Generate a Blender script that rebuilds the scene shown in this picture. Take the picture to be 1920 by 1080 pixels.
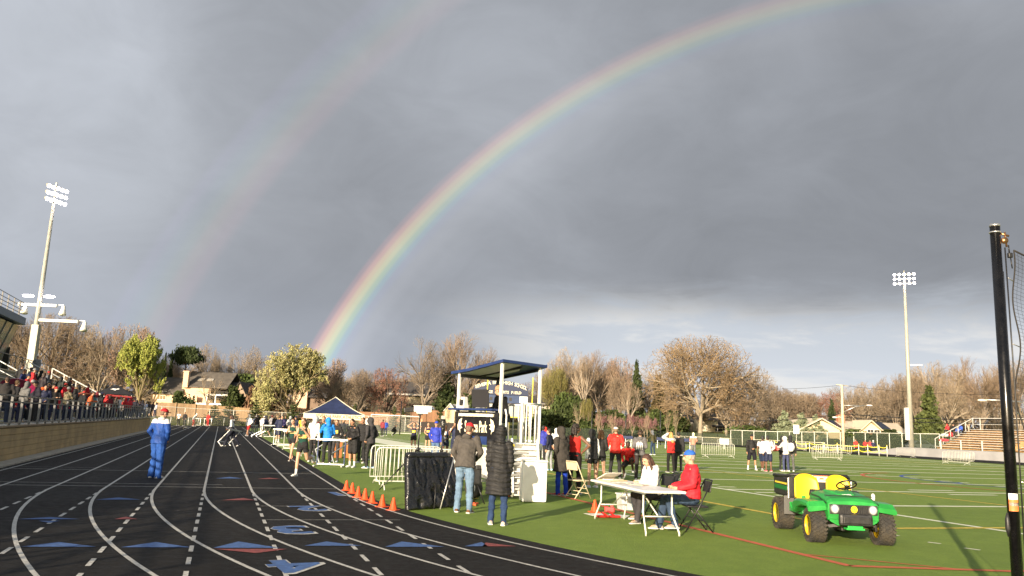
import bpy, bmesh, math, random
import numpy as np
from mathutils import Vector, Matrix, noise as mnoise
R_ = math.radians
for o in list(bpy.data.objects): bpy.data.objects.remove(o)
SC = bpy.context.scene
COL = SC.collection
# ------------------------------------------------------------------ camera
F_PX, HCAM = 1500.0, 1.75
SLOPE = .041
_roll = math.atan(SLOPE)
_off = (776 + SLOPE * (960 - 414) - 540) * math.cos(_roll)
_pitch = math.atan(_off / F_PX)
_F = Vector((0, math.cos(_pitch), math.sin(_pitch)))
_U0 = Vector((1, 0, 0)).cross(_F)
_c, _s = math.cos(_roll), math.sin(_roll)
_R = Vector((1, 0, 0)) * _c + _U0 * _s
_U = Vector((1, 0, 0)) * -_s + _U0 * _c
cam_d = bpy.data.cameras.new('camera'); cam = bpy.data.objects.new('camera', cam_d); COL.objects.link(cam)
cam_d.sensor_fit = 'HORIZONTAL'; cam_d.sensor_width = 36.0; cam_d.lens = 36.0 * F_PX / 1920.0
cam_d.clip_start = .1; cam_d.clip_end = 9000
M = Matrix(((_R.x, _U.x, -_F.x, 0), (_R.y, _U.y, -_F.y, 0), (_R.z, _U.z, -_F.z, HCAM), (0, 0, 0, 1)))
cam.matrix_world = M
SC.camera = cam
SC.render.resolution_x, SC.render.resolution_y = 1024, 576
SC.view_settings.view_transform = 'Standard'; SC.view_settings.look = 'None'
SC.view_settings.gamma = 1.0; SC.view_settings.use_curve_mapping = False
SC.view_settings.exposure = 1.0
try:
    SC.cycles.transparent_max_bounces = 24
except Exception: pass

def ray(x, y):
    return (_F + _R * ((x - 960) / F_PX) - _U * ((y - 540) / F_PX)).normalized()
def G(x, y, z=0.0):
    d = ray(x, y); t = (z - HCAM) / d.z
    return Vector((0, 0, HCAM)) + d * t
def PD(x, y, depth):
    d = ray(x, y)
    return Vector((0, 0, HCAM)) + d * (depth / d.y)
_d = ray(414, 776); TAZ = math.atan2(_d.x, _d.y)
TU = Vector((math.sin(TAZ), math.cos(TAZ), 0)); TV = Vector((math.cos(TAZ), -math.sin(TAZ), 0))
TROT = -TAZ           # rotation that turns local +Y along the straight and +X across it
def W(u, v, z=0.0):
    p = TU * u + TV * v
    return Vector((p.x, p.y, z))
def toUV(p): return p.x * TU.x + p.y * TU.y, p.x * TV.x + p.y * TV.y
def AV(x, v, y=780):
    """u where the picture column x meets the plane v = const"""
    d = ray(x, y); dv = d.x * TV.x + d.y * TV.y
    t = v / dv
    return t * (d.x * TU.x + d.y * TU.y)
def HY(x): return 776 + SLOPE * (x - 414)

# ------------------------------------------------------------------ sun and sky
SUN_AZ, SUN_EL = 205.0, 13.0
ANTI = Vector((math.sin(R_(25.0)) * math.cos(R_(13)), math.cos(R_(25.0)) * math.cos(R_(13)), -math.sin(R_(13))))
sl = bpy.data.lights.new('sun', 'SUN'); sl.energy = 5.0; sl.angle = R_(.55); sl.color = (1.0, .83, .62)
so = bpy.data.objects.new('sun', sl); COL.objects.link(so); so.location = (-20, -40, 60)
so.rotation_mode = 'QUATERNION'; so.rotation_quaternion = ANTI.to_track_quat('-Z', 'Y')

class NT:
    """small helper for building node trees"""
    def __init__(s, tree):
        s.t = tree; s.n = tree.nodes; s.l = tree.links
    def new(s, typ, **kw):
        n = s.n.new(typ)
        for k, v in kw.items(): setattr(n, k, v)
        return n
    def put(s, sock, val):
        if isinstance(val, bpy.types.NodeSocket): s.l.new(val, sock)
        else:
            try: sock.default_value = val
            except Exception: sock.default_value = (*val, 1)
    def m(s, op, a, b=None, c=None, clamp=False):
        n = s.new('ShaderNodeMath', operation=op, use_clamp=clamp)
        s.put(n.inputs[0], a)
        if b is not None: s.put(n.inputs[1], b)
        if c is not None: s.put(n.inputs[2], c)
        return n.outputs[0]
    def ss(s, v, a, b, lo=0.0, hi=1.0, kind='SMOOTHSTEP'):
        n = s.new('ShaderNodeMapRange', interpolation_type=kind)
        s.put(n.inputs[0], v); n.inputs[1].default_value = a; n.inputs[2].default_value = b
        n.inputs[3].default_value = lo; n.inputs[4].default_value = hi
        return n.outputs[0]
    def mix(s, f, a, b, blend='MIX'):
        n = s.new('ShaderNodeMix', data_type='RGBA', blend_type=blend)
        s.put(n.inputs[0], f)
        for i, v in ((6, a), (7, b)):
            if isinstance(v, bpy.types.NodeSocket): s.l.new(v, n.inputs[i])
            else: n.inputs[i].default_value = (v[0], v[1], v[2], 1)
        return n.outputs[2]
    def noise(s, vec, scale, detail=4, rough=.55, dist=0.0):
        n = s.new('ShaderNodeTexNoise'); n.inputs['Scale'].default_value = scale
        n.inputs['Detail'].default_value = detail; n.inputs['Roughness'].default_value = rough
        n.inputs['Distortion'].default_value = dist
        if vec is not None: s.l.new(vec, n.inputs['Vector'])
        return n.outputs[0]
    def vscale(s, vec, v3):
        n = s.new('ShaderNodeVectorMath', operation='MULTIPLY'); s.l.new(vec, n.inputs[0]); n.inputs[1].default_value = v3
        return n.outputs[0]

wd = bpy.data.worlds.new('World'); SC.world = wd; wd.use_nodes = True
nt = NT(wd.node_tree); wd.node_tree.nodes.clear()
tc = nt.new('ShaderNodeTexCoord'); gen = tc.outputs['Generated']
sx = nt.new('ShaderNodeSeparateXYZ'); nt.l.new(gen, sx.inputs[0]); X, Y, Z = sx.outputs
sky = nt.new('ShaderNodeTexSky', sky_type='NISHITA', sun_disc=False)
sky.sun_elevation = R_(SUN_EL); sky.sun_rotation = R_(SUN_AZ); sky.altitude = 0; sky.air_density = 1.2; sky.dust_density = 1.5
az = nt.m('MULTIPLY', nt.m('ARCTAN2', X, Y), 57.2958)           # degrees, 0 ahead, right positive
el = nt.m('MULTIPLY', nt.m('ARCSINE', Z), 57.2958)
vs = nt.vscale(gen, (1.0, 1.0, 1.7))
n1 = nt.noise(vs, 2.1, 5, .52, .35)
n2 = nt.noise(vs, 6.5, 7, .6, .6)
n3 = nt.noise(nt.vscale(gen, (1.0, 1.0, 4.5)), 6.5, 6, .6, .4)
nn = nt.m('ADD', nt.m('MULTIPLY', n1, .6), nt.m('MULTIPLY', n2, .4))
# storm deck: light upper left, darkening towards the right
crv = nt.new('ShaderNodeFloatCurve'); crv.inputs[0].default_value = 1.0
nt.l.new(nt.ss(az, -40, 40, kind='LINEAR'), crv.inputs[1])
cp = crv.mapping.curves[0].points
cp[0].location = (0, .82); cp[1].location = (1, .44)
for p_ in ((.10, .79), (.17, .70), (.26, .52), (.34, .48), (.50, .54), (.66, .455), (.82, .44)): cp.new(*p_)
crv.mapping.update()
L_ = nt.m('MULTIPLY', crv.outputs[0], .425)
L_ = nt.m('MULTIPLY', L_, nt.m('ADD', .50, nt.m('MULTIPLY', nn, 1.0)))
L_ = nt.m('MULTIPLY', L_, nt.m('SUBTRACT', 1.0, nt.m('MULTIPLY', nt.m('MULTIPLY', nt.ss(el, 4, 10), nt.ss(el, 22, 12)), .10)))
deck = nt.mix(1.0, (.93, .985, 1.085), L_, 'MULTIPLY')
# clear band under the deck, strongest to the right
e2 = nt.m('ADD', el, nt.m('MULTIPLY', nt.m('SUBTRACT', n3, .5), 4.5))
e2 = nt.m('ADD', e2, nt.m('MULTIPLY', nt.m('SUBTRACT', n1, .5), 5.0))
band = nt.m('MULTIPLY', nt.ss(e2, 11.2, 6.4), nt.ss(az, -10, 8))
clear = nt.mix(nt.ss(el, 0, 8), (.42, .445, .48), (.335, .36, .395))
wisp = nt.ss(n3, .45, .66)
clear = nt.mix(nt.m('MULTIPLY', wisp, .7), clear, (.49, .482, .467))
leftlow = nt.m('MULTIPLY', nt.ss(el, 14, 0), nt.ss(az, 8, -14))
deck = nt.mix(nt.m('MULTIPLY', leftlow, .65), deck, (.225, .245, .285))
cl = nt.mix(band, deck, clear)
cl = nt.mix(nt.ss(el, -.5, -3), cl, (.10, .10, .09))
cl10 = nt.mix(1.0, cl, (9.0, 9.0, 9.0), 'MULTIPLY')
front = nt.ss(Y, -.45, .05)
tot = nt.mix(front, sky.outputs[0], cl10)
bg = nt.new('ShaderNodeBackground'); nt.l.new(tot, bg.inputs[0]); bg.inputs[1].default_value = .1
wo = nt.new('ShaderNodeOutputWorld'); nt.l.new(bg.outputs[0], wo.inputs[0])

# ------------------------------------------------------------------ mesh helpers
def tag(o, label=None, cat=None, group=None, kind=None):
    for k, v in (('label', label), ('category', cat), ('group', group), ('kind', kind)):
        if v: o[k] = v
    return o
def empty(name, loc=(0, 0, 0), rz=0.0, label=None, cat=None, group=None):
    o = bpy.data.objects.new(name, None); COL.objects.link(o); o.empty_display_size = .2
    o.location = loc; o.rotation_euler = (0, 0, rz)
    return tag(o, label, cat, group)
def link_mesh(name, me, parent=None):
    o = bpy.data.objects.new(name, me); COL.objects.link(o)
    if parent is not None: o.parent = parent
    return o
def copy_tree(o, parent=None):
    c = o.copy(); COL.objects.link(c)
    if parent is not None: c.parent = parent
    for ch in list(o.children): copy_tree(ch, c)
    return c

class MB:
    def __init__(s): s.v = []; s.f = []; s.mi = []; s.cur = 0; s.sm = []; s.smooth = False; s.uv = None
    def add(s, vs, fs):
        b = len(s.v); s.v.extend([tuple(p) for p in vs])
        for f in fs:
            s.f.append(tuple(i + b for i in f)); s.mi.append(s.cur); s.sm.append(s.smooth)
        return s
    def box(s, c, d, rz=0.0, rx=0.0, ry=0.0, bev=0.0, taper=1.0):
        hx, hy, hz = d[0] / 2, d[1] / 2, d[2] / 2
        mt = Matrix.Rotation(rz, 3, 'Z') @ Matrix.Rotation(ry, 3, 'Y') @ Matrix.Rotation(rx, 3, 'X')
        c = Vector(c)
        if bev <= 0:
            vs = []
            for z in (-hz, hz):
                k = taper if z > 0 else 1.0
                for x, y in ((-hx, -hy), (hx, -hy), (hx, hy), (-hx, hy)): vs.append(c + mt @ Vector((x * k, y * k, z)))
            return s.add(vs, [(3, 2, 1, 0), (4, 5, 6, 7), (0, 1, 5, 4), (1, 2, 6, 5), (2, 3, 7, 6), (3, 0, 4, 7)])
        b = min(bev, hx * .95, hy * .95, hz * .95)
        bm = bmesh.new(); bmesh.ops.create_cube(bm, size=1.0)
        for v in bm.verts:
            k = taper if v.co.z > 0 else 1.0
            v.co = Vector((v.co.x * d[0] * k, v.co.y * d[1] * k, v.co.z * d[2]))
        bmesh.ops.bevel(bm, geom=list(bm.edges), offset=b, segments=2, affect='EDGES', profile=.6)
        bm.verts.index_update()
        vs = [c + mt @ v.co for v in bm.verts]; fs = [[v.index for v in f.verts] for f in bm.faces]
        bm.free(); return s.add(vs, fs)
    def beam(s, a, b, w, h=None, up=(0, 0, 1)):
        a, b = Vector(a), Vector(b); h = h or w
        d = (b - a); L = d.length
        if L < 1e-6: return s
        d /= L; up = Vector(up)
        if abs(d.dot(up)) > .98: up = Vector((0, 1, 0))
        r = d.cross(up).normalized(); u = r.cross(d)
        vs = []
        for p in (a, b):
            for x, y in ((-1, -1), (1, -1), (1, 1), (-1, 1)): vs.append(p + r * (x * w / 2) + u * (y * h / 2))
        return s.add(vs, [(3, 2, 1, 0), (4, 5, 6, 7), (0, 1, 5, 4), (1, 2, 6, 5), (2, 3, 7, 6), (3, 0, 4, 7)])
    def tube(s, pts, r, n=8, cap=True, closed=False):
        pts = [Vector(p) for p in pts]; m = len(pts)
        rs = r if isinstance(r, (list, tuple)) else [r] * m
        vs = []; prev = None
        for i, p in enumerate(pts):
            if closed: t = pts[(i + 1) % m] - pts[i - 1]
            else: t = pts[min(i + 1, m - 1)] - pts[max(i - 1, 0)]
            t = t.normalized() if t.length > 1e-9 else Vector((0, 0, 1))
            if prev is None:
                a = Vector((0, 0, 1)) if abs(t.z) < .9 else Vector((1, 0, 0))
                nx = t.cross(a).normalized()
            else:
                nx = prev - t * prev.dot(t)
                nx = nx.normalized() if nx.length > 1e-6 else t.orthogonal().normalized()
            prev = nx; ny = t.cross(nx)
            for k in range(n):
                an = 2 * math.pi * k / n
                vs.append(p + (nx * math.cos(an) + ny * math.sin(an)) * rs[i])
        fs = []
        for i in range(m if closed else m - 1):
            j = (i + 1) % m
            for k in range(n):
                k2 = (k + 1) % n
                fs.append((i * n + k, i * n + k2, j * n + k2, j * n + k))
        if cap and not closed:
            fs.append(tuple(range(n - 1, -1, -1))); fs.append(tuple((m - 1) * n + k for k in range(n)))
        return s.add(vs, fs)
    def loft(s, rings, cap=True):
        """rings: lists of points, equal length"""
        n = len(rings[0]); vs = [p for r in rings for p in r]; fs = []
        for i in range(len(rings) - 1):
            for k in range(n):
                k2 = (k + 1) % n
                fs.append((i * n + k, i * n + k2, (i + 1) * n + k2, (i + 1) * n + k))
        if cap:
            fs.append(tuple(range(n - 1, -1, -1))); fs.append(tuple((len(rings) - 1) * n + k for k in range(n)))
        return s.add(vs, fs)
    def ell(s, c, r, mt=None, nu=14, nv=9):
        c = Vector(c)
        if not isinstance(r, (tuple, list)): r = (r, r, r)
        vs = []; fs = []
        for j in range(1, nv):
            th = math.pi * j / nv
            for i in range(nu):
                ph = 2 * math.pi * i / nu
                p = Vector((r[0] * math.sin(th) * math.cos(ph), r[1] * math.sin(th) * math.sin(ph), r[2] * math.cos(th)))
                vs.append(c + (mt @ p if mt is not None else p))
        t = Vector((0, 0, r[2])); t = mt @ t if mt is not None else t
        vs += [c + t, c - t]; a, b = len(vs) - 2, len(vs) - 1
        for j in range(nv - 2):
            for i in range(nu):
                i2 = (i + 1) % nu
                fs.append((j * nu + i, (j + 1) * nu + i, (j + 1) * nu + i2, j * nu + i2))
        for i in range(nu):
            i2 = (i + 1) % nu
            fs.append((a, i, i2)); fs.append((b, (nv - 2) * nu + i2, (nv - 2) * nu + i))
        return s.add(vs, fs)
    def cap(s, a, b, ra, rb, n=10):
        """tapered capsule"""
        a, b = Vector(a), Vector(b); d = b - a; L = d.length
        d = d / L if L > 1e-6 else Vector((0, 0, 1))
        pts, rs = [], []
        for t in (-.99, -.8, -.45): pts.append(a + d * (t * ra)); rs.append(ra * math.sqrt(1 - t * t))
        pts += [a, b]; rs += [ra, rb]
        for t in (.45, .8, .99): pts.append(b + d * (t * rb)); rs.append(rb * math.sqrt(1 - t * t))
        return s.tube(pts, rs, n)
    def prism(s, poly, z0, z1):
        n = len(poly)
        vs = [(p[0], p[1], z0) for p in poly] + [(p[0], p[1], z1) for p in poly]
        fs = [tuple(range(n - 1, -1, -1)), tuple(range(n, 2 * n))]
        for i in range(n):
            j = (i + 1) % n; fs.append((i, j, n + j, n + i))
        return s.add(vs, fs)
    def xf(s, mt, start=0):
        for i in range(start, len(s.v)): s.v[i] = tuple(mt @ Vector(s.v[i]))
        return s
    def mesh(s, name, mats):
        me = bpy.data.meshes.new(name); me.from_pydata(s.v, [], s.f)
        for m in (mats if isinstance(mats, (list, tuple)) else [mats]): me.materials.append(m)
        if any(s.mi): me.polygons.foreach_set('material_index', s.mi)
        me.polygons.foreach_set('use_smooth', s.sm)
        me.update(); return me
    def build(s, name, mats, parent=None, smooth=None):
        if smooth is not None: s.sm = [smooth] * len(s.f)
        return link_mesh(name, s.mesh(name, mats), parent)

def text_mesh(txt, size, extrude=.0, bold=0.0, align='CENTER', sx=1.0):
    cu = bpy.data.curves.new('txt', 'FONT'); cu.body = txt; cu.size = size; cu.extrude = extrude; cu.offset = bold
    cu.align_x = align; cu.align_y = 'CENTER'; cu.resolution_u = 2
    o = bpy.data.objects.new('txt', cu); COL.objects.link(o)
    dg = bpy.context.evaluated_depsgraph_get(); dg.update()
    me = bpy.data.meshes.new_from_object(o.evaluated_get(dg))
    bpy.data.objects.remove(o); bpy.data.curves.remove(cu)
    vs = [Vector((v.co.x * sx, v.co.y, v.co.z)) for v in me.vertices]; fs = [tuple(p.vertices) for p in me.polygons]
    bpy.data.meshes.remove(me)
    return vs, fs

# ------------------------------------------------------------------ materials
MATS = {}
def mat(key, col, rough=.6, metal=0.0, var=.0, vscale=6.0, bump=0.0, bscale=40.0, spec=.5, col2=None, stretch=(1, 1, 1), coat=0.0, emit=None, estr=0.0, alpha=None, coords='Object'):
    if key in MATS: return MATS[key]
    m = bpy.data.materials.new(key); m.use_nodes = True; t = NT(m.node_tree); t.n.clear()
    b = t.new('ShaderNodeBsdfPrincipled'); o = t.new('ShaderNodeOutputMaterial'); t.l.new(b.outputs[0], o.inputs[0])
    b.inputs['Roughness'].default_value = rough; b.inputs['Metallic'].default_value = metal
    b.inputs['Specular IOR Level'].default_value = spec; b.inputs['Coat Weight'].default_value = coat
    b.inputs['Base Color'].default_value = (*col, 1)
    tcn = t.new('ShaderNodeTexCoord'); vec = t.vscale(tcn.outputs[coords], stretch)
    if var > 0 or col2 is not None:
        n = t.noise(vec, vscale, 5, .6)
        c2 = col2 if col2 is not None else tuple(max(0, c * (1 - var)) for c in col)
        c1 = col if col2 is not None else tuple(min(1, c * (1 + var * .6)) for c in col)
        t.l.new(t.mix(t.ss(n, .32, .68), c2, c1), b.inputs['Base Color'])
        t.l.new(t.ss(n, .2, .8, max(0, rough - .1), min(1, rough + .1)), b.inputs['Roughness'])
    if bump > 0:
        bn = t.new('ShaderNodeBump'); bn.inputs['Strength'].default_value = bump; bn.inputs['Distance'].default_value = .02
        t.l.new(t.noise(vec, bscale, 4, .6), bn.inputs['Height']); t.l.new(bn.outputs[0], b.inputs['Normal'])
    if emit is not None:
        b.inputs['Emission Color'].default_value = (*emit, 1); b.inputs['Emission Strength'].default_value = estr
    if alpha is not None: b.inputs['Alpha'].default_value = alpha
    MATS[key] = m; return m
def cloth(col, rough=.85, key=None):
    return mat(key or 'cloth_%02x%02x%02x' % tuple(int(c * 255) for c in col), col, rough, var=.22, vscale=9, bump=.35, bscale=26, spec=.25)
WHITE_LINE = mat('line_white', (.62, .62, .58), .8, var=.25, vscale=14, coords='Object')
def srgb(r, g, b):
    f = lambda c: (c / 255 / 12.92) if c <= 10 else ((c / 255 + .055) / 1.055) ** 2.4
    return (f(r), f(g), f(b))
# ------------------------------------------------------------------ terrain and ground
OC_U0, OC_U1, OC_V, OR_IN, OR_OUT = 20.5, 108.0, 40.5, 37.5, 46.0
def oval_d(u, v):
    uu = min(max(u, OC_U0), OC_U1)
    return math.hypot(u - uu, v - OC_V) - OR_OUT
_HA = [(-60, .5), (-25, .8), (-12, 1.2), (-4, 1.9), (0, 2.5), (4, 3.1), (9, 2.9), (13, 2.3), (20, 1.6), (32, 1.0), (60, .8)]
def sstep(a, b, x):
    t = min(1, max(0, (x - a) / (b - a))); return t * t * (3 - 2 * t)
def hz(x, y):
    """height of the natural ground"""
    if y < 20: return 0.0
    u = x * TU.x + y * TU.y; v = x * TV.x + y * TV.y
    d = oval_d(u, v)
    if d <= 1: return 0.0
    if v < -5 and u < 112: return 0.0
    a = math.degrees(math.atan2(x, y))
    H = np.interp(a, [q[0] for q in _HA], [q[1] for q in _HA])
    side = sstep(100, 118, u) if v < 40 else 1.0
    return H * sstep(2, 24, d) * side + .012 * max(0, d - 60)
def ground_mat():
    m = bpy.data.materials.new('grass_ground'); m.use_nodes = True; t = NT(m.node_tree); b = t.n['Principled BSDF']
    tcn = t.new('ShaderNodeTexCoord'); v = tcn.outputs['Object']
    n1 = t.noise(v, .12, 5, .6); n2 = t.noise(v, 1.8, 6, .65); n3 = t.noise(v, 9, 4, .6)
    c = t.mix(t.ss(n1, .35, .65), (.125, .155, .036), (.20, .20, .06))
    c = t.mix(t.ss(n2, .45, .7), c, (.11, .10, .04))
    c = t.mix(t.m('MULTIPLY', t.ss(n3, .35, .65), .4), c, (.06, .09, .02))
    t.l.new(c, b.inputs['Base Color']); b.inputs['Roughness'].default_value = .9; b.inputs['Specular IOR Level'].default_value = .15
    bn = t.new('ShaderNodeBump'); bn.inputs['Strength'].default_value = .8; bn.inputs['Distance'].default_value = .12
    t.l.new(n3, bn.inputs['Height']); t.l.new(bn.outputs[0], b.inputs['Normal'])
    return m
def turf_mat():
    m = bpy.data.materials.new('artificial_turf'); m.use_nodes = True; t = NT(m.node_tree); b = t.n['Principled BSDF']
    tcn = t.new('ShaderNodeTexCoord'); v = tcn.outputs['Object']
    n0 = t.noise(v, .35, 5, .6); n1 = t.noise(v, 2.6, 6, .65); n2 = t.noise(v, 24, 5, .8); n4 = t.noise(v, 95, 2, .6)
    # mowing panels run along the straight
    mp = t.new('ShaderNodeMapping'); mp.inputs['Rotation'].default_value = (0, 0, -TROT); t.l.new(v, mp.inputs[0])
    sx = t.new('ShaderNodeSeparateXYZ'); t.l.new(mp.outputs[0], sx.inputs[0])
    st = t.m('SINE', t.m('MULTIPLY', sx.outputs[1], .646))
    c = t.mix(t.ss(n1, .38, .62), (0.125, 0.204, 0.021), (0.177, 0.266, 0.033))
    c = t.mix(t.m('MULTIPLY', t.ss(st, -.3, .3), .22), c, (0.211, 0.291, 0.044))
    c = t.mix(t.m('MULTIPLY', t.ss(n0, .4, .65), .35), c, (0.111, 0.177, 0.018))
    c = t.mix(t.m('MULTIPLY', t.ss(n2, .38, .62), .75), c, (0.090, 0.156, 0.014))
    c = t.mix(t.m('MULTIPLY', t.ss(n4, .54, .68), .7), c, (0.262, 0.333, 0.074))
    t.l.new(c, b.inputs['Base Color']); b.inputs['Roughness'].default_value = .75; b.inputs['Specular IOR Level'].default_value = .25
    b.inputs['Sheen Weight'].default_value = .03; b.inputs['Sheen Tint'].default_value = (.9, 1, .5, 1)
    bn = t.new('ShaderNodeBump'); bn.inputs['Strength'].default_value = .9; bn.inputs['Distance'].default_value = .03
    h = t.m('ADD', t.m('MULTIPLY', n2, .6), t.m('MULTIPLY', n4, .5))
    t.l.new(h, bn.inputs['Height']); t.l.new(bn.outputs[0], b.inputs['Normal'])
    return m
def track_mat():
    m = bpy.data.materials.new('track_rubber'); m.use_nodes = True; t = NT(m.node_tree); b = t.n['Principled BSDF']
    tcn = t.new('ShaderNodeTexCoord'); v = tcn.outputs['Object']
    n0 = t.noise(v, .5, 5, .6); n1 = t.noise(v, 6, 6, .7); n2 = t.noise(v, 90, 3, .8)
    mp = t.new('ShaderNodeMapping'); mp.inputs['Rotation'].default_value = (0, 0, -TROT); t.l.new(v, mp.inputs[0])
    n3 = t.noise(t.vscale(mp.outputs[0], (1.0, .06, 1)), 3.0, 4, .6)
    c = t.mix(t.ss(n0, .3, .7), (.0095, .0090, .0086), (.0165, .0156, .0148))
    c = t.mix(t.m('MULTIPLY', t.ss(n3, .42, .7), .45), c, (.026, .0245, .023))
    c = t.mix(t.m('MULTIPLY', t.ss(n2, .60, .75), .5), c, (.06, .057, .053))
    t.l.new(c, b.inputs['Base Color'])
    t.l.new(t.ss(n1, .3, .7, .7, .9), b.inputs['Roughness']); b.inputs['Specular IOR Level'].default_value = .14
    bn = t.new('ShaderNodeBump'); bn.inputs['Strength'].default_value = .7; bn.inputs['Distance'].default_value = .012
    t.l.new(n2, bn.inputs['Height']); t.l.new(bn.outputs[0], b.inputs['Normal'])
    return m
# ground: polar sheet out to the horizon
mb = MB(); rr = [.5, 4, 10, 18, 28, 40, 50, 60] + list(np.arange(68, 260, 5.0)) + [270, 300, 350, 420, 520, 700, 1000, 1500, 2300]
NA = 180; vs = [(0, 0, -.02)]; fs = []
for r in rr:
    for k in range(NA):
        a = 2 * math.pi * k / NA; x, y = r * math.sin(a), r * math.cos(a)
        vs.append((x, y, hz(x, y) - .02))
for k in range(NA): fs.append((0, 1 + (k + 1) % NA, 1 + k))
for i in range(len(rr) - 1):
    for k in range(NA):
        k2 = (k + 1) % NA
        fs.append((1 + i * NA + k, 1 + i * NA + k2, 1 + (i + 1) * NA + k2, 1 + (i + 1) * NA + k))
mb.add(vs, fs); GRASS = ground_mat(); tag(mb.build('ground', GRASS, smooth=True), kind='structure')

def stadium(r, n=40, u0=OC_U0, u1=OC_U1, vc=OC_V):
    pts = []
    for k in range(n + 1):
        a = math.pi * k / n; pts.append((u1 + r * math.sin(a), vc - r * math.cos(a)))
    for k in range(n + 1):
        a = math.pi * k / n; pts.append((u0 - r * math.sin(a), vc + r * math.cos(a)))
    return pts
# near bend is a little tighter than the far one, as in the picture
NB_R = 28.0; LANE = 1.048; V_IN = 2.95
def lane_curve(i, n=64, amax=75):
    """near bend of lane line i: from the tangent point back past the camera"""
    r = NB_R + LANE * i; out = []
    for k in range(n + 1):
        a = R_(amax) * k / n
        out.append((20.5 - r * math.sin(a), V_IN + NB_R - r * math.cos(a)))
    return out
# turf: whole infield and the area right of the camera
tp = [W(u, v) for u, v in [(-14, 2)] + [(148, 2), (148, 80), (-14, 80)]]
mb = MB(); 
NU, NV = 20, 14
g = [[W(-12 + (162) * i / NU, 1 + 84 * j / NV) for j in range(NV + 1)] for i in range(NU + 1)]
mb.add([p for r in g for p in r], [(i * (NV + 1) + j, (i + 1) * (NV + 1) + j, (i + 1) * (NV + 1) + j + 1, i * (NV + 1) + j + 1) for i in range(NU) for j in range(NV)])
# clip to the oval by keeping cells inside r_out (the track covers the edge)
def inside(c):
    u, v = toUV(Vector(c)); return oval_d(u, v) < 6
keep = [f for f in mb.f if any(inside(mb.v[i]) for i in f)]
mb.f = keep; mb.mi = [0] * len(keep); mb.sm = [False] * len(keep)
TURF = turf_mat(); tag(mb.build('turf_field', TURF), kind='structure')
# track
TRK = track_mat()
mb = MB()
def strip(mb, A, B, z):
    vs = [W(u, v, z) for u, v in A] + [W(u, v, z) for u, v in B]; n = len(A)
    mb.add(vs, [(i, i + 1, n + i + 1, n + i) for i in range(n - 1)])
us = [-14, -6, 0, 6, 12, 20.5, 30, 45, 60, 80, 100, 118]
EDGE = .38
strip(mb, [(u, -6.05) for u in us], [(u, V_IN + EDGE if u >= 20.5 else V_IN) for u in us], .004)
# far turn and back straight
n = 40
RI = lambda k: OR_IN - 6 * k / n
A = [(OC_U1 + RI(k) * math.sin(math.pi * k / n), OC_V - RI(k) * math.cos(math.pi * k / n)) for k in range(n + 1)] + [(20, OC_V + OR_IN - 6), (0, OC_V + OR_IN - 6)]
B = [(OC_U1 + OR_OUT * math.sin(math.pi * k / n), OC_V - OR_OUT * math.cos(math.pi * k / n)) for k in range(n + 1)] + [(20, OC_V + OR_OUT), (0, OC_V + OR_OUT)]
strip(mb, A, B, .0045)
# near bend
r0, r1 = NB_R - EDGE, NB_R + 8 * LANE + .6
n = 40
A = [(20.5 - r0 * math.sin(R_(95) * k / n), V_IN + NB_R - r0 * math.cos(R_(95) * k / n)) for k in range(n + 1)]
B = [(20.5 - r1 * math.sin(R_(95) * k / n), V_IN + NB_R - r1 * math.cos(R_(95) * k / n)) for k in range(n + 1)]
strip(mb, A, B, .0062)
tag(mb.build('running_track', TRK), kind='structure')
# ---- painted markings on the track
LW = .056
TLINE = mat('track_line_paint', (.56, .55, .50), .85, col2=(.30, .29, .27), vscale=26, coords='Object')
TBLUE = mat('track_blue_paint', (.046, .112, .29), .8, var=.35, vscale=18)
TRED = mat('track_red_paint', (.23, .045, .042), .8, var=.35, vscale=18)
mw, mbl, mrd = MB(), MB(), MB()
def pline(mb, pts, w, z):
    L = []; Rr = []
    for i, p in enumerate(pts):
        a = Vector(pts[max(0, i - 1)]); b = Vector(pts[min(len(pts) - 1, i + 1)]); d = (b - a).normalized(); nrm = Vector((-d.y, d.x))
        q = Vector(p); L.append(q + nrm * w / 2); Rr.append(q - nrm * w / 2)
    vs = [W(q.x, q.y, z) for q in L] + [W(q.x, q.y, z) for q in Rr]; n = len(pts)
    mb.add(vs, [(i, i + 1, n + i + 1, n + i) for i in range(n - 1)])
for i in range(9):
    v = V_IN - i * LANE
    pline(mw, [(u, v) for u in (20.4, 40, 60, 80, 100, 118)], LW, .0105)
    pline(mw, lane_curve(i), LW, .0112)
    u = 20.2
    while u > 4:
        if i < 8 or True: pline(mw, [(u, v), (u - .5, v)], LW, .0118)
        u -= .93
# cross lines
for u, v0, v1, w in [(20.9, -5.6, 2.9, .045), (21.7, -5.6, .2, .038), (26.3, -5.6, 2.9, .055), (16.8, .9, 2.3, .025), (14.6, .9, 3.2, .022), (27.2, -5.6, -3, .02)]:
    pline(mw, [(u, v0), (u, v1)], w, .0125)
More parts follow.
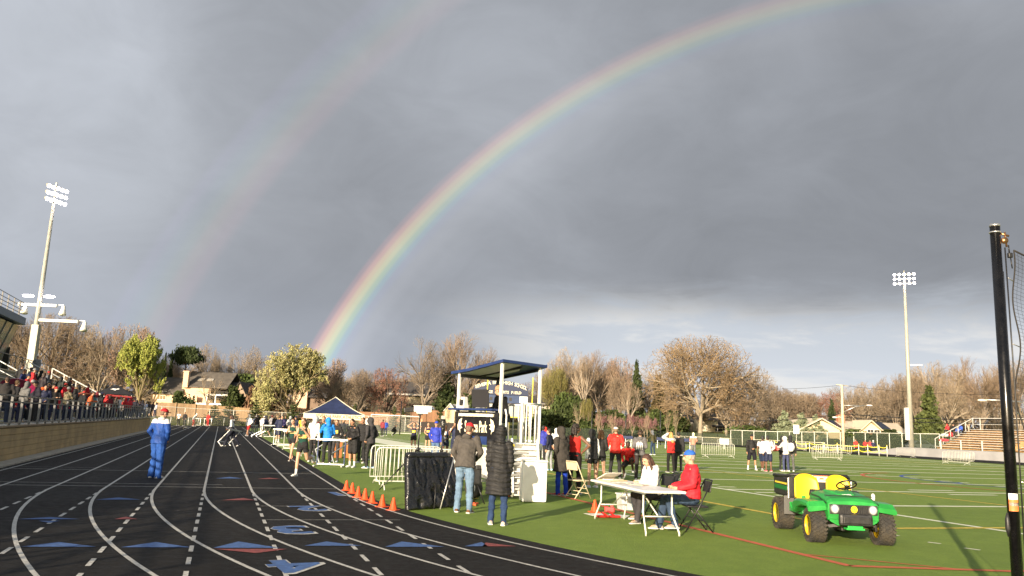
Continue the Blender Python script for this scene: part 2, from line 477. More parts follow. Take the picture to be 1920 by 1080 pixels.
# exchange zone triangles: rows across the lanes
def tri(mb, px_pts, z):
    mb.add([Vector(G(x, y)) + Vector((0, 0, z)) for x, y in px_pts], [tuple(range(len(px_pts)))])
def ctri(mb, cx, cy, wpx, dy, z=.0135, skew=0):
    """flat triangle whose long side lies across the lane, point away from it"""
    a, b = G(cx - wpx / 2, cy), G(cx + wpx / 2, cy)
    c = G(cx + skew, cy - dy)
    mb.add([a + Vector((0, 0, z)), b + Vector((0, 0, z)), c + Vector((0, 0, z))], [(0, 1, 2)])
ctri(mbl, 110, 1027, 140, 9); ctri(mbl, 292, 1028, 130, 10); ctri(mbl, 462, 1029, 124, 12, skew=-15); ctri(mbl, 624, 1025, 108, 8, skew=-12)
ctri(mbl, 778, 1027, 112, 10, skew=-25); ctri(mbl, 893, 1026, 44, 8, skew=10); ctri(mrd, 936, 1026, 64, 7, skew=-25)
ctri(mrd, 470, 1031, 138, -8, skew=10)
ctri(mbl, 92, 975, 118, 4); ctri(mbl, 222, 938, 84, 4); ctri(mrd, 236, 975, 44, 5); ctri(mrd, 448, 939, 66, 4, skew=8)
ctri(mbl, 430, 898, 52, 3); ctri(mrd, 505, 899, 44, 2.5); ctri(mbl, 92, 978, 40, -4)
# lane numbers face the runners coming towards the camera
def lane_no(ch, px, py, size):
    p = G(px, py); vs, fs = text_mesh(ch, size, 0, size * .03, sx=1.05)
    mt = Matrix.Translation((p.x, p.y, 0)) @ Matrix.Rotation(TROT + math.pi + R_(8), 4, 'Z')
    c = sum(vs, Vector()) / len(vs)
    mw.add([mt @ Vector(((v.x - c.x) * 1.12 - .02, (v.y - c.y) * 1.1 + .015, .0142)) for v in vs], fs)
    mbl.add([mt @ Vector((v.x - c.x, v.y - c.y, .0165)) for v in vs], fs)
lane_no('4', 540, 1063, 1.15); lane_no('3', 548, 995, 1.25); lane_no('2', 582, 955, 1.2); lane_no('1', 630, 927, 1.15)
tag(mw.build('track_line', TLINE), kind='structure'); tag(mbl.build('track_blue_marking', TBLUE), kind='structure'); tag(mrd.build('track_red_marking', TRED), kind='structure')
# ---- painted lines on the turf
TW = mat('turf_white_paint', (.76, .76, .62), .9, col2=(.62, .64, .44), vscale=9)
TY = mat('turf_yellow_paint', (.60, .44, .06), .9, var=.35, vscale=9)
TR = mat('turf_red_paint', (.58, .10, .045), .9, col2=(.40, .11, .04), vscale=11)
TB = mat('turf_blue_paint', (.03, .09, .36), .9, var=.4, vscale=11)
tw, ty, tr, tb = MB(), MB(), MB(), MB()
YL = [17.8, 22.76, 27.6, 32.6, 37.2, 41.8, 46.6, 51.4, 56.2, 61, 65.8, 70.6, 75.4, 80.2, 85, 89.8, 94.6, 99.4]
for k, u in enumerate(YL):
    pline(tw, [(u, 15.6), (u, 66)], .24 if u < 36 else .38, .005)
    for v in (32.5, 49.5):      # hash marks
        for j in range(1, 5): pline(tw, [(u + j * .97, v - .35), (u + j * .97, v + .35)], .24, .005)
    for j in range(1, 5):
        pline(tw, [(u + j * .97, 16.0), (u + j * .97, 16.7)], .2, .005); pline(tw, [(u + j * .97, 64.8), (u + j * .97, 65.5)], .1, .005)
    if k % 2 == 1:              # yardage numerals as plain short bars
        pline(tw, [(u + .9, 24.2), (u + .9, 26.4)], .22, .006); pline(tw, [(u - .9, 24.2), (u - .9, 26.4)], .22, .006)
pline(tw, [(8, 15.6), (99.4, 15.6)], .20, .0055); pline(tw, [(13, 66.1), (99.4, 66.1)], .35, .0055); pline(tw, [(13, 67.6), (99.4, 67.6)], .4, .0055)
pline(tw, [(44.5, 13.3), (92, 13.3)], 3.0, .0045)
for p, q in (((1228, 873), (1330, 877)), ((1310, 879), (1386, 886)), ((1740, 1017), (1764, 1020)), ((1808, 1028), (1838, 1032)), ((1672, 1003), (1686, 1005))):
    a, b = toUV(G(*p)), toUV(G(*q)); pline(tw, [a, b], .16 if p[0] < 1400 else .09, .006)
pline(ty, [(13.25, 12.1), (40, 12.1)], .18, .007); pline(ty, [(13.25, 12.1), (13.25, 40)], .18, .007)
pline(ty, [(15, 22.3), (95, 22.3)], .16, .007); pline(ty, [(15, 58), (95, 58)], .3, .007)
pline(tr, [(9.4, 8.5), (36, 8.5)], .15, .008); pline(tr, [(9.4, 8.5), (8.75, 10.7), (8.6, 12), (8.6, 24)], .14, .008); pline(tr, [(10.4, 8.55), (9.0, 10.0), (8.7, 10.9)], .06, .0085)
# crease arcs
def arc(mb, u, v, r, a0, a1, w, z):
    pline(mb, [(u + r * math.sin(R_(a0 + (a1 - a0) * k / 30)), v + r * math.cos(R_(a0 + (a1 - a0) * k / 30))) for k in range(31)], w, z)
cu, cv = toUV(G(1697, 904)); arc(tr, cu - 1.0, cv + 9, 9, 105, 255, .2, .009)
cu, cv = toUV(G(1764, 904)); arc(tb, cu - .6, cv + 7, 7, 105, 255, .18, .009); arc(tb, cu - .1, cv + .35, .5, 0, 359, .2, .0095)
tag(tw.build('turf_white_line', TW), kind='structure'); tag(ty.build('turf_yellow_line', TY), kind='structure')
tag(tr.build('turf_red_line', TR), kind='structure'); tag(tb.build('turf_blue_line', TB), kind='structure')
# concrete strip below the stand wall
CONC = mat('concrete', (.42, .38, .31), .9, var=.25, vscale=3, bump=.3, bscale=30)
mb = MB(); mb.box(tuple(W(45, -5.93, .02)), (.52, 120, .06), rz=TROT); 
tag(mb.build('concrete_path', CONC), kind='structure')

# ------------------------------------------------------------------ rainbows (distant see-through bands, their coloured light put in as emission)
def rainbow(name, a0, a1, stops, gain, label, fade):
    m = bpy.data.materials.new(name + '_light'); m.use_nodes = True; t = NT(m.node_tree); t.n.clear()
    uv = t.new('ShaderNodeUVMap'); s = t.new('ShaderNodeSeparateXYZ'); t.l.new(uv.outputs[0], s.inputs[0])
    cr = t.new('ShaderNodeValToRGB'); t.l.new(s.outputs[0], cr.inputs[0]); cr.color_ramp.interpolation = 'EASE'
    while len(cr.color_ramp.elements) > 1: cr.color_ramp.elements.remove(cr.color_ramp.elements[0])
    for i, (p, c) in enumerate(stops):
        e = cr.color_ramp.elements[0] if i == 0 else cr.color_ramp.elements.new(p)
        e.position = p; e.color = (*c, 1)
    fr = t.new('ShaderNodeValToRGB'); t.l.new(s.outputs[1], fr.inputs[0]); fr.color_ramp.interpolation = 'EASE'
    while len(fr.color_ramp.elements) > 1: fr.color_ramp.elements.remove(fr.color_ramp.elements[0])
    for i, (p, c) in enumerate(fade):
        e = fr.color_ramp.elements[0] if i == 0 else fr.color_ramp.elements.new(p)
        e.position = p; e.color = (c, c, c, 1)
    em = t.new('ShaderNodeEmission'); t.l.new(cr.outputs[0], em.inputs[0]); t.l.new(t.m('MULTIPLY', fr.outputs[0], gain), em.inputs[1])
    tr = t.new('ShaderNodeBsdfTransparent'); ad = t.new('ShaderNodeAddShader'); o = t.new('ShaderNodeOutputMaterial')
    t.l.new(em.outputs[0], ad.inputs[0]); t.l.new(tr.outputs[0], ad.inputs[1]); t.l.new(ad.outputs[0], o.inputs[0])
    e1 = Vector((0, 0, 1)); e1 = (e1 - ANTI * e1.dot(ANTI)).normalized(); e2 = ANTI.cross(e1)
    NR, NP, D = 12, 160, 2000.0
    vs, fs, uvs = [], [], []
    for i in range(NP + 1):
        ph = R_(-80 + 160 * i / NP)
        for j in range(NR + 1):
            th = R_(a0 + (a1 - a0) * j / NR)
            vs.append(Vector((0, 0, HCAM)) + (ANTI * math.cos(th) + (e1 * math.cos(ph) + e2 * math.sin(ph)) * math.sin(th)) * D)
            uvs.append((j / NR, i / NP))
    for i in range(NP):
        for j in range(NR):
            q = i * (NR + 1) + j; fs.append((q, q + 1, q + NR + 2, q + NR + 1))
    me = bpy.data.meshes.new(name); me.from_pydata([tuple(v) for v in vs], [], fs); me.materials.append(m)
    ul = me.uv_layers.new(name='UVMap')
    for lp in me.loops: ul.data[lp.index].uv = uvs[lp.vertex_index]
    o = link_mesh(name, me); tag(o, label, 'rainbow'); return o
RB = [(0, (0, 0, 0)), (.10, (.02, .02, .023)), (.30, (.07, .07, .075)), (.50, (.13, .13, .14)), (.59, (.12, .13, .18)), (.645, (.10, .20, .22)), (.70, (.20, .31, .15)), (.75, (.40, .39, .13)), (.80, (.46, .31, .10)), (.85, (.38, .14, .07)), (.905, (.13, .03, .025)), (.95, (0, 0, 0))]
rainbow('rainbow', 37.0, 43.1, RB, .50, 'bright primary rainbow arching over the field to the treeline', [(0, 1.0), (.07, 1.0), (.13, .74), (.22, .48), (.34, .32), (.46, .22), (1, .18)])
RB2 = [(0, (0, 0, 0)), (.2, (.30, .10, .09)), (.38, (.34, .22, .10)), (.52, (.16, .24, .13)), (.68, (.08, .16, .2)), (.85, (.1, .08, .2)), (1, (0, 0, 0))]
rainbow('rainbow', 50.6, 55.0, RB2, .085, 'faint outer secondary rainbow high on the left', [(0, 1.0), (.15, .9), (.3, .7), (.5, .5), (1, .4)])
# ------------------------------------------------------------------ people
TMP = bpy.data.scenes.new('tmp_build')
def remesh(mb, voxel, smooth=3):
    me = mb.mesh('tmp', [])
    o = bpy.data.objects.new('tmp', me); TMP.collection.objects.link(o)
    r = o.modifiers.new('r', 'REMESH'); r.mode = 'VOXEL'; r.voxel_size = voxel; r.use_smooth_shade = True
    if smooth:
        s = o.modifiers.new('s', 'SMOOTH'); s.factor = .5; s.iterations = smooth
    vl = TMP.view_layers[0]; vl.update(); dg = vl.depsgraph
    res = bpy.data.meshes.new_from_object(o.evaluated_get(dg))
    bpy.data.objects.remove(o); bpy.data.meshes.remove(me)
    res.polygons.foreach_set('use_smooth', [True] * len(res.polygons))
    return res
def co_of(me):
    a = np.empty(len(me.vertices) * 3); me.vertices.foreach_get('co', a); return a.reshape(-1, 3)
def no_of(me):
    a = np.empty(len(me.vertices) * 3); me.vertices.foreach_get('normal', a); return a.reshape(-1, 3)
def wrinkle(me, amp, seed=0, f=1.0, quilt=0):
    c = co_of(me); n = no_of(me); r = np.random.RandomState(seed)
    d = np.zeros(len(c))
    for k in range(7):
        w = r.randn(3); w /= np.linalg.norm(w); w[2] *= 1.5; fr = (14 + 12 * k) * f
        ph = c @ w * fr + 1.7 * np.sin(c @ r.randn(3) * 9 * f + r.rand() * 6)
        d += np.sin(ph + r.rand() * 6) / (1 + .5 * k)
    d = np.sign(d) * np.abs(d) ** .8 * amp / 2.2
    if quilt:
        q = np.abs(np.sin((c[:, 2] + .012 * np.sin(c[:, 0] * 15) ) * math.pi / quilt)) ** .5
        d += (q - .7) * .021
    c = c + n * d[:, None]
    me.vertices.foreach_set('co', c.ravel()); me.update()

# arm poses: (elbow, wrist) from the shoulder, right side, in the torso frame (x outward, y forward)
ARMS = dict(down=((.06, -.02, -.29), (.07, .05, -.54)), pocket=((.11, -.06, -.27), (.0, .10, -.46)),
            front=((.07, .0, -.28), (-.10, .20, -.36)), phone=((.06, .03, -.28), (-.11, .25, -.19)),
            hip=((.24, -.07, -.20), (.03, .02, -.40)), head=((.26, .04, .10), (.04, .0, .27)),
            face=((.06, .19, -.20), (-.10, .20, .07)), runf=((.07, .09, -.27), (-.06, .30, -.16)),
            runb=((.12, -.17, -.22), (.08, .02, -.36)), fwd=((.04, .20, -.20), (.0, .45, -.22)),
            cross=((.08, .06, -.27), (-.20, .22, -.20)), back=((.10, -.12, -.25), (-.06, -.15, -.44)),
            table=((.07, .12, -.26), (-.08, .36, -.20)), lap=((.08, .05, -.27), (.0, .26, -.33)),
            up=((.16, .05, .24), (.12, .10, .50)), carry=((.07, .0, -.29), (.02, .20, -.42)))
STANCE = dict(stand=((2, 3, 3), (-2, 3, 3)), wide=((4, 8, 4), (-4, 8, 4)), relax=((8, 4, 14), (-2, 4, 2)), walk=((24, 1, 6), (-20, 1, 16)),
              run=((44, 0, 62), (-8, 0, 10)), runback=((12, 0, 8), (-22, 0, 75)), sit=((86, 8, 88), (86, 8, 84)), sit2=((82, 5, 70), (88, 5, 104)),
              crouch=((105, 8, 128), (70, 8, 120)), bend=((12, 6, 6), (6, 6, 4)), stretch=((30, 4, 6), (-6, 4, 10)))
SKIN = dict(light=(.56, .32, .21), tan=(.44, .24, .15), brown=(.15, .075, .045), dark=(.075, .038, .025))
def skin_mats(k):
    return [mat('skin_' + k, SKIN[k], .5, var=.15, vscale=12, spec=.35), mat('eye_dark', (.02, .015, .012), .3), mat('lip_' + k, tuple(c * f for c, f in zip(SKIN[k], (.75, .45, .45))), .5), mat('sock_white', (.7, .7, .68), .9)]
NP_ = [0]
def person(loc, face, label, H=1.75, stance='stand', arms=('down', 'down'), lean=3, twist=0, head=(0, 0), skin='light', female=False,
           top=('jacket', (.1, .1, .1)), bottom=('trousers', (.03, .03, .035)), hair=('short', (.05, .03, .02)), hat=None, hood=None, shoes=(.6, .6, .6),
           lod=1, bulk=1.0, socks=False, seat=None, group=None, mirror=False, extra=None, lift=0.0, badge=None):
    """one figure; face = compass direction it looks in, 0 = away from the camera, 180 = towards it"""
    NP_[0] += 1; seed = NP_[0]
    s = H / 1.75
    root = empty('person', loc, -R_(face), label, 'person', group)
    vx = {0: .0085, 1: .013, 2: .024}[lod]; vb = vx * 1.0; fem = .93 if female else 1.0
    sh_w = (.185 if not female else .160)
    L, Rr = STANCE[stance]
    if mirror: L, Rr = Rr, L
    T = Matrix.Rotation(-R_(lean), 3, 'X') @ Matrix.Rotation(R_(twist), 3, 'Z')
    tp = lambda x, y, z: T @ Vector((x, y, z))
    legs = []
    for sgn, (f, ab, k) in ((-1, L), (1, Rr)):
        hip = Vector((sgn * .088, 0, -.03)); f1, a1 = R_(f), R_(ab)
        d1 = Vector((sgn * math.sin(a1), math.sin(f1) * math.cos(a1), -math.cos(f1) * math.cos(a1)))
        kn = hip + d1 * .44; f2 = R_(f - k)
        d2 = Vector((sgn * math.sin(a1) * .6, math.sin(f2), -math.cos(f2))).normalized(); an = kn + d2 * .42
        pitch = 0.0 if abs(f - k) < 40 and stance not in ('run', 'runback') else f2
        fd = Vector((sgn * .16, math.cos(pitch), math.sin(pitch) * 1.0)).normalized()
        if stance == 'walk' and f < 0: fd = Vector((sgn * .1, .86, -.5)).normalized()
        legs.append((hip, kn, an, fd))
    low = min(min((l[2] + l[3] * .15).z - .075, (l[2] - l[3] * .04).z - .085) for l in legs)
    pz = -low
    base = Vector((0, 0, pz))
    sho = {}
    arm = []
    for i, sgn in ((0, -1), (1, 1)):
        e, w = ARMS[arms[i]] if isinstance(arms[i], str) else arms[i]
        S = base + tp(sgn * sh_w, 0, .475)
        k = sh_w / .185
        E_ = S + tp(e[0] * sgn, e[1], e[2]) * .98; Wp = S + tp(w[0] * sgn * k, w[1], w[2]) * .98
        arm.append((S, E_, Wp))
    hx = Matrix.Rotation(-R_(lean * .4 + head[0]), 3, 'X'); hx = Matrix.Rotation(-R_(head[1]), 3, 'Z') @ hx
    nk0 = base + tp(0, -.01, .50); nk1 = base + tp(0, .012, .585)
    hc = nk1 + hx @ Vector((0, .022, .105))
    hp = lambda x, y, z: hc + hx @ Vector((x, y, z))
    # ---- body: one continuous surface
    mb = MB()
    def ring(z, rx, ry, cy=0.0, n=16, rot=None):
        return [base + (rot or T) @ Vector((rx * math.cos(2 * math.pi * i / n), cy + ry * math.sin(2 * math.pi * i / n), z)) for i in range(n)]
    hw = 1.06 if female else 1.0
    mb.loft([ring(-.11, .10, .08), ring(-.06, .155 * hw, .105), ring(.03, .155 * hw, .11), ring(.14, .128 * fem, .095), ring(.28, .155 * fem, .112, .01), ring(.40, .165 * fem, .105), ring(.48, .13 * fem, .075), ring(.53, .06, .055)])
    for hip, kn, an, fd in legs:
        hip, kn, an = base + hip, base + kn, base + an
        mb.cap(hip, hip.lerp(kn, .45), .088 * hw, .075); mb.cap(hip.lerp(kn, .4), kn, .077, .052); mb.cap(kn, kn.lerp(an, .35), .052, .055); mb.cap(kn.lerp(an, .3), an, .056, .036)
        mb.cap(an - fd * .03 + Vector((0, 0, -.035)), an + fd * .13 + Vector((0, 0, -.05)), .034, .026)
    for (S, E_, Wp), i in zip(arm, (0, 1)):
        mb.cap(S, S.lerp(E_, .5), .052, .045); mb.cap(S.lerp(E_, .45), E_, .045, .036); mb.cap(E_, E_.lerp(Wp, .4), .037, .038); mb.cap(E_.lerp(Wp, .35), Wp, .037, .026)
        fdir = (Wp - E_).normalized(); side = (T @ Vector((1, 0, 0))); side = (side - fdir * side.dot(fdir)).normalized(); up = fdir.cross(side)
        inn = side * (1 if i == 0 else -1)
        pc = Wp + fdir * .045; mb.cap(Wp + fdir * .01, Wp + fdir * .075, .028, .034)
        if lod <= 1:
            fr = .0105 if lod == 0 else .013
            for q, (o1, ln) in enumerate(((-.030, .062), (-.010, .074), (.010, .070), (.030, .055))):
                b0 = Wp + fdir * .09 + up * o1; b1 = b0 + (fdir * .85 + inn * .35).normalized() * ln * .5; b2 = b1 + (fdir * .5 + inn * .8).normalized() * ln * .5
                mb.cap(b0 - fdir * .02, b1, fr * 1.05, fr, 6); mb.cap(b1, b2, fr, fr * .85, 6)
            tb0 = Wp + fdir * .035 + up * .028; mb.cap(tb0, tb0 + (fdir * .5 + up * .6 + inn * .6).normalized() * .055, .014, .011, 6)
        else:
            mb.cap(pc, pc + fdir * .09, .034, .024)
    mb.cap(nk0, nk1 + hx @ Vector((0, .01, .03)), .058 * fem, .052 * fem)
    mb.ell(hp(0, -.008, .018), (.074, .094, .102), hx); mb.ell(hp(0, .030, -.045), (.055, .060, .064), hx); mb.ell(hp(0, .05, -.085), (.030, .030, .024), hx)
    mb.cap(hp(0, .088, .012), hp(0, .105, -.022), .010, .016, 8)
    for sgn in (-1, 1): mb.ell(hp(sgn * .074, -.005, -.01), (.012, .024, .034), hx, 8, 6)
    mb.cap(hp(-.03, .083, .03), hp(.03, .083, .03), .012, .012, 6)
    mb.cap(hp(-.018, .083, -.058), hp(.018, .083, -.058), .010, .010, 6)
    me = remesh(mb, vb, 2 if lod else 1)
    for m in skin_mats(skin): me.materials.append(m)
    nf = len(me.polygons); cen = np.empty(nf * 3); me.polygons.foreach_get('center', cen); cen = cen.reshape(-1, 3); mi = np.zeros(nf, int)
    for sgn in (-1, 1): mi[np.linalg.norm(cen - np.array(hp(sgn * .032, .082, .012)), axis=1) < .014] = 1
    lp = np.array(hp(0, .093, -.058)); q = np.linalg.norm((cen - lp) * np.array((.6, 1, 2.2)), axis=1) < .019; mi[q] = 2
    if socks:
        for hip, kn, an, fd in legs:
            a = np.array(base + an); k = np.array(base + kn); t = (cen - a) @ (k - a) / ((k - a) @ (k - a)); d = np.linalg.norm(cen - a - np.outer(t, k - a), axis=1)
            mi[(t < .33) & (d < .16)] = 3
    me.polygons.foreach_set('material_index', mi); me.update()
    body = link_mesh('body', me, root)
    parts = [body]
    # ---- bottom
    if bottom:
        kind, col = bottom[0], bottom[1]; mb = MB(); bag = {'trousers': 1.0, 'baggy': 1.25, 'leggings': .97, 'shorts': 1.1, 'short_shorts': 1.0, 'jeans': 1.02}[kind] * (bulk ** .5)
        mb.loft([ring(-.13, .10, .085), ring(-.08, .165 * hw * bulk, .118 * bulk), ring(.03, .166 * hw * bulk, .122 * bulk), ring(.10, .15 * bulk, .112 * bulk)])
        for hip, kn, an, fd in legs:
            hip, kn, an = base + hip, base + kn, base + an
            if kind in ('shorts', 'short_shorts'):
                t = .85 if kind == 'shorts' else .36
                mb.cap(hip, hip.lerp(kn, t), .102 * bag, .092 * bag)
            else:
                mb.cap(hip, hip.lerp(kn, .5), .100 * bag, .084 * bag); mb.cap(hip.lerp(kn, .5), kn, .084 * bag, .066 * bag)
                an2 = an + (an - kn).normalized() * .03
                mb.cap(kn, kn.lerp(an2, .4), .066 * bag, .066 * bag); mb.cap(kn.lerp(an2, .4), an2, .066 * bag, .056 * bag + (.012 if kind == 'baggy' else 0))
        me = remesh(mb, vx * 1.15, 3)
        wrinkle(me, .011 if kind != 'leggings' else .003, seed)
        me.materials.append(cloth(col) if kind != 'jeans' else denim(col))
        nm = {'shorts': 'shorts', 'short_shorts': 'shorts', 'leggings': 'leggings', 'jeans': 'jeans'}.get(kind, 'trousers')
        parts.append(link_mesh(nm, me, root))
    # ---- top
    kind, col = top[0], top[1]; mb = MB(); hoodie = kind == 'hoodie'
    bk = bulk * {'jacket': 1.10, 'hoodie': 1.08, 'coat': 1.14, 'puffer': 1.16, 'tank': 1.0, 'tee': 1.03}[kind] * (.96 if female else 1)
    if kind in ('coat', 'puffer') and stance not in ('sit', 'sit2', 'crouch'):
        Td = Matrix.Rotation(-R_(lean * .3), 3, 'X')
        bot = -.34 if kind == 'coat' else -.42
        mb.loft([ring(bot - .02, .15, .12, 0, 16, Td), ring(bot, .222 * bk, .19 * bk, 0, 16, Td), ring(-.10, .196 * bk, .155 * bk), ring(.06, .172 * bk, .138 * bk), ring(.20, .168 * bk, .132 * bk), ring(.36, .18 * bk, .13 * bk), ring(.46, .15 * bk, .10 * bk), ring(.54, .085, .078), ring(.56, .05, .05)])
    else:
        hem = {'tank': .0, 'tee': -.06}.get(kind, -.10)
        if stance in ('sit', 'sit2', 'crouch'): hem = max(hem, -.02)
        mb.loft([ring(hem - .02, .12, .09), ring(hem, .176 * bk * hw, .132 * bk), ring(.06, .160 * bk, .122 * bk), ring(.18, .152 * bk, .118 * bk), ring(.33, .170 * bk, .124 * bk), ring(.43, .160 * bk, .108 * bk), ring(.49 if kind != 'tank' else .475, .115, .082), ring(.545 if kind not in ('tank',) else .49, .075, .07), ring(.56 if kind != 'tank' else .49, .05, .05)])
    cuts = 1.0 if kind not in ('tank', 'tee') else (.0 if kind == 'tank' else .55)
    ab = {'coat': 1.12, 'puffer': 1.28, 'jacket': 1.08, 'hoodie': 1.10}.get(kind, 1.0) * (bulk ** .5)
    for S, E_, Wp in arm:
        if kind == 'tank': mb.cap(S.lerp(base + tp(0, 0, .475), .22), S.lerp(base + tp(0, 0, .4), .35), .05, .06); continue
        mb.cap(S, S.lerp(E_, .5), .070 * ab, .063 * ab)
        if kind == 'tee': continue
        mb.cap(S.lerp(E_, .5), E_, .063 * ab, .055 * ab); mb.cap(E_, Wp, .055 * ab, .044 * ab)
    if kind in ('jacket', 'coat', 'puffer', 'hoodie') and hood is None:
        mb.tube([base + tp(.082 * math.cos(a), .078 * math.sin(a) - .005, .545) for a in np.linspace(0, 2 * math.pi, 15)[:-1]], .022, 8, closed=True)
        if hoodie: mb.ell(base + tp(0, -.10, .50), (.10, .055, .065), T)
    me = remesh(mb, vx * 1.15, 3)
    wrinkle(me, {'tank': .004, 'tee': .005}.get(kind, .014), seed + 50, .8, .085 if kind == 'puffer' else 0)
    tm = [cloth(col, .85 if kind not in ('puffer', 'jacket') else .62)]
    if len(top) > 2: tm.append(cloth(top[2]))
    for m in tm: me.materials.append(m)
    if len(top) > 2:           # second colour: yoke, sleeves, panel or stripe
        mode = top[3]; nf = len(me.polygons); cen = np.empty(nf * 3); me.polygons.foreach_get('center', cen); cen = cen.reshape(-1, 3)
        loc_ = (cen - np.array(base)) @ np.array(T)
        if mode == 'yoke': q = (loc_[:, 2] > .42)
        elif mode == 'sleeve': q = np.abs(loc_[:, 0]) > sh_w * bk * .93
        elif mode == 'chest': q = (loc_[:, 1] > .03) & (np.abs(loc_[:, 0]) < .10) & (loc_[:, 2] > .22) & (loc_[:, 2] < .36)
        elif mode == 'band': q = (loc_[:, 1] > .0) & (np.abs(loc_[:, 0]) < .15) & (loc_[:, 2] > .20) & (loc_[:, 2] < .31)
        elif mode == 'lower': q = loc_[:, 2] < .16
        elif mode == 'sleeveline':
            q = (np.abs(loc_[:, 0]) > sh_w * .98) & (np.abs(loc_[:, 1] + .0) < .03)
        elif mode == 'open': q = (loc_[:, 1] > .05) & (np.abs(loc_[:, 0]) < .05)
        elif mode == 'camo':
            r = np.random.RandomState(seed); q = np.sin(cen @ r.randn(3) * 22) + np.sin(cen @ r.randn(3) * 31) + np.sin(cen @ r.randn(3) * 17) > .2
        me.polygons.foreach_set('material_index', q.astype(int)); me.update()
    nm = {'tank': 'running_vest', 'tee': 'shirt', 'hoodie': 'hoodie', 'coat': 'coat', 'puffer': 'puffer_coat', 'jacket': 'jacket'}[kind]
    parts.append(link_mesh(nm, me, root))
    # ---- shoes
    if shoes is not None:
        for hip, kn, an, fd in legs:
            an = base + an; mb = MB(); up = Vector((0, 0, 1)); up = (up - fd * up.dot(fd)).normalized(); sd = fd.cross(up)
            mb.smooth = True; rings = []; so_ = []
            for y, w_, h_ in ((-.075, .012, .03), (-.068, .036, .062), (-.02, .042, .085), (.03, .044, .082), (.09, .050, .056), (.15, .045, .040), (.185, .026, .028), (.195, .008, .016)):
                rings.append([an + fd * y + sd * (w_ * math.cos(a)) + up * (-.085 + max(0.012, h_ * (.5 + .5 * math.sin(a)) * 1.0)) for a in [2 * math.pi * i / 12 for i in range(12)]])
                so_.append([an + fd * y * 1.03 + sd * (w_ * 1.08 * c1) + up * z1 for c1, z1 in ((-1, -.088), (1, -.088), (1, -.066), (-1, -.066))])
            mb.loft(rings); mb.cur = 1; mb.smooth = False; mb.loft(so_)
            parts.append(mb.build('shoe', [cloth(shoes, .6), mat('shoe_sole', (.6, .6, .58), .6)], root))
    # ---- head wear and hair
    mb = MB()
    if hood is not None:
        mb.ell(hp(0, -.030, .018), (.104, .118, .130), hx); mb.ell(hp(0, -.035, -.06), (.10, .095, .09), hx)
        mb.cap(nk0 + T @ Vector((0, -.02, .02)), nk1 + T @ Vector((0, -.01, .02)), .105, .088)
        mb.tube([hp(.085 * math.cos(a), .055 - .02 * abs(math.sin(a)), .015 + .115 * math.sin(a)) for a in np.linspace(0, 2 * math.pi, 17)[:-1]], .019, 8, closed=True)
        me = remesh(mb, vx, 3); wrinkle(me, .005, seed + 9, 1.0, .07 if kind == 'puffer' else 0); me.materials.append(cloth(hood)); parts.append(link_mesh('hood', me, root))
    elif hair is not None:
        st, hcol = hair
        if st != 'bald':
            mb.ell(hp(0, -.022, .035), (.081, .094, .100), hx)
            if st == 'short': mb.ell(hp(0, -.045, -.01), (.070, .062, .07), hx)
            if st in ('long', 'pony', 'bun'): mb.ell(hp(0, -.045, -.01), (.078, .068, .085), hx)
            if st == 'long':
                for sgn in (-1, 1): mb.cap(hp(sgn * .068, -.01, -.01), nk0 + T @ Vector((sgn * .085, .035, -.05)), .034, .028); mb.cap(hp(sgn * .04, -.07, -.02), nk0 + T @ Vector((sgn * .05, -.105, -.12)), .045, .03)
                mb.cap(hp(0, -.08, .0), nk0 + T @ Vector((0, -.115, -.14)), .05, .035)
            if st == 'pony': mb.cap(hp(0, -.11, .05), hp(0, -.15, -.02), .030, .034); mb.cap(hp(0, -.15, -.02), hp(0, -.135, -.17), .034, .014)
            if st == 'bun': mb.ell(hp(0, -.10, .10), .048)
            if st == 'curly':
                r = random.Random(seed)
                for _ in range(60):
                    a, b = r.uniform(0, 6.28), r.uniform(-.7, 1.3); p = Vector((math.cos(a) * math.cos(b) * .095, math.sin(a) * math.cos(b) * .105 - .025, .03 + math.sin(b) * .105))
                    if p.y > .045 and p.z < .08: continue
                    mb.ell(hp(*p), .024, None, 6, 5)
                for sgn in (-1, 1): mb.cap(hp(sgn * .085, -.03, 0), hp(sgn * .095, -.04, -.13), .035, .03); mb.cap(hp(sgn * .04, -.1, 0), hp(sgn * .05, -.1, -.15), .04, .035)
            me = remesh(mb, vx, 1); wrinkle(me, .004, seed + 4, 2.0); me.materials.append(mat('hair_%02x%02x%02x' % tuple(int(c * 255) for c in hcol), hcol, .5, var=.4, vscale=20, stretch=(4, 4, .6), bump=.5, bscale=60, spec=.4)); parts.append(link_mesh('hair', me, root))
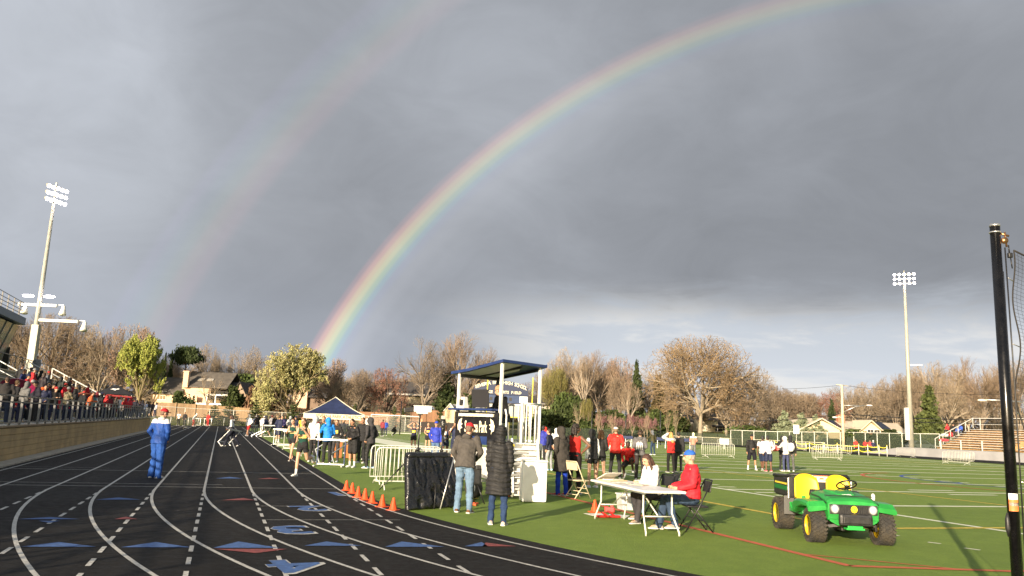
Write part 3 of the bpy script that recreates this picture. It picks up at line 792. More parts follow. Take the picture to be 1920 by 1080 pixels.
    if hat is not None:
        kind2, hcol = hat[0], hat[1]; mb = MB()
        if kind2 in ('cap', 'capback'):
            k = 1 if kind2 == 'cap' else -1
            n = 16; rings = []
            for t in np.linspace(0, 1, 8):
                a = t * math.pi / 2; rings.append([hp(.090 * math.cos(a) * math.cos(q) + 0, -.012 + .108 * math.cos(a) * math.sin(q), .042 + .092 * math.sin(a)) for q in [2 * math.pi * i / n for i in range(n)]])
            mb.smooth = True; mb.loft(rings)
            br = []
            for q in np.linspace(-1.15, 1.15, 9): br.append((.088 * math.sin(q), k * (.09 + .085 * math.cos(q) ** .8) - .012))
            top_ = [hp(x, y, .050 - .03 * max(0, (abs(y) - .09)) * 6 * .3) for x, y in br]; bot_ = [p + hx @ Vector((0, 0, -.008)) for p in top_]
            inn = [hp(.084 * math.sin(q), k * .085 * math.cos(q) - .012, .052) for q in np.linspace(-1.15, 1.15, 9)]; inb = [p + hx @ Vector((0, 0, -.008)) for p in inn]
            b = len(mb.v); mb.v += [tuple(p) for p in top_ + inn + bot_ + inb]
            for i in range(8):
                for f in ((b + i, b + i + 1, b + 10 + i, b + 9 + i), (b + 18 + i, b + 27 + i, b + 28 + i, b + 19 + i), (b + i, b + 18 + i, b + 19 + i, b + i + 1)):
                    mb.f.append(f); mb.mi.append(1 if len(hat) > 2 else 0); mb.sm.append(False)
            mb.cur = 0; mb.ell(hp(0, -.012, .136), .010, None, 6, 4)
            ms = [cloth(hcol)] + ([cloth(hat[2])] if len(hat) > 2 else [])
            parts.append(mb.build('cap', ms, root))
        else:
            mb.ell(hp(0, -.015, .055), (.090, .103, .092), hx); mb.tube([hp(.088 * math.cos(a), -.012 + .100 * math.sin(a), .035) for a in np.linspace(0, 2 * math.pi, 17)[:-1]], .014, 8, closed=True)
            if kind2 == 'pom': mb.ell(hp(0, -.02, .165), .034)
            me = remesh(mb, vx, 1); me.materials.append(cloth(hcol)); parts.append(link_mesh('beanie', me, root))
    for p in parts: p.scale = (s, s, s)
    root['_h'] = 0
    del root['_h']
    if seat is not None: root.location.z += seat - pz * s + (.09 * s)
    root.location.z += lift
    # useful points in world space
    wm = Matrix.Translation(root.location) @ Matrix.Rotation(-R_(face), 4, 'Z')
    return dict(root=root, hand=[wm @ (a[2] * s) for a in arm], chest=wm @ ((base + tp(0, .14, .28)) * s), back=wm @ ((base + tp(0, -.15, .30)) * s), head=wm @ (hc * s), hip=wm @ (base * s), T=T, s=s, base=base, parts=parts)
def denim(col):
    return mat('denim_%02x%02x%02x' % tuple(int(c * 255) for c in col), col, .85, col2=tuple(c * 1.5 for c in col), vscale=5, bump=.3, bscale=60, spec=.2)
def cap_n(v): return v
# ------------------------------------------------------------------ people on the track and around the finish
BLK, NAVY, CHAR, WHT, REDC, GRY = (.025, .025, .027), (.018, .024, .06), (.05, .05, .052), (.72, .72, .70), (.55, .022, .03), (.16, .16, .17)
BLUE = (.022, .10, .42)
DKG = (.012, .055, .042)
def at(x, y): return tuple(G(x, y))
P = person
P(at(290, 896), 18, 'coach in blue track suit with red cap watching from the lanes', 1.80, 'relax', ('pocket', 'pocket'), 3, head=(8, 25), top=('jacket', (.018, .068, .29), (.62, .60, .60), 'yoke'), bottom=('baggy', (.022, .08, .31)), hat=('cap', REDC), hair=('short', (.2, .12, .08)), shoes=(.5, .5, .48), lod=0, bulk=1.12)
P(at(563, 893), 196, 'runner in green vest mid stride at the inner lane, arm raised', 1.70, 'runback', (((.10, .06, -.26), (-.02, .22, -.02)), 'runf'), 4, female=True, top=('tank', DKG, (.75, .58, .16), 'band'), bottom=('short_shorts', BLK), hair=('pony', (.12, .06, .03)), shoes=(.7, .68, .62), socks=True, lod=0, mirror=True)
P(at(545, 864), 188, 'runner in green vest behind the leading green runner', 1.68, 'walk', ('down', 'runf'), 4, female=True, top=('tank', DKG, (.75, .62, .25), 'band'), bottom=('short_shorts', BLK), hair=('pony', (.06, .03, .02)), shoes=BLK, lod=1)
P(at(868, 961), 12, 'man in dark grey sweatshirt and red cap bending over the equipment', 1.76, 'relax', (((.10, .05, -.27), (.02, .22, -.42)), ((.1, .08, -.26), (-.06, .28, -.36))), 12, head=(12, 10), top=('hoodie', (.075, .068, .062)), bottom=('jeans', (.105, .165, .245)), hat=('cap', REDC), hair=('short', (.15, .1, .07)), shoes=(.13, .06, .03), lod=0, bulk=1.16)
P(at(932, 984), 6, 'woman in long black quilted puffer coat with hood up', 1.70, 'stand', (((.05, -.02, -.28), (.03, .08, -.50)), ((.05, -.02, -.28), (.03, .06, -.51))), 4, female=True, top=('puffer', (.022, .022, .023)), bottom=('jeans', (.018, .035, .085)), hood=(.022, .022, .023), shoes=(.40, .37, .33), lod=0, head=(4, 4))
P(at(692, 878), 300, 'teenager in charcoal hoodie with hood up and light blue shoes', 1.80, 'relax', ('pocket', 'pocket'), 5, top=('hoodie', (.05, .048, .052)), bottom=('trousers', (.022, .02, .022)), hood=(.05, .048, .052), shoes=(.25, .45, .65), lod=0, head=(6, 0))
P(at(659, 876), 205, 'boy in black jacket and black shorts with white socks', 1.74, 'stand', ('front', 'front'), 8, skin='tan', top=('jacket', (.016, .016, .018)), bottom=('shorts', BLK), hair=('short', (.02, .013, .01)), shoes=WHT, socks=True, lod=0, bulk=1.05, head=(14, 0))
P(at(676, 868), 195, 'boy in black jacket with cream stripe behind the shorts boy', 1.80, 'stand', ('down', 'down'), 2, skin='tan', top=('jacket', BLK, (.62, .55, .35), 'sleeveline'), bottom=('trousers', BLK), hair=('short', (.02, .013, .01)), shoes=WHT, lod=1)
P(at(684, 862), 10, 'athlete in white hooded top half hidden behind charcoal hoodie', 1.76, 'stand', ('down', 'down'), 3, top=('hoodie', WHT), bottom=('trousers', CHAR), hood=WHT, lod=1)
P(at(611, 870), 330, 'athlete in bright blue rain jacket with hood up beside the hurdle', 1.74, 'stand', ('face', 'front'), 6, top=('jacket', (.02, .22, .68)), bottom=('trousers', BLK), hood=(.02, .22, .68), shoes=(.6, .6, .6), lod=0, bulk=1.1)
P(at(627, 866), 190, 'girl with long dark hair in black hoodie by the hurdle', 1.68, 'stand', ('pocket', 'pocket'), 2, female=True, top=('hoodie', BLK, (.55, .5, .1), 'chest'), bottom=('trousers', CHAR), hair=('long', (.05, .025, .015)), shoes=(.3, .5, .6), lod=1)
P(at(584, 866), 25, 'athlete in white hoodie with hood up behind the runners', 1.78, 'relax', ('down', 'down'), 3, top=('hoodie', WHT), bottom=('trousers', BLK), hood=WHT, shoes=(.6, .6, .55), lod=1)
P(at(602, 862), 190, 'red haired boy in green vest under the canopy', 1.78, 'stand', ('down', 'pocket'), 2, top=('tee', DKG), bottom=('trousers', BLK), hair=('short', (.28, .09, .03)), lod=1)
HC = P(at(432, 837), 262, 'athlete in white sweatshirt carrying a hurdle across the lanes', 1.72, 'walk', ('carry', 'carry'), 5, skin='brown', female=True, top=('hoodie', (.60, .60, .60), (.10, .10, .12), 'lower'), bottom=('baggy', (.02, .022, .035)), hair=('long', (.06, .03, .02)), shoes=(.55, .55, .55), lod=1)
for x, y, f, lab, kw in [
    (465, 818, 200, 'athlete in white hoodie and red shorts stepping over hurdles', dict(stance='stretch', top=('hoodie', WHT), bottom=('shorts', (.4, .03, .03)), hood=WHT, skin='tan')),
    (472, 812, 30, 'athlete in pale grey shirt bending at the hurdle row', dict(stance='bend', lean=35, top=('tee', (.5, .5, .55)), bottom=('trousers', GRY), hat=('beanie', (.55, .5, .5)))),
    (480, 813, 20, 'athlete in black jacket and grey trousers by the hurdle row', dict(top=('jacket', BLK), bottom=('trousers', GRY))),
    (489, 810, 25, 'athlete in white shirt leaning on a hurdle', dict(stance='bend', lean=30, top=('jacket', WHT), bottom=('trousers', WHT), hat=('beanie', WHT))),
    (497, 819, 290, 'athlete in black jacket with bare legs at the hurdle row', dict(stance='walk', top=('jacket', NAVY), bottom=('shorts', BLK), hood=(.03, .03, .04), skin='light')),
    (507, 812, 30, 'athlete in grey top and maroon cap by the hurdles', dict(top=('jacket', (.35, .34, .36)), bottom=('trousers', BLK), hat=('cap', (.3, .03, .04)))),
    (513, 815, 190, 'athlete in black top facing away from the maroon cap', dict(top=('jacket', BLK), bottom=('shorts', NAVY))),
    (520, 830, 25, 'athlete in navy shorts and white socks next to white hurdle', dict(top=('jacket', NAVY), bottom=('shorts', NAVY), socks=True, shoes=WHT)),
    (527, 822, 200, 'athlete in purple navy jacket behind the white hurdle bar', dict(top=('jacket', (.03, .025, .09)), bottom=('trousers', BLK))),
    (533, 818, 180, 'athlete in dark blue top among the hurdle group', dict(top=('jacket', (.02, .03, .09)), bottom=('trousers', BLK), skin='tan')),
    (541, 822, 20, 'athlete in light grey hoodie behind the hurdle row', dict(top=('hoodie', (.4, .4, .4)), bottom=('trousers', BLK), hood=(.4, .4, .4))),
    (552, 825, 190, 'athlete in navy jacket and navy cap near the canopy leg', dict(top=('jacket', NAVY), bottom=('trousers', BLK), hat=('cap', NAVY))),
    (564, 826, 170, 'athlete in yellow top near the canopy leg', dict(top=('tee', (.7, .55, .05)), bottom=('shorts', BLK), skin='tan')),
    (592, 848, 180, 'person in maroon jacket in the shade of the canopy', dict(top=('jacket', (.16, .02, .03)), bottom=('trousers', BLK))),
    (620, 846, 200, 'person in black standing inside the navy canopy', dict(top=('jacket', BLK), bottom=('trousers', BLK), skin='brown')),
    (641, 850, 185, 'person in grey shirt at the desk under the canopy', dict(top=('tee', (.32, .3, .3)), bottom=('trousers', BLK))),
    (334, 798, 180, 'distant athlete in white and red shirt at end of stand wall', dict(top=('tee', WHT, (.5, .03, .03), 'chest'), bottom=('trousers', BLK))),
    (345, 799, 190, 'distant athlete in black beside the white shirted one', dict(top=('jacket', BLK), bottom=('trousers', BLK), shoes=WHT)),
    (362, 799, 100, 'distant athlete in white hood and red trousers bending', dict(stance='bend', lean=35, top=('hoodie', WHT), bottom=('trousers', (.5, .03, .03)), hood=WHT)),
    (389, 799, 200, 'distant athlete all in red beside a far hurdle', dict(top=('jacket', (.45, .03, .03)), bottom=('trousers', (.5, .04, .04)))),
    (716, 818, 30, 'athlete in maroon jacket on the infield by the soccer goal', dict(top=('jacket', (.22, .03, .04)), bottom=('trousers', BLK), skin='brown', H=1.82)),
    (722, 817, 160, 'athlete in royal blue jacket on the infield by the soccer goal', dict(top=('jacket', (.03, .08, .42)), bottom=('trousers', NAVY), skin='brown', shoes=WHT)),
    (735, 818, 90, 'person in black crouched low on the infield', dict(stance='crouch', lean=35, arms=('fwd', 'fwd'), top=('jacket', BLK), bottom=('trousers', BLK))),
]:
    kw = dict(kw); st = kw.pop('stance', 'stand'); ar = kw.pop('arms', ('pocket', 'down')); ln = kw.pop('lean', 3); h = kw.pop('H', 1.76)
    P(at(x, y), f, lab, h, st, ar, ln, lod=2, **kw)
P(at(774, 850), 190, 'girl in black and yellow vest with hands on her head', 1.68, 'stand', ('head', 'head'), 0, female=True, top=('tank', (.02, .02, .05), (.75, .6, .05), 'chest'), bottom=('short_shorts', BLK), hair=('bun', (.12, .06, .03)), shoes=(.6, .5, .4), lod=1)
P(at(801, 848), 185, 'girl in black and yellow vest wearing purple socks', 1.70, 'relax', ('down', 'front'), 4, female=True, top=('tank', (.02, .02, .05), (.75, .6, .05), 'chest'), bottom=('short_shorts', BLK), hair=('pony', (.25, .14, .06)), shoes=(.1, .02, .25), lod=1)
P(at(815, 868), 185, 'official in royal blue jacket, blue cap and jeans', 1.78, 'stand', ('down', 'pocket'), 2, top=('jacket', (.03, .05, .38)), bottom=('jeans', (.07, .12, .22)), hat=('cap', (.03, .06, .40)), hair=('short', (.4, .38, .35)), lod=1, bulk=1.1)
P(at(833, 866), 185, 'girl in navy shorts and striped vest behind the second tripod', 1.66, 'stand', ('front', 'head'), 6, female=True, skin='brown', top=('tank', (.02, .03, .08), (.6, .6, .6), 'open'), bottom=('short_shorts', NAVY), hair=('bun', BLK), shoes=(.7, .2, .25), lod=1)
P(at(851, 862), 195, 'athlete in navy vest with white sleeve left of the red cap man', 1.76, 'relax', ('pocket', 'face'), 3, skin='tan', top=('tee', NAVY, WHT, 'sleeve'), bottom=('shorts', NAVY), hair=('short', BLK), lod=1)
# right of the timing stand
P(at(1016, 870), 20, 'athlete in royal blue jacket beside the stair of the stand', 1.78, 'stand', ('down', 'down'), 3, skin='brown', top=('jacket', (.03, .04, .30)), bottom=('trousers', BLK), hair=('short', BLK), lod=1)
P(at(1029, 882), 300, 'girl with dark hair in navy jacket and grey leggings', 1.66, 'relax', ('down', 'pocket'), 3, female=True, top=('jacket', (.015, .018, .035)), bottom=('leggings', (.30, .31, .33)), hair=('short', (.03, .02, .015)), shoes=(.3, .6, .75), lod=1)
P(at(1041, 865), 20, 'athlete in white hoodie with bare legs beyond the stand', 1.72, 'walk', ('down', 'down'), 4, top=('hoodie', WHT), bottom=('shorts', BLK), hood=WHT, shoes=WHT, lod=1)
P(at(1021, 858), 10, 'spectator in red hooded top beyond the stand', 1.72, 'stand', ('down', 'down'), 3, top=('hoodie', REDC), bottom=('trousers', (.3, .3, .32)), hood=(.6, .04, .03), lod=2)
P(at(1052, 929), 318, 'person in long dark hooded parka and royal blue trousers', 1.74, 'stand', ('pocket', 'cross'), 4, top=('coat', (.045, .040, .036)), bottom=('trousers', (.015, .05, .42)), hood=(.045, .04, .036), shoes=(.42, .03, .02), lod=0, bulk=1.08)
P(at(1076, 926), 15, 'girl in red athletic jersey with hands on hips', 1.82, 'stand', ('hip', 'hip'), 0, female=True, skin='brown', head=(0, 70), top=('tank', (.50, .025, .02), (.5, .5, .5), 'chest'), bottom=('trousers', (.02, .014, .014)), hair=('curly', (.018, .012, .01)), shoes=BLK, lod=0)
P(at(1110, 914), 330, 'girl in black hoodie with one white sleeve and bare legs', 1.70, 'stand', ('down', 'down'), 3, female=True, top=('hoodie', (.022, .02, .02), (.66, .66, .64), 'sleeve'), bottom=('short_shorts', BLK), hood=(.02, .02, .02), shoes=(.6, .6, .58), lod=0)
P(at(1125, 906), 15, 'curly haired girl in black jacket and black shorts', 1.68, 'relax', ('front', 'front'), 3, female=True, top=('jacket', (.02, .019, .018)), bottom=('short_shorts', BLK), hair=('curly', (.22, .11, .05)), shoes=(.4, .4, .4), lod=1)
P(at(1153, 896), 15, 'man in red jacket with white shoulder stripes and white cap', 1.84, 'wide', ('pocket', 'pocket'), 2, top=('jacket', (.60, .030, .022), (.66, .66, .64), 'sleeveline'), bottom=('trousers', BLK), hat=('cap', (.6, .58, .52)), hair=('short', (.2, .13, .08)), shoes=BLK, lod=0, bulk=1.1)
P(at(1180, 897), 200, 'athlete in red shirt crouching behind the table', 1.74, 'crouch', ('lap', 'lap'), 30, skin='dark', top=('jacket', (.5, .02, .02)), bottom=('shorts', BLK), hair=('short', BLK), lod=1)
GH = P(at(1199, 900), 15, 'girl in grey hoodie with white print on the back', 1.76, 'stand', ('front', 'front'), 3, female=True, top=('hoodie', (.13, .125, .13)), bottom=('trousers', (.035, .030, .030)), hair=('bun', (.05, .03, .02)), shoes=(.5, .5, .5), lod=0, bulk=1.08)
P(at(1224, 853), 320, 'far spectator in olive jacket, grey hood and jeans', 1.80, 'relax', ('fwd', 'pocket'), 3, top=('jacket', (.055, .05, .022)), bottom=('jeans', (.02, .035, .07)), hood=(.12, .13, .15), shoes=WHT, lod=1)
P(at(1258, 886), 335, 'blonde girl in red sweatshirt with hand raised to her hair', 1.72, 'relax', ('head', 'face'), 0, female=True, top=('hoodie', (.62, .028, .025), (.62, .62, .6), 'yoke'), bottom=('leggings', (.014, .013, .013)), hair=('long', (.52, .30, .10)), shoes=BLK, lod=0, bulk=1.1)
P(at(1300, 856), 20, 'far spectator in salmon jacket with white hood', 1.76, 'stand', ('front', 'front'), 3, top=('jacket', (.55, .22, .16), (.7, .7, .7), 'yoke'), bottom=('trousers', GRY), hood=(.7, .7, .45), shoes=WHT, lod=1)
P(at(1272, 884), 20, 'person in black mostly hidden behind the blonde girl', 1.74, 'stand', ('down', 'down'), 3, top=('jacket', BLK), bottom=('trousers', BLK), hair=('short', BLK), shoes=BLK, lod=2)
P(at(1410, 881), 185, 'athlete in black pullover, black shorts and white shoes', 1.78, 'wide', ('front', 'down'), 2, skin='tan', top=('jacket', (.015, .015, .016)), bottom=('shorts', (.012, .012, .02)), hair=('short', (.03, .02, .015)), hat=('cap', BLK), shoes=WHT, socks=True, lod=1)
P(at(1430, 883), 30, 'athlete in navy and white vest striding past the black pullover', 1.76, 'walk', ('down', 'down'), 5, skin='brown', top=('tee', (.62, .60, .60), NAVY, 'open'), bottom=('shorts', (.02, .03, .07)), hair=('short', BLK), shoes=BLK, lod=1)
P(at(1441, 884), 350, 'athlete in white shirt with pink shoes', 1.74, 'stand', ('down', 'pocket'), 3, skin='brown', top=('jacket', (.64, .60, .60)), bottom=('shorts', NAVY), hair=('short', BLK), shoes=(.7, .08, .14), lod=1)
WH = P(at(1474, 884), 330, 'person in white hooded top and blue leggings pointing left', 1.74, 'relax', ('fwd', 'down'), 3, female=True, top=('hoodie', (.62, .60, .58)), bottom=('leggings', (.05, .06, .13)), hood=(.66, .64, .58), shoes=(.6, .6, .6), lod=1)
BP = P(at(1483, 884), 15, 'person in black hood with white backpack', 1.80, 'stand', ('down', 'down'), 3, top=('hoodie', (.02, .018, .018)), bottom=('trousers', (.10, .10, .10)), hood=BLK, shoes=(.5, .5, .5), lod=1)
P(at(1468, 882), 20, 'person in black jacket behind the white hooded top', 1.76, 'stand', ('pocket', 'down'), 3, top=('jacket', BLK), bottom=('trousers', BLK), hair=('curly', BLK), shoes=BLK, lod=2)
# seated at the table
SW = P((2.98, 16.2, 0), 246, 'woman in white sweater seated at the folding table writing', 1.68, 'sit2', ('table', 'table'), 12, head=(26, 0), female=True, top=('hoodie', (.68, .66, .62)), bottom=('leggings', (.045, .043, .048)), hair=('long', (.07, .035, .025)), shoes=(.25, .22, .2), lod=0, bulk=1.05)
SM = P((3.42, 15.05, 0), 266, 'man in red jacket and blue cap seated at the end of the table', 1.80, 'sit2', ('lap', 'lap'), -2, head=(6, 10), top=('jacket', (.66, .022, .035)), bottom=('jeans', (.03, .05, .09)), hat=('cap', (.03, .13, .55), (.6, .62, .65)), hair=('short', (.35, .3, .26)), shoes=(.35, .32, .28), lod=0, bulk=1.25, mirror=True)
for x, y, lab, kw in [
    (1605, 847, 'far spectator in long red coat near the right stand', dict(top=('coat', (.55, .05, .04)), bottom=('trousers', BLK), hair=('short', (.2, .08, .05)))),
    (1623, 849, 'far spectator in red shirt with black bag', dict(top=('jacket', (.5, .04, .04)), bottom=('trousers', BLK))),
    (1632, 848, 'far spectator in red jacket half hidden by a post', dict(top=('jacket', (.55, .05, .05)), bottom=('trousers', BLK))),
    (1638, 850, 'far spectator in navy with white hood by the right stand', dict(top=('jacket', NAVY), bottom=('trousers', NAVY), hood=WHT, shoes=WHT)),
    (1684, 838, 'far spectator in red raincoat on the grey walkway', dict(top=('coat', (.62, .05, .05)), bottom=('trousers', (.5, .5, .5)), hood=(.62, .05, .05), lift=.4)),
    (1692, 838, 'far spectator in red poncho next to red raincoat', dict(top=('coat', (.66, .06, .05)), bottom=('trousers', (.55, .55, .55)), hood=(.62, .05, .05), lift=.4))]:
    P(at(x, y), 200, lab, 1.76, 'stand', ('pocket', 'pocket'), 3, lod=2, **kw)
# ------------------------------------------------------------------ equipment on the field
ALU = mat('aluminium', (.62, .62, .60), .38, metal=.85, var=.12, vscale=5)
GALV = mat('galvanised_steel', (.68, .68, .60), .5, metal=.15, var=.15, vscale=8)
WPAINT = mat('white_paint', (.74, .74, .70), .45, var=.08, vscale=5)
WPLAST = mat('white_plastic', (.76, .75, .72), .4, var=.06, vscale=4)
BLKM = mat('black_metal', (.015, .015, .016), .38, var=.2, vscale=9)
BLKP = mat('black_plastic', (.020, .020, .021), .48, var=.25, vscale=14, bump=.15, bscale=90)
RUBBER = mat('tyre_rubber', (.024, .023, .022), .8, col2=(.055, .046, .034), vscale=5, bump=.3, bscale=60)
NAVYF = mat('navy_fabric', (.012, .022, .075), .7, var=.3, vscale=3, bump=.2, bscale=12)
NAVYP = mat('navy_paint', (.016, .035, .13), .42, var=.15, vscale=6)
CREAM = mat('cream_fabric', (.72, .66, .50), .8, var=.1, vscale=3, bump=.15, bscale=10)
ORANGE = mat('orange_plastic', (.72, .085, .018), .5, var=.18, vscale=8, spec=.4)
BEIGE = mat('beige_painted_metal', (.62, .52, .34), .45, var=.1, vscale=9)
REDM = mat('red_paint', (.45, .02, .018), .5, var=.2, vscale=8)
LETTER = mat('letter_cream', (.74, .70, .55), .6)
def orient(ax, ay): return Matrix(((ax[0], ay[0], 0), (ax[1], ay[1], 0), (0, 0, 1)))
# --- cones along the inner lane line
CONES = [(649, 921), (666, 926), (682, 932), (698, 938), (717, 944), (738, 957 - 5), (737, 957)]
CONES = [(649, 920), (660, 925), (671, 933), (684, 937.5), (697.5, 943.5), (716.5, 951), (737, 957)]
def cone(loc, rz, label, group=None, s=1.0):
    r = empty('traffic_cone', loc, rz, label, 'cone', group)
    mb = MB(); mb.smooth = True; n = 18
    rings = [[Vector((rd * math.cos(2 * math.pi * i / n), rd * math.sin(2 * math.pi * i / n), z)) for i in range(n)] for rd, z in ((.108, .022), (.098, .04), (.028, .30), (.024, .312), (.016, .312), (.016, .2))]
    mb.loft(rings, cap=False); mb.build('cone_body', ORANGE, r)
    mb = MB(); mb.box((0, 0, .0135), (.27, .27, .025), bev=.012); mb.build('base', ORANGE, r)
    r.scale = (s, s, s); return r
c0 = None; nms = ['farthest cone of the row beside the white barrier foot', 'second farthest cone in the orange row', 'third cone from the far end of the orange row', 'middle cone of the orange row', 'third cone from the near end of the orange row', 'second nearest cone of the orange row', 'nearest cone of the orange row by the black padded panel']
for i, (x, y) in enumerate(CONES):
    if c0 is None: c0 = cone(at(x, y), .3, nms[0], 'orange cones along the inner lane', .80)
    else:
        c = copy_tree(c0); c.location = at(x, y); c.rotation_euler = (0, 0, random.Random(i).uniform(0, 1.5)); c['label'] = nms[i]
c = copy_tree(c0); c.location = at(1115, 961); c['label'] = 'small orange cone standing beside papers near the folding table'; del c['group']; c.scale = (.85, .85, .85)
# --- crowd barriers
def barrier_proto():
    r = empty('crowd_barrier', (0, 0, 0), 0, 'x', 'barrier')
    mb = MB(); mb.smooth = True; L, H0, H1 = 1.15, .22, 1.06; c = .12
    pts = [(-L, 0, H0), (-L, 0, H1 - c), (-L + .035, 0, H1 - .035), (-L + c, 0, H1), (L - c, 0, H1), (L - .035, 0, H1 - .035), (L, 0, H1 - c), (L, 0, H0)]
    mb.tube(pts, .019, 8, closed=True); mb.build('frame', GALV, r)
    mb = MB(); mb.smooth = True
    for i in range(1, 18): x = -L + 2 * L * i / 18; mb.tube([(x, 0, H0), (x, 0, H1 - .01)], .011, 6)
    mb.build('bar_panel', GALV, r)
    for sx_ in (-.92, .92):
        mb = MB(); mb.smooth = True
        mb.tube([(sx_, 0, H0), (sx_, 0, .12)], .016, 8); mb.tube([(sx_, -.30, .015), (sx_, -.22, .10), (sx_, 0, .13), (sx_, .22, .10), (sx_, .30, .015)], .016, 8)
        mb.build('foot', GALV, r)
    return r
BAR = barrier_proto(); BG = 'steel crowd barriers on the turf'
def barrier(pa, pb, label, first=False, s=1.0):
    o = BAR if first else copy_tree(BAR)
    a, b = Vector(pa), Vector(pb); o.location = (a + b) / 2; o.rotation_euler = (0, 0, math.atan2(b.y - a.y, b.x - a.x)); o['label'] = label; o['group'] = BG; o.scale = (max(.8, (b - a).length / 2.3), 1, s); return o
g = lambda x, y: G(x, y)
a = g(702, 918); barrier(a, a + Vector((2.02, .62, 0)), 'near crowd barrier behind the orange cones', True)
a = g(692, 908); barrier(a, a + Vector((1.85, .95, 0)), 'second crowd barrier just behind the one at the cones')
def barpx(x0, y0, x1, y1, label):
    barrier(g(x0, y0), g(x1, y1), label)
barpx(1316, 858, 1377, 859, 'crowd barrier right of the salmon jacket spectator')
barpx(1523, 862, 1579, 864, 'crowd barrier on the turf left of the right floodlight pole')
barpx(1531, 851, 1597, 853, 'far crowd barrier behind the one left of the floodlight pole')
barpx(1480, 845, 1512, 846, 'far crowd barrier behind the white backpack')
barpx(1768, 869, 1819, 873, 'crowd barrier in front of the right hand bleachers'); barpx(1776, 864, 1827, 868, 'crowd barrier directly behind the one before the right bleachers')
barpx(1681, 856, 1716, 859, 'crowd barrier at the foot of the grey walkway'); barpx(1175, 852, 1205, 852, 'crowd barrier beyond the grey hoodie girl')
barpx(1345, 838, 1372, 838, 'small far crowd barrier beyond the salmon jacket')
barpx(345, 805, 372, 797, 'crowd barrier at the far end of the stand wall')
# --- hurdles
def hurdle_proto(bl):
    r = empty('hurdle', (0, 0, 0), 0, 'x', 'hurdle')
    mb = MB(); mb.box((0, 0, .965), (1.18, .025, .075), bev=.008); b = mb.build('crossbar', WPAINT, r)
    for sx_ in (-.5, .5):
        mb = MB(); mb.beam((sx_, 0, .05), (sx_, 0, .94), .035, .035); mb.build('upright', NAVYP if bl else ALU, r)
        mb = MB(); mb.beam((sx_, .02, .03), (sx_, -.66, .03), .04, .035); mb.build('foot', ALU, r)
    mb = MB(); mb.beam((-.5, .0, .07), (.5, .0, .07), .035, .05); mb.build('base_bar', WPAINT, r); return r
HB = hurdle_proto(True); HA = hurdle_proto(False); HG = 'athletics hurdles beside the inner lane'
def hurdle(loc, rz, label, proto=None, tilt=(0, 0), first=False):
    o = (proto or HA) if first else copy_tree(proto or HA); o.location = loc; o.rotation_euler = (tilt[0], tilt[1], rz); o['label'] = label; o['group'] = HG; return o
hurdle(at(619, 874), .05, 'hurdle with navy uprights and white bar nearest the camera', HB, first=True)
hurdle(Vector(at(604, 868)) + Vector((0, 0, .42)), 1.1, 'hurdle tipped and leaning on the navy one', HA, (1.0, .2), first=True)
hurdle(at(528, 835), .1, 'white topped hurdle beside the navy shorts athlete'); hurdle(at(549, 843), .2, 'second white hurdle nearer the runners')
hurdle(Vector(at(462, 816)) + Vector((0, 0, .12)), 1.2, 'hurdle tipped over by the red shorts athlete', tilt=(.7, 0)); hurdle(Vector(at(475, 819)) + Vector((0, 0, .1)), 1.5, 'hurdle lying low behind the red shorts athlete', tilt=(1.1, 0))
hurdle(Vector(at(490, 819)) + Vector((0, 0, .1)), .9, 'hurdle tilted near the white shirted athlete', tilt=(.6, 0)); hurdle(at(506, 820), .4, 'hurdle below the maroon capped athlete')
hurdle(at(535, 838), .5, 'hurdle between the white topped hurdle and the runners', tilt=(.1, 0)); hurdle(at(418, 797), .05, 'far white hurdle alone at the end of the lanes')
hurdle(at(389, 798), .05, 'far hurdle behind the red athlete'); hurdle(at(368, 798), .05, 'far hurdle behind the white hooded athlete')
h = hurdle(HC['hip'] + Vector((-.45, .1, -.75)), 1.3, 'hurdle carried low by the white sweatshirt athlete', tilt=(.75, 0.1))
h['group'] = HG
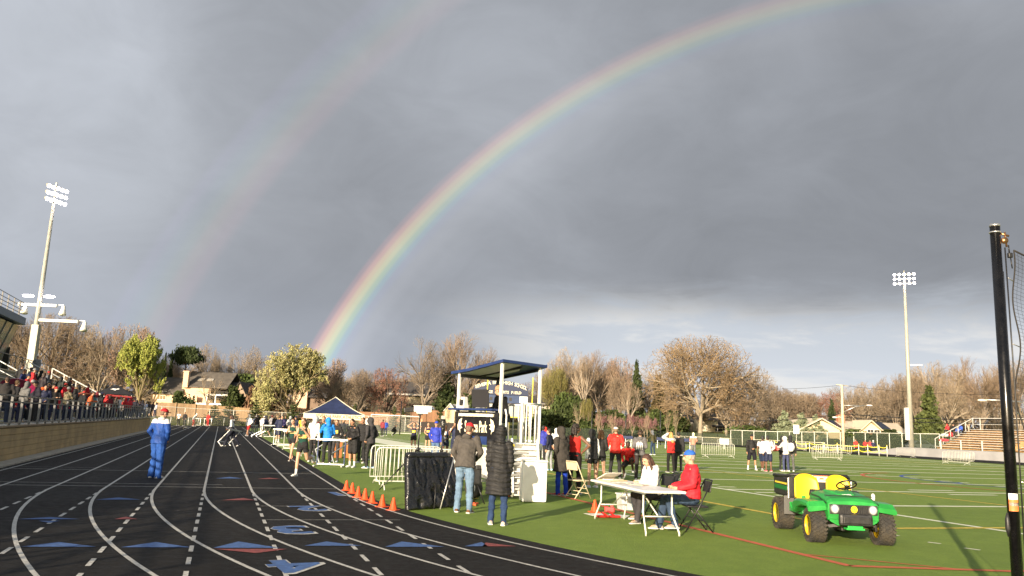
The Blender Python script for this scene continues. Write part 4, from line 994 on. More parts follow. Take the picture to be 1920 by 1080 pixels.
# --- navy pop-up canopy
def canopy(loc, rz, s=1.0):
    r = empty('pop_up_canopy', loc, rz, 'navy pop-up canopy with cream lettered valance', 'canopy')
    hw, ez, vz, az_ = 1.5, 2.12, 1.86, 3.0
    mb = MB(); n = 10
    def roofpt(e, t):      # along an eave edge, up to the apex with a sag
        a = Vector(e); k = t ** .82; return Vector((a.x * (1 - t), a.y * (1 - t), ez + (az_ - ez) * (t ** 1.25)))
    cor = [(-hw, -hw), (hw, -hw), (hw, hw), (-hw, hw)]
    mb.smooth = False
    for i in range(4):
        A, B = Vector(cor[i]), Vector(cor[(i + 1) % 4]); rows = []
        for j in range(n + 1):
            t = j / n; row = []
            for k in range(n + 1):
                e = A.lerp(B, k / n); p = roofpt((e.x, e.y), t); sag = .10 * math.sin(math.pi * k / n) * math.sin(math.pi * min(1, t * 1.1)) * (1 - t); row.append(p + Vector((0, 0, -sag)))
            rows.append(row)
        mb.add([p for r_ in rows for p in r_], [(j * (n + 1) + k, j * (n + 1) + k + 1, (j + 1) * (n + 1) + k + 1, (j + 1) * (n + 1) + k) for j in range(n) for k in range(n)])
    mb.build('roof', NAVYF, r, True)
    mb = MB()
    for i in range(4): mb.tube([roofpt(cor[i], t) + Vector((0, 0, .015)) for t in np.linspace(0, 1, 9)], .018, 6)
    mb.build('piping', CREAM, r)
    mb = MB()
    for i in range(4):
        A, B = Vector((*cor[i], 0)), Vector((*cor[(i + 1) % 4], 0)); mid = (A + B) / 2; d = (B - A).normalized()
        mb.beam(A + Vector((0, 0, (ez + vz) / 2)), B + Vector((0, 0, (ez + vz) / 2)), .03, ez - vz)
    val = mb.build('valance', CREAM, r)
    vs, fs = text_mesh('SEVERNA PARK ATHLETICS', .235, .002, .004, sx=.80); mt = Matrix.Translation((.22, -hw - .02, (ez + vz) / 2)) @ Matrix.Rotation(math.pi / 2, 4, 'X')
    mb = MB(); mb.add([mt @ v for v in vs], fs); mb.build('lettering', mat('letter_gold', (.16, .11, .04), .7), val)
    for x, y in cor:
        mb = MB(); mb.beam((x * .985, y * .985, 0), (x * .985, y * .985, ez), .045); mb.box((x * .985, y * .985, .01), (.12, .12, .02)); mb.build('leg', ALU, r)
    r.scale = (s, s, s); return r
ca = PD(623, 830, 39.0); canopy((ca.x, ca.y, 0), R_(12), .92)
# desk under the canopy
r = empty('desk', (PD(640, 850, 37.2).x, 37.2, 0), .3, 'wooden scorers desk with white top inside the canopy', 'desk')
mb = MB(); mb.box((0, 0, .74), (1.1, .6, .05), bev=.01); mb.build('tabletop', WPLAST, r)
mb = MB(); mb.box((-.25, .0, .36), (.5, .5, .70), bev=.01); mb.box((.35, .0, .36), (.3, .5, .70), bev=.01); mb.build('cabinet', mat('orange_wood', (.42, .16, .05), .6, var=.25, vscale=4, stretch=(1, 1, .2)), r)
# --- crash mat on edge by the start of the bend: black padded panel under a tarpaulin
A, B = g(766, 957), g(858, 950)
ang = math.atan2(B.y - A.y, B.x - A.x); mid = (A + B) / 2; wdt = (B - A).length * 1.08
r = empty('padded_panel', mid, ang, 'black tarpaulin covered panel leaning beside the man in red cap', 'panel')
def lump(x, z, sd=0): return .075 * (mnoise.noise((x * 5.5, z * 2.2, sd)) ) + .05 * mnoise.noise((x * 13 + z * 3, z * 5, sd + 7)) + .022 * mnoise.noise((x * 30, z * 22, sd))
TARP = mat('black_tarpaulin', (.013, .013, .014), .28, var=.3, vscale=6, bump=.5, bscale=18, spec=.6)
nx, nz = 60, 50; hgt = 1.02; pts = []; wv = []
for side in (0, 1):
    for i in range(nx + 1):
        for j in range(nz + 1):
            x = (i / nx - .5) * wdt; z = j / nz * hgt; e = min(i, nx - i, j, nz - j) / 6; rnd = math.sqrt(max(0, 1 - (1 - min(1, e)) ** 2))
            y = .32 * (z / hgt) + (-1 if side == 0 else 1) * (.045 + (.04 + lump(x, z, side)) * rnd)
            xo = .10 * (z / hgt); wv.append((x * (1 - .12 * z / hgt) + xo, y, z + .01))
mb = MB(); nn_ = (nx + 1) * (nz + 1); fs = []
for side in (0, 1):
    for i in range(nx):
        for j in range(nz):
            q = side * nn_ + i * (nz + 1) + j; f = (q, q + nz + 1, q + nz + 2, q + 1); fs.append(f if side == 0 else f[::-1])
def lk(i0, j0, i1, j1): a, b = i0 * (nz + 1) + j0, i1 * (nz + 1) + j1; fs.append((a, b, b + nn_, a + nn_))
for i in range(nx): lk(i, nz, i + 1, nz); lk(i + 1, 0, i, 0)
for j in range(nz): lk(0, j, 0, j + 1); lk(nx, j + 1, nx, j)
mb.add(wv, fs); mb.build('tarpaulin_cover', TARP, r, True)
mb = MB(); mb.smooth = True; mb.tube([(-wdt * .40 + .1 + wdt * .8 * k / 10, .33 + .01 * math.sin(k * 2.1), hgt + .03 + .008 * math.sin(k * 3)) for k in range(11)], [.075 + .008 * math.sin(k * 1.7) for k in range(11)], 14); mb.build('top_roll', TARP, r)
for nm, p, q, m_ in (('prop_pole', (.02, -.16, .0), (.55, .0, 1.08), ALU), ('prop_leg', (-.10, -.10, .0), (.10, .06, .62), BLKM), ('prop_leg', (.36, -.16, 0), (.14, -.06, .36), BLKM)):
    mb = MB(); mb.smooth = True; mb.tube([p, q], .014, 8); mb.build(nm, m_, r)
# --- tripods
def tripod(apex, feet, label, head_z):
    r = empty('camera_tripod', (apex.x, apex.y, 0), 0, label, 'tripod'); o = Vector((apex.x, apex.y, 0))
    for f in feet:
        f = Vector(f) - o; f.z = .01; m_ = f.lerp(apex - o, .45)
        mb = MB(); mb.smooth = True; mb.tube([f, m_], .013, 8); mb.tube([m_, apex - o], .022, 8); mb.ell(tuple(m_), .028, None, 8, 6); mb.build('leg', BLKM, r)
        mb = MB(); mb.tube([m_ * .9, Vector((0, 0, m_.z * .9 + .12))], .008, 6); mb.build('spreader_strut', BLKM, r)
    mb = MB(); mb.smooth = True; mb.tube([(0, 0, apex.z - .35), (0, 0, head_z)], .020, 10); mb.ell((0, 0, apex.z), (.055, .055, .04)); mb.build('centre_column', BLKM, r)
    mb = MB(); mb.box((0, 0, head_z + .03), (.12, .12, .06), bev=.012); mb.build('head', BLKM, r); return r
d1 = g(711, 919); d2 = g(805, 868); d3 = g(735, 880)
ap = PD(784, 842, 21.3); tripod(ap, [d1, Vector((ap.x + .32, ap.y - .25, 0)), Vector((ap.x + .45, ap.y + .75, 0))], 'tall black tripod carrying the long finish camera', 1.93)
r = empty('finish_camera', (ap.x, ap.y, 2.0), R_(8), 'long white finish line camera on the tall tripod', 'camera')
mb = MB(); mb.box((.06, 0, .085), (.46, .16, .15), bev=.02); mb.build('housing', WPLAST, r)
mb = MB(); mb.box((-.30, 0, .05), (.26, .13, .12), rz=.0, ry=-.15, bev=.02); mb.build('lens_hood', BLKM, r)
mb = MB(); mb.box((.06, 0, .172), (.50, .20, .015), bev=.005); mb.build('rain_cover', GRY and WPAINT, r)
mb = MB(); mb.box((.05, .0, -.012), (.30, .14, .04), bev=.01); mb.build('mounting_plate', WPAINT, r)
ap = PD(828, 845, 20.9); tripod(ap, [g(781, 905), Vector((ap.x + .5, ap.y - .25, 0)), Vector((ap.x + .1, ap.y + .75, 0))], 'second black tripod with covered camera behind the padded panel', 1.62)
r = empty('covered_camera', (ap.x, ap.y, 1.69), .4, 'camera under a black hood on the second tripod', 'camera')
mb = MB(); mb.smooth = True; mb.cap((0, 0, .05), (0, .02, .20), .075, .06); mb.cap((0, -.02, .0), (.01, 0, -.22), .07, .05); me = remesh(mb, .012); wrinkle(me, .012, 3); me.materials.append(TARP); link_mesh('hood_cover', me, r)
mb = MB(); mb.box((-.03, -.08, .20), (.09, .12, .09), bev=.015); mb.build('camera_body', mat('grey_plastic', (.45, .43, .38), .5), r)

# --- timing stand
A = PD(935, 850, 20.0); A.z = 0
B = PD(1008, 850, 21.0); B.z = 0
D_ = PD(950, 850, 22.35); D_.z = 0
C_ = PD(878, 850, 21.35); C_.z = 0
ex = (B - A).normalized(); ey = (C_ - A).normalized(); ey = (ey - ex * ey.dot(ex)).normalized()
if True:
    r = empty('timing_stand', A, math.atan2(ex.y, ex.x), 'raised aluminium timing stand with blue roof and stairs', 'timing stand')
    SX, SY, DZ = (B - A).length, (C_ - A).length, 1.30
    def part(nm, m_, fn, par=None, sm=None):
        mb = MB(); fn(mb); return mb.build(nm, m_, par or r, sm)
    posts = [(0, 0), (SX, 0), (SX, SY), (0, SY)]
    for (x, y), h_ in zip(posts, (3.28, 3.26, 3.10, 3.08)): part('post', WPAINT if (x, y) != (SX, SY) else BLKM, lambda mb: mb.box((x, y, h_ / 2 + .1), (.068, .068, h_ - .2), bev=.008))
    # folded roof: two slopes falling away from a ridge parallel to ex
    def roof(mb):
        o1, o2 = -.10, SX + .13
        prof = [(-.12, 3.37), (.5, 3.27), (SY * .72, 3.17), (SY + .24, 3.10)]
        for o_ in (0, -.07):
            vs = [(x, y, z + o_ + (-.02 if x > 0 else 0)) for y, z in prof for x in (o1, o2)]
            mb.add(vs, [(2 * i, 2 * i + 1, 2 * i + 3, 2 * i + 2) for i in range(3)])
        vs = [(x, y, z + dz) for x in (o1, o2) for y, z in prof for dz in (0, -.07)]
        for k in (0, 8): mb.add(vs[k:k + 8], [(0, 1, 3, 2), (2, 3, 5, 4), (4, 5, 7, 6)])
        for y, z in (prof[0], prof[-1]): mb.add([(o1, y, z), (o2, y, z - .02), (o2, y, z - .09), (o1, y, z - .07)], [(0, 1, 2, 3)])
    rf = part('roof', NAVYP, roof)
    def under(mb):
        prof = [(-.08, 3.37), (.5, 3.27), (SY * .72, 3.17), (SY + .20, 3.10)]
        vs = [(x, y, z - .085) for y, z in prof for x in (-.06, SX + .16)]; mb.add(vs, [(2 * i, 2 * i + 1, 2 * i + 3, 2 * i + 2) for i in range(3)])
    part('roof_lining', mat('roof_lining', (.7, .7, .64), .6), under, rf)
    part('roof_beam', BLKM, lambda mb: (mb.beam((0, SY, 3.0), (SX, SY, 3.0), .07, .09), mb.beam((SX, .1, 3.22), (SX, SY, 3.02), .06, .09), mb.beam((SX * .5, 0, 3.23), (SX * .5, SY, 3.03), .05, .06)))
    part('deck', ALU, lambda mb: (mb.box((SX / 2, SY / 2, DZ), (SX + .1, SY + .1, .08), bev=.006), mb.box((SX / 2, -.06, DZ - .06), (SX + .16, .05, .16))))
    part('base_frame', ALU, lambda mb: [mb.beam(p, q, .06) for p, q in (((0, 0, .38), (SX, 0, .38)), ((0, 0, .38), (0, SY, .38)), ((SX, 0, .38), (SX, SY, .38)), ((0, SY, .38), (SX, SY, .38)))])
    part('desk', NAVYP, lambda mb: mb.box((.02, SY * .55, 2.12), (.55, SY * 1.04, .05), bev=.012))
    part('desk_light', LETTER, lambda mb: mb.box((-.16, SY * .45, 1.98), (.05, SY * .8, .07)))
    bn = part('banner', mat('black_vinyl', (.010, .010, .012), .4, var=.3, vscale=5), lambda mb: mb.box((-.10, SY * .47, 1.66), (.04, SY * .98, .80), bev=.006))
    bl = part('blue_panel', NAVYP, lambda mb: mb.box((-.11, SY * .45, 1.36), (.03, SY * .5, .20)), bn)
    vs, fs = text_mesh('Severna Park', .26, .003, .003, sx=.60)
    mt = Matrix.Translation((-.127, SY * .47, 1.68)) @ Matrix.Rotation(-math.pi / 2, 4, 'Z') @ Matrix.Rotation(math.pi / 2, 4, 'X')
    mb = MB(); mb.add([mt @ Vector((v.x, v.y * 1.55, v.z)) for v in vs], fs); mb.build('lettering', LETTER, bn)
    for sg in (-1, 1):       # winged helmet emblems either side of the lettering
        em = [(-.04, -.19), (-.02, -.08), (-.10, -.05), (-.045, .0), (-.11, .05), (-.05, .08), (-.08, .20), (.02, .15), (.08, .02), (.06, -.10), (.0, -.12)]
        mb = MB(); mb.prism([(x * sg, y) for x, y in em][::sg], 0, .006)
        mt2 = Matrix.Translation((-.122, SY * .47 - sg * .60, 1.70)) @ Matrix.Rotation(-math.pi / 2, 4, 'Z') @ Matrix.Rotation(math.pi / 2, 4, 'X')
        mb.xf(mt2); mb.build('emblem', LETTER, bn)
    # side guard with upright bars
    def guard(mb):
        mb.smooth = True
        for x in (SX + .06,):
            for k in range(9): mb.tube([(x, SY * k / 8, DZ), (x, SY * k / 8, DZ + 1.0)], .018, 6)
            mb.beam((x, 0, DZ + 1.0), (x, SY, DZ + 1.0), .05); mb.beam((x, 0, DZ + .08), (x, SY, DZ + .08), .04)
        for k in range(5): mb.tube([(SX * .52 + SX * .12 * k, -.04, DZ), (SX * .52 + SX * .12 * k, -.04, DZ + 1.02)], .020, 6)
        mb.beam((SX * .50, -.04, DZ + 1.02), (SX + .02, -.04, DZ + 1.02), .05); mb.beam((SX * .52, -.04, DZ), (SX * .52, -.04, DZ + 1.04), .06)
    part('guard_rail', WPAINT, guard)
    # stair from the deck down towards the camera side
    PALU = mat('pale_aluminium', (.58, .58, .55), .45, metal=.15, var=.08, vscale=6)
    sd = Vector((-.63, -.77, 0)).normalized(); sw_ = Vector((.77, -.63, 0)).normalized(); tc_ = Vector((SX * .56, -.10, 0)); nst = 9; run = .62; hwid = .29; srz = math.atan2(sw_.y, sw_.x)
    def sp_(k, s_, z): q = tc_ + sd * (run * k / nst) + sw_ * (s_ * hwid); return Vector((q.x, q.y, z))
    zt_ = lambda k: DZ + .02 - (DZ - .10) * k / nst
    st = part('stair', PALU, lambda mb: [mb.box(tuple(sp_(k + .4, 0, zt_(k))), (2 * hwid, .17, .03), rz=srz) for k in range(nst + 1)])
    part('riser', PALU, lambda mb: mb.add([sp_(-.2, -1, zt_(0) - .02), sp_(-.2, 1, zt_(0) - .02), sp_(nst, 1, zt_(nst) - .02), sp_(nst, -1, zt_(nst) - .02)], [(0, 1, 2, 3)]), st)
    for s_ in (-1.12, 1.12): part('stringer', WPAINT, lambda mb: mb.beam(sp_(-.3, s_, zt_(0) + .06), sp_(nst + .6, s_, .12), .05, .26), st)
    # shelf steps seen from the left side
    def shelves(mb):
        for k in range(4): mb.box((SX * .27, -.16 - .05 * k, DZ - .20 - .26 * k), (SX * .50, .24, .05))
        mb.box((SX * .27, .02, .75), (SX * .5, .03, 1.0))
    part('shelf_step', PALU, shelves)
    part('warning_strip', mat('yellow_strip', (.70, .58, .05), .5), lambda mb: mb.box((SX * .2, -.092, DZ - .03), (.34, .012, .06)))
    # wheels
    for x, y in ((-.55, .25), (SX + .42, .3), (-.35, SY + .2)):
        w = part('wheel', RUBBER, lambda mb: (setattr(mb, 'smooth', True), mb.tube([(x - .07, y, .25), (x - .06, y, .25), (x + .06, y, .25), (x + .07, y, .25)], [.21, .25, .25, .21], 22)))
        part('rim', WPAINT, lambda mb: (setattr(mb, 'smooth', True), mb.tube([(x - .085, y, .25), (x + .085, y, .25)], .13, 16)), w)
        part('axle_arm', ALU, lambda mb: (mb.beam((x, y, .58), (0 if x < 0 else SX, y, .44), .08), mb.beam((x - .1, y, .25), (x - .1, y, .60), .05), mb.beam((x + .1, y, .25), (x + .1, y, .60), .05)))
    part('side_sheet', mat('clear_sheet', (.46, .45, .42), .35, var=.15, vscale=4), lambda mb: mb.add([(-.10, .1, .45), (-.10, SY, .45), (-.06, SY, 1.2), (-.06, .1, 1.2), (-.13, .1, .45), (-.13, SY, .45), (-.09, SY, 1.2), (-.09, .1, 1.2)], [(0, 1, 2, 3), (7, 6, 5, 4), (3, 2, 6, 7), (0, 3, 7, 4), (1, 5, 6, 2)]))
    part('tool_box', REDM, lambda mb: mb.box((SX + .45, .62, .42), (.35, .4, .25), bev=.02))
    part('hand_rail', WPAINT, lambda mb: (setattr(mb, 'smooth', True), mb.tube([(.12, -.05, 2.15), (.16, -.06, 2.0), (.16, -.06, 1.75), (.10, -.05, 1.4)], .022, 8)))
    LOCAL = Matrix.Translation(A) @ Matrix.Rotation(math.atan2(ex.y, ex.x), 4, 'Z')
    # things standing on it
    lp = LOCAL @ Vector((.12, SY * .50, 2.145)); lr = math.atan2(ex.y, ex.x)
    q = empty('laptop', lp, lr, 'dark laptop open on the blue desk of the timing stand', 'laptop')
    mb = MB(); mb.box((.12, 0, .012), (.28, .42, .02), bev=.005); mb.build('keyboard_base', BLKP, q)
    mb = MB(); mb.box((-.08, 0, .26), (.03, .62, .46), ry=-.12, bev=.008); mb.build('screen', mat('dark_screen', (.03, .03, .033), .35), q)
    q = empty('speaker_box', LOCAL @ Vector((.1, SY * .93, 2.145)), lr, 'white wedge speaker at the far end of the blue desk', 'speaker')
    mb = MB(); mb.prism([(-.1, -.1), (.1, -.1), (.1, .1), (-.1, .1)], 0, .02); mb.box((0, 0, .16), (.18, .18, .28), bev=.02, taper=.7); mb.build('cabinet', WPLAST, q)
    mb = MB(); mb.box((-.098, 0, .15), (.01, .12, .16)); mb.build('grille', BLKP, q)
    q = empty('stool', LOCAL @ Vector((SX * .60, SY * .45, DZ + .04)), 0, 'grey metal stool on the deck of the timing stand', 'stool')
    mb = MB(); mb.box((0, 0, .52), (.36, .36, .05), bev=.015); mb.build('seat', BLKP, q)
    for x in (-.14, .14):
        for y in (-.14, .14): mb = MB(); mb.beam((x, y, 0), (x * .8, y * .8, .5), .03); mb.build('leg', ALU, q)
    sp = LOCAL @ Vector((SX * .60, SY * .45, DZ + .04))
    P(tuple(sp), 300, 'man in black jacket and tan cap seated at the top of the timing stand', 1.80, 'sit', ('table', 'table'), 14, head=(6, 0), top=('jacket', (.022, .019, .019)), bottom=('jeans', (.03, .045, .07)), hat=('beanie', (.36, .22, .13)), hair=('short', (.2, .12, .08)), shoes=BLK, lod=1, seat=DZ + .04 + .53 - .0 - 1.34 + .0)
# --- white crate at the stair foot
r = empty('storage_bin', at(1000, 942), .12, 'white plastic bin on end in front of the stand stairs', 'bin')
mb = MB(); mb.box((0, .12, .47), (.60, .40, .92), bev=.05); mb.build('bin_body', WPLAST, r)
mb = MB(); mb.box((0, .12, .955), (.62, .42, .03), bev=.01); mb.build('rim', WPLAST, r)
# --- folding table
TA = Vector((2.40, 13.95, 0)); TBv = Vector((1.74, 16.5, 0)); dl = (TBv - TA); Lh = dl.length; dl.normalize(); wv_ = Vector((dl.y, -dl.x, 0))
tcn_ = TA + dl * Lh / 2 + wv_ * .38
r = empty('folding_table', tcn_, math.atan2(dl.y, dl.x), 'white rectangular folding table with papers on it', 'table')
mb = MB(); mb.box((0, 0, .735), (Lh, .78, .045), bev=.02); mb.build('tabletop', WPLAST, r)
mb = MB(); mb.beam((-Lh * .45, .33, .70), (Lh * .45, .33, .70), .03, .03); mb.beam((-Lh * .45, -.33, .70), (Lh * .45, -.33, .70), .03, .03); mb.build('apron_rail', ALU, r)
for sg in (-1, 1):
    for y in (-.27, .27):
        mb = MB(); mb.smooth = True; mb.tube([(sg * (Lh * .38), y, .71), (sg * Lh * .38, y, .36), (sg * (Lh * .46), y * 1.15, .05), (sg * Lh * .46, y * 1.15, .0)], .016, 8); mb.build('leg', GALV, r)
    mb = MB(); mb.smooth = True; mb.tube([(sg * Lh * .38, -.27, .30), (sg * Lh * .38, .27, .30)], .012, 8); mb.tube([(sg * Lh * .38, 0, .32), (sg * Lh * .10, 0, .70)], .012, 8); mb.build('cross_brace', GALV, r)
TM_ = Matrix.Translation(tcn_) @ Matrix.Rotation(math.atan2(dl.y, dl.x), 4, 'Z')
PAPER = mat('paper', (.74, .71, .62), .8, var=.08, vscale=8); MANILA = mat('manila_card', (.60, .44, .25), .75, var=.2, vscale=6)
q = empty('document_folder', TM_ @ Vector((Lh * .36, .05, .758)), math.atan2(dl.y, dl.x) + .4, 'open tan folder of papers at the far end of the table', 'folder')
mb = MB(); mb.box((0, 0, .012), (.34, .46, .02)); mb.build('cover', MANILA, q)
mb = MB(); mb.box((.10, .0, .09), (.30, .44, .012), ry=.45); mb.build('lid', PAPER, q)
mb = MB(); mb.box((-.02, .02, .03), (.26, .36, .012), rz=.15); mb.build('sheet', PAPER, q)
q = empty('paper_pile', TM_ @ Vector((Lh * .12, .06, .758)), .5, 'loose white sheets in the middle of the table', 'papers')
for k in range(5): mb = MB(); mb.box((.12 * math.sin(k * 2.3), .15 * math.sin(k * 1.3 + 1), .004 + .005 * k), (.22, .30, .003), rz=k * .5); mb.build('sheet', PAPER, q)
q = empty('clipboard', TM_ @ Vector((-Lh * .02, -.05, .758)), .9, 'clipboard in front of the writing woman', 'clipboard')
mb = MB(); mb.box((0, 0, .006), (.23, .32, .006), bev=.002); mb.build('board', MANILA, q); mb = MB(); mb.box((0, .14, .016), (.10, .03, .012)); mb.build('clip', ALU, q); mb = MB(); mb.box((0, -.01, .0115), (.21, .27, .003)); mb.build('sheet', PAPER, q)
# folding chairs
def folding_chair(loc, rz, label, m_, seatm=None):
    r = empty('folding_chair', loc, rz, label, 'chair', None); seatm = seatm or m_
    mb = MB(); mb.smooth = True
    n = 12; rows = []
    mb.box((0, 0, .445), (.40, .39, .03), bev=.014); mb.build('seat', seatm, r)
    mb = MB(); mb.box((0, -.235, .80), (.42, .022, .20), rx=.18, bev=.010); mb.build('backrest', seatm, r)
    for sx_ in (-.215, .215):
        mb = MB(); mb.smooth = True; mb.tube([(sx_, .24, .0), (sx_, -.02, .45), (sx_, -.25, .90)], .013, 8); mb.build('front_leg', m_, r)
        mb = MB(); mb.smooth = True; mb.tube([(sx_ * .92, -.28, .0), (sx_ * .92, .10, .46)], .012, 8); mb.build('rear_leg', m_, r)
    mb = MB(); mb.smooth = True
    mb.tube([(-.215, -.25, .90), (-.19, -.26, .92), (.19, -.26, .92), (.215, -.25, .90)], .013, 8); mb.build('top_rail', m_, r)
    for y, z, w in ((.165, .13, .215), (.10, .25, .215), (-.20, .10, .2), (-.13, .19, .2)): mb = MB(); mb.smooth = True; mb.tube([(-w, y, z), (w, y, z)], .009, 8); mb.build('rung', m_, r)
    return r
folding_chair(at(1084, 934), R_(-55), 'empty beige metal folding chair beside the red jersey girl', BEIGE)
folding_chair((SW['hip'].x + .06, SW['hip'].y + .0, 0), -R_(246), 'dark folding chair under the seated woman in white', BLKM, BLKP)
folding_chair((SM['hip'].x + .08, SM['hip'].y, 0), -R_(266), 'black folding chair under the man in red jacket', BLKM, BLKP)
folding_chair((3.35, 17.1, 0), -R_(265), 'empty black folding chair behind the writing woman', BLKM, BLKP)
# bags and bits under the table
q = empty('carrier_bag', at(1198, 962), .3, 'pale blue bag under the table by the woman', 'bag')
mb = MB(); mb.ell((0, 0, .19), (.16, .12, .19)); mb.ell((.03, 0, .30), (.11, .08, .12)); me = remesh(mb, .014); wrinkle(me, .018, 8); me.materials.append(mat('bag_blue', (.32, .48, .62), .5, col2=(.02, .07, .07), vscale=4)); link_mesh('bag_body', me, q)
mb = MB(); mb.smooth = True; mb.tube([(-.07, 0, .36), (-.04, 0, .46), (.04, 0, .46), (.07, 0, .36)], .010, 8); mb.build('handle', mat('bag_strap', (.02, .05, .06), .7), q)
q = empty('storage_tub', at(1182, 957), .25, 'clear grey storage tub below the table', 'tub')
mb = MB(); mb.box((0, .1, .17), (.42, .34, .33), bev=.02, taper=1.12); mb.build('tub_body', mat('clear_plastic', (.55, .56, .55), .35, var=.15, vscale=5), q); mb = MB(); mb.box((0, .1, .345), (.50, .42, .025), bev=.008); mb.build('lid', WPLAST, q)
for x, y, rz, lab, m_ in ((1123, 966, .4, 'white sheet of paper on the turf by the small cone', PAPER), (1158, 968, -.3, 'second white sheet on the turf below the table', PAPER)):
    mb = MB(); mb.box((0, 0, .006), (.42, .55, .004)); o = mb.build('paper_sheet', m_); o.location = at(x, y); o.rotation_euler = (0, 0, rz); tag(o, lab, 'paper')
q = empty('starting_block', at(1141, 971), .3, 'red starting block lying on the turf by the papers', 'starting block')
mb = MB(); mb.box((0, 0, .03), (.50, .08, .04), bev=.008); mb.build('rail', REDM, q)
for k, x in enumerate((-.12, .10)): mb = MB(); mb.box((x, .09 * (1 if k else -1), .075), (.16, .11, .03), ry=.6, bev=.008); mb.build('pedal', REDM, q)
q = empty('starting_block', at(1143, 962), -.2, 'smaller red block upright beside the small cone', 'starting block')
mb = MB(); mb.box((0, 0, .07), (.22, .12, .11), bev=.02); mb.box((.05, 0, .15), (.06, .10, .06), bev=.01); mb.build('block', REDM, q)
mb = MB(); mb.box((-.08, 0, .125), (.08, .1, .03), rz=.2); mb.build('pedal', REDM, q)
# extension cables by the wheels
def cable(pts, m_, label, rad=.012):
    mb = MB(); mb.smooth = True; mb.tube([Vector(at(x, y)) + Vector((0, 0, .02 + .5 * z)) for x, y, z in pts], rad, 6); tag(mb.build('extension_cord', m_), label, 'cord')
cable([(884, 915, .6), (888, 925, .0), (896, 927, .02), (885, 931, .0), (896, 934, 0), (889, 938, 0), (897, 936, 0)], mat('cord_yellow', (.65, .5, .04), .5), 'yellow extension cord hanging by the stand wheel')
cable([(878, 944, .0), (890, 947, .03), (896, 946, .0), (888, 943, .06), (880, 946, .02), (892, 949, 0)], mat('cord_orange', (.65, .10, .03), .5), 'orange extension cord heaped by the jeans man', .02)
cable([(912, 927, 0), (930, 930, 0), (950, 932, 0), (968, 930, 0), (980, 926, 0)], mat('cord_orange', (.65, .10, .03), .5), 'orange cord running under the timing stand', .014)
# bag and gear hanging at the grey sweatshirt man
q = empty('equipment_case', at(888, 944), .2, 'black equipment case on a stand beside the jeans man', 'case')
mb = MB(); mb.box((0, 0, .62), (.26, .32, .40), bev=.05); mb.build('case_body', BLKP, q)
for x, y in ((-.14, -.12), (.16, -.1), (0, .18)): mb = MB(); mb.smooth = True; mb.tube([(x * 1.4, y * 1.4, 0), (x * .3, y * .3, .45)], .014, 6); mb.build('leg', BLKM, q)
mb = MB(); mb.box((.05, -.14, .80), (.12, .08, .10), bev=.02); mb.build('handle', BLKP, q)
# white backpack
q = empty('backpack', BP['back'] + Vector((.02, -.04, -.30)), -R_(15), 'white backpack worn by the person in black hood', 'backpack')
mb = MB(); mb.ell((0, -.02, .22), (.16, .10, .24)); mb.ell((0, -.10, .14), (.12, .05, .12)); me = remesh(mb, .02); wrinkle(me, .008, 2); me.materials.append(cloth((.74, .74, .74))); link_mesh('pack', me, q)
mb = MB(); mb.tube([(-.08, .05, .42), (-.09, .14, .44), (-.09, .20, .36)], .018, 6); mb.tube([(.08, .05, .42), (.09, .14, .44), (.09, .20, .36)], .018, 6); mb.build('strap', cloth((.5, .5, .5)), q)
q = empty('backpack', WH['back'] + Vector((.12, -.02, -.28)), -R_(330), 'pale backpack worn by the pointing person in white', 'backpack')
mb = MB(); mb.ell((0, -.02, .22), (.15, .10, .22)); mb.ell((0, -.10, .14), (.11, .05, .11)); me = remesh(mb, .02); wrinkle(me, .008, 2); me.materials.append(cloth((.70, .70, .72))); link_mesh('pack', me, q)
mb = MB(); mb.tube([(-.08, .05, .40), (-.09, .14, .42), (-.09, .20, .34)], .018, 6); mb.build('strap', cloth((.6, .6, .6)), q)
q = empty('sports_ball', WH['hand'][0] + Vector((-.1, 0, -.05)), 0, 'red and white bag held out by the person in white', 'bag')
mb = MB(); mb.ell((0, 0, 0), (.26, .16, .17)); me = remesh(mb, .02); wrinkle(me, .02, 5); me.materials.append(mat('red_white_bag', (.62, .05, .04), .7, col2=(.62, .5, .48), vscale=2.2)); link_mesh('bag_body', me, q)
q.name = 'carry_bag'
# white stripes print on the grey hoodie: a paw-like patch with four bars
wm = GH['root']; s_, T_, b_ = GH['s'], GH['T'], GH['base']
mb = MB()
def hood_patch(x0, x1, z0, z1):
    vs = []
    for z in (z0, z1):
        for k in range(7):
            x = x0 + (x1 - x0) * k / 6; yy = -.148 * math.sqrt(max(.05, 1 - (x / .21) ** 2)) - .016; vs.append((b_ + T_ @ Vector((x, yy, z))) * s_)
    mb.add(vs, [(k, k + 1, 8 + k, 7 + k) for k in range(6)])
for k in range(4): x = -.115 + k * .065; hood_patch(x, x + .035, .10, .27)
hood_patch(-.115, .115, .272, .34); hood_patch(-.07, -.02, .342, .375); hood_patch(.02, .07, .342, .375)
mb.build('back_print', mat('print_white', (.62, .61, .58), .8), wm)

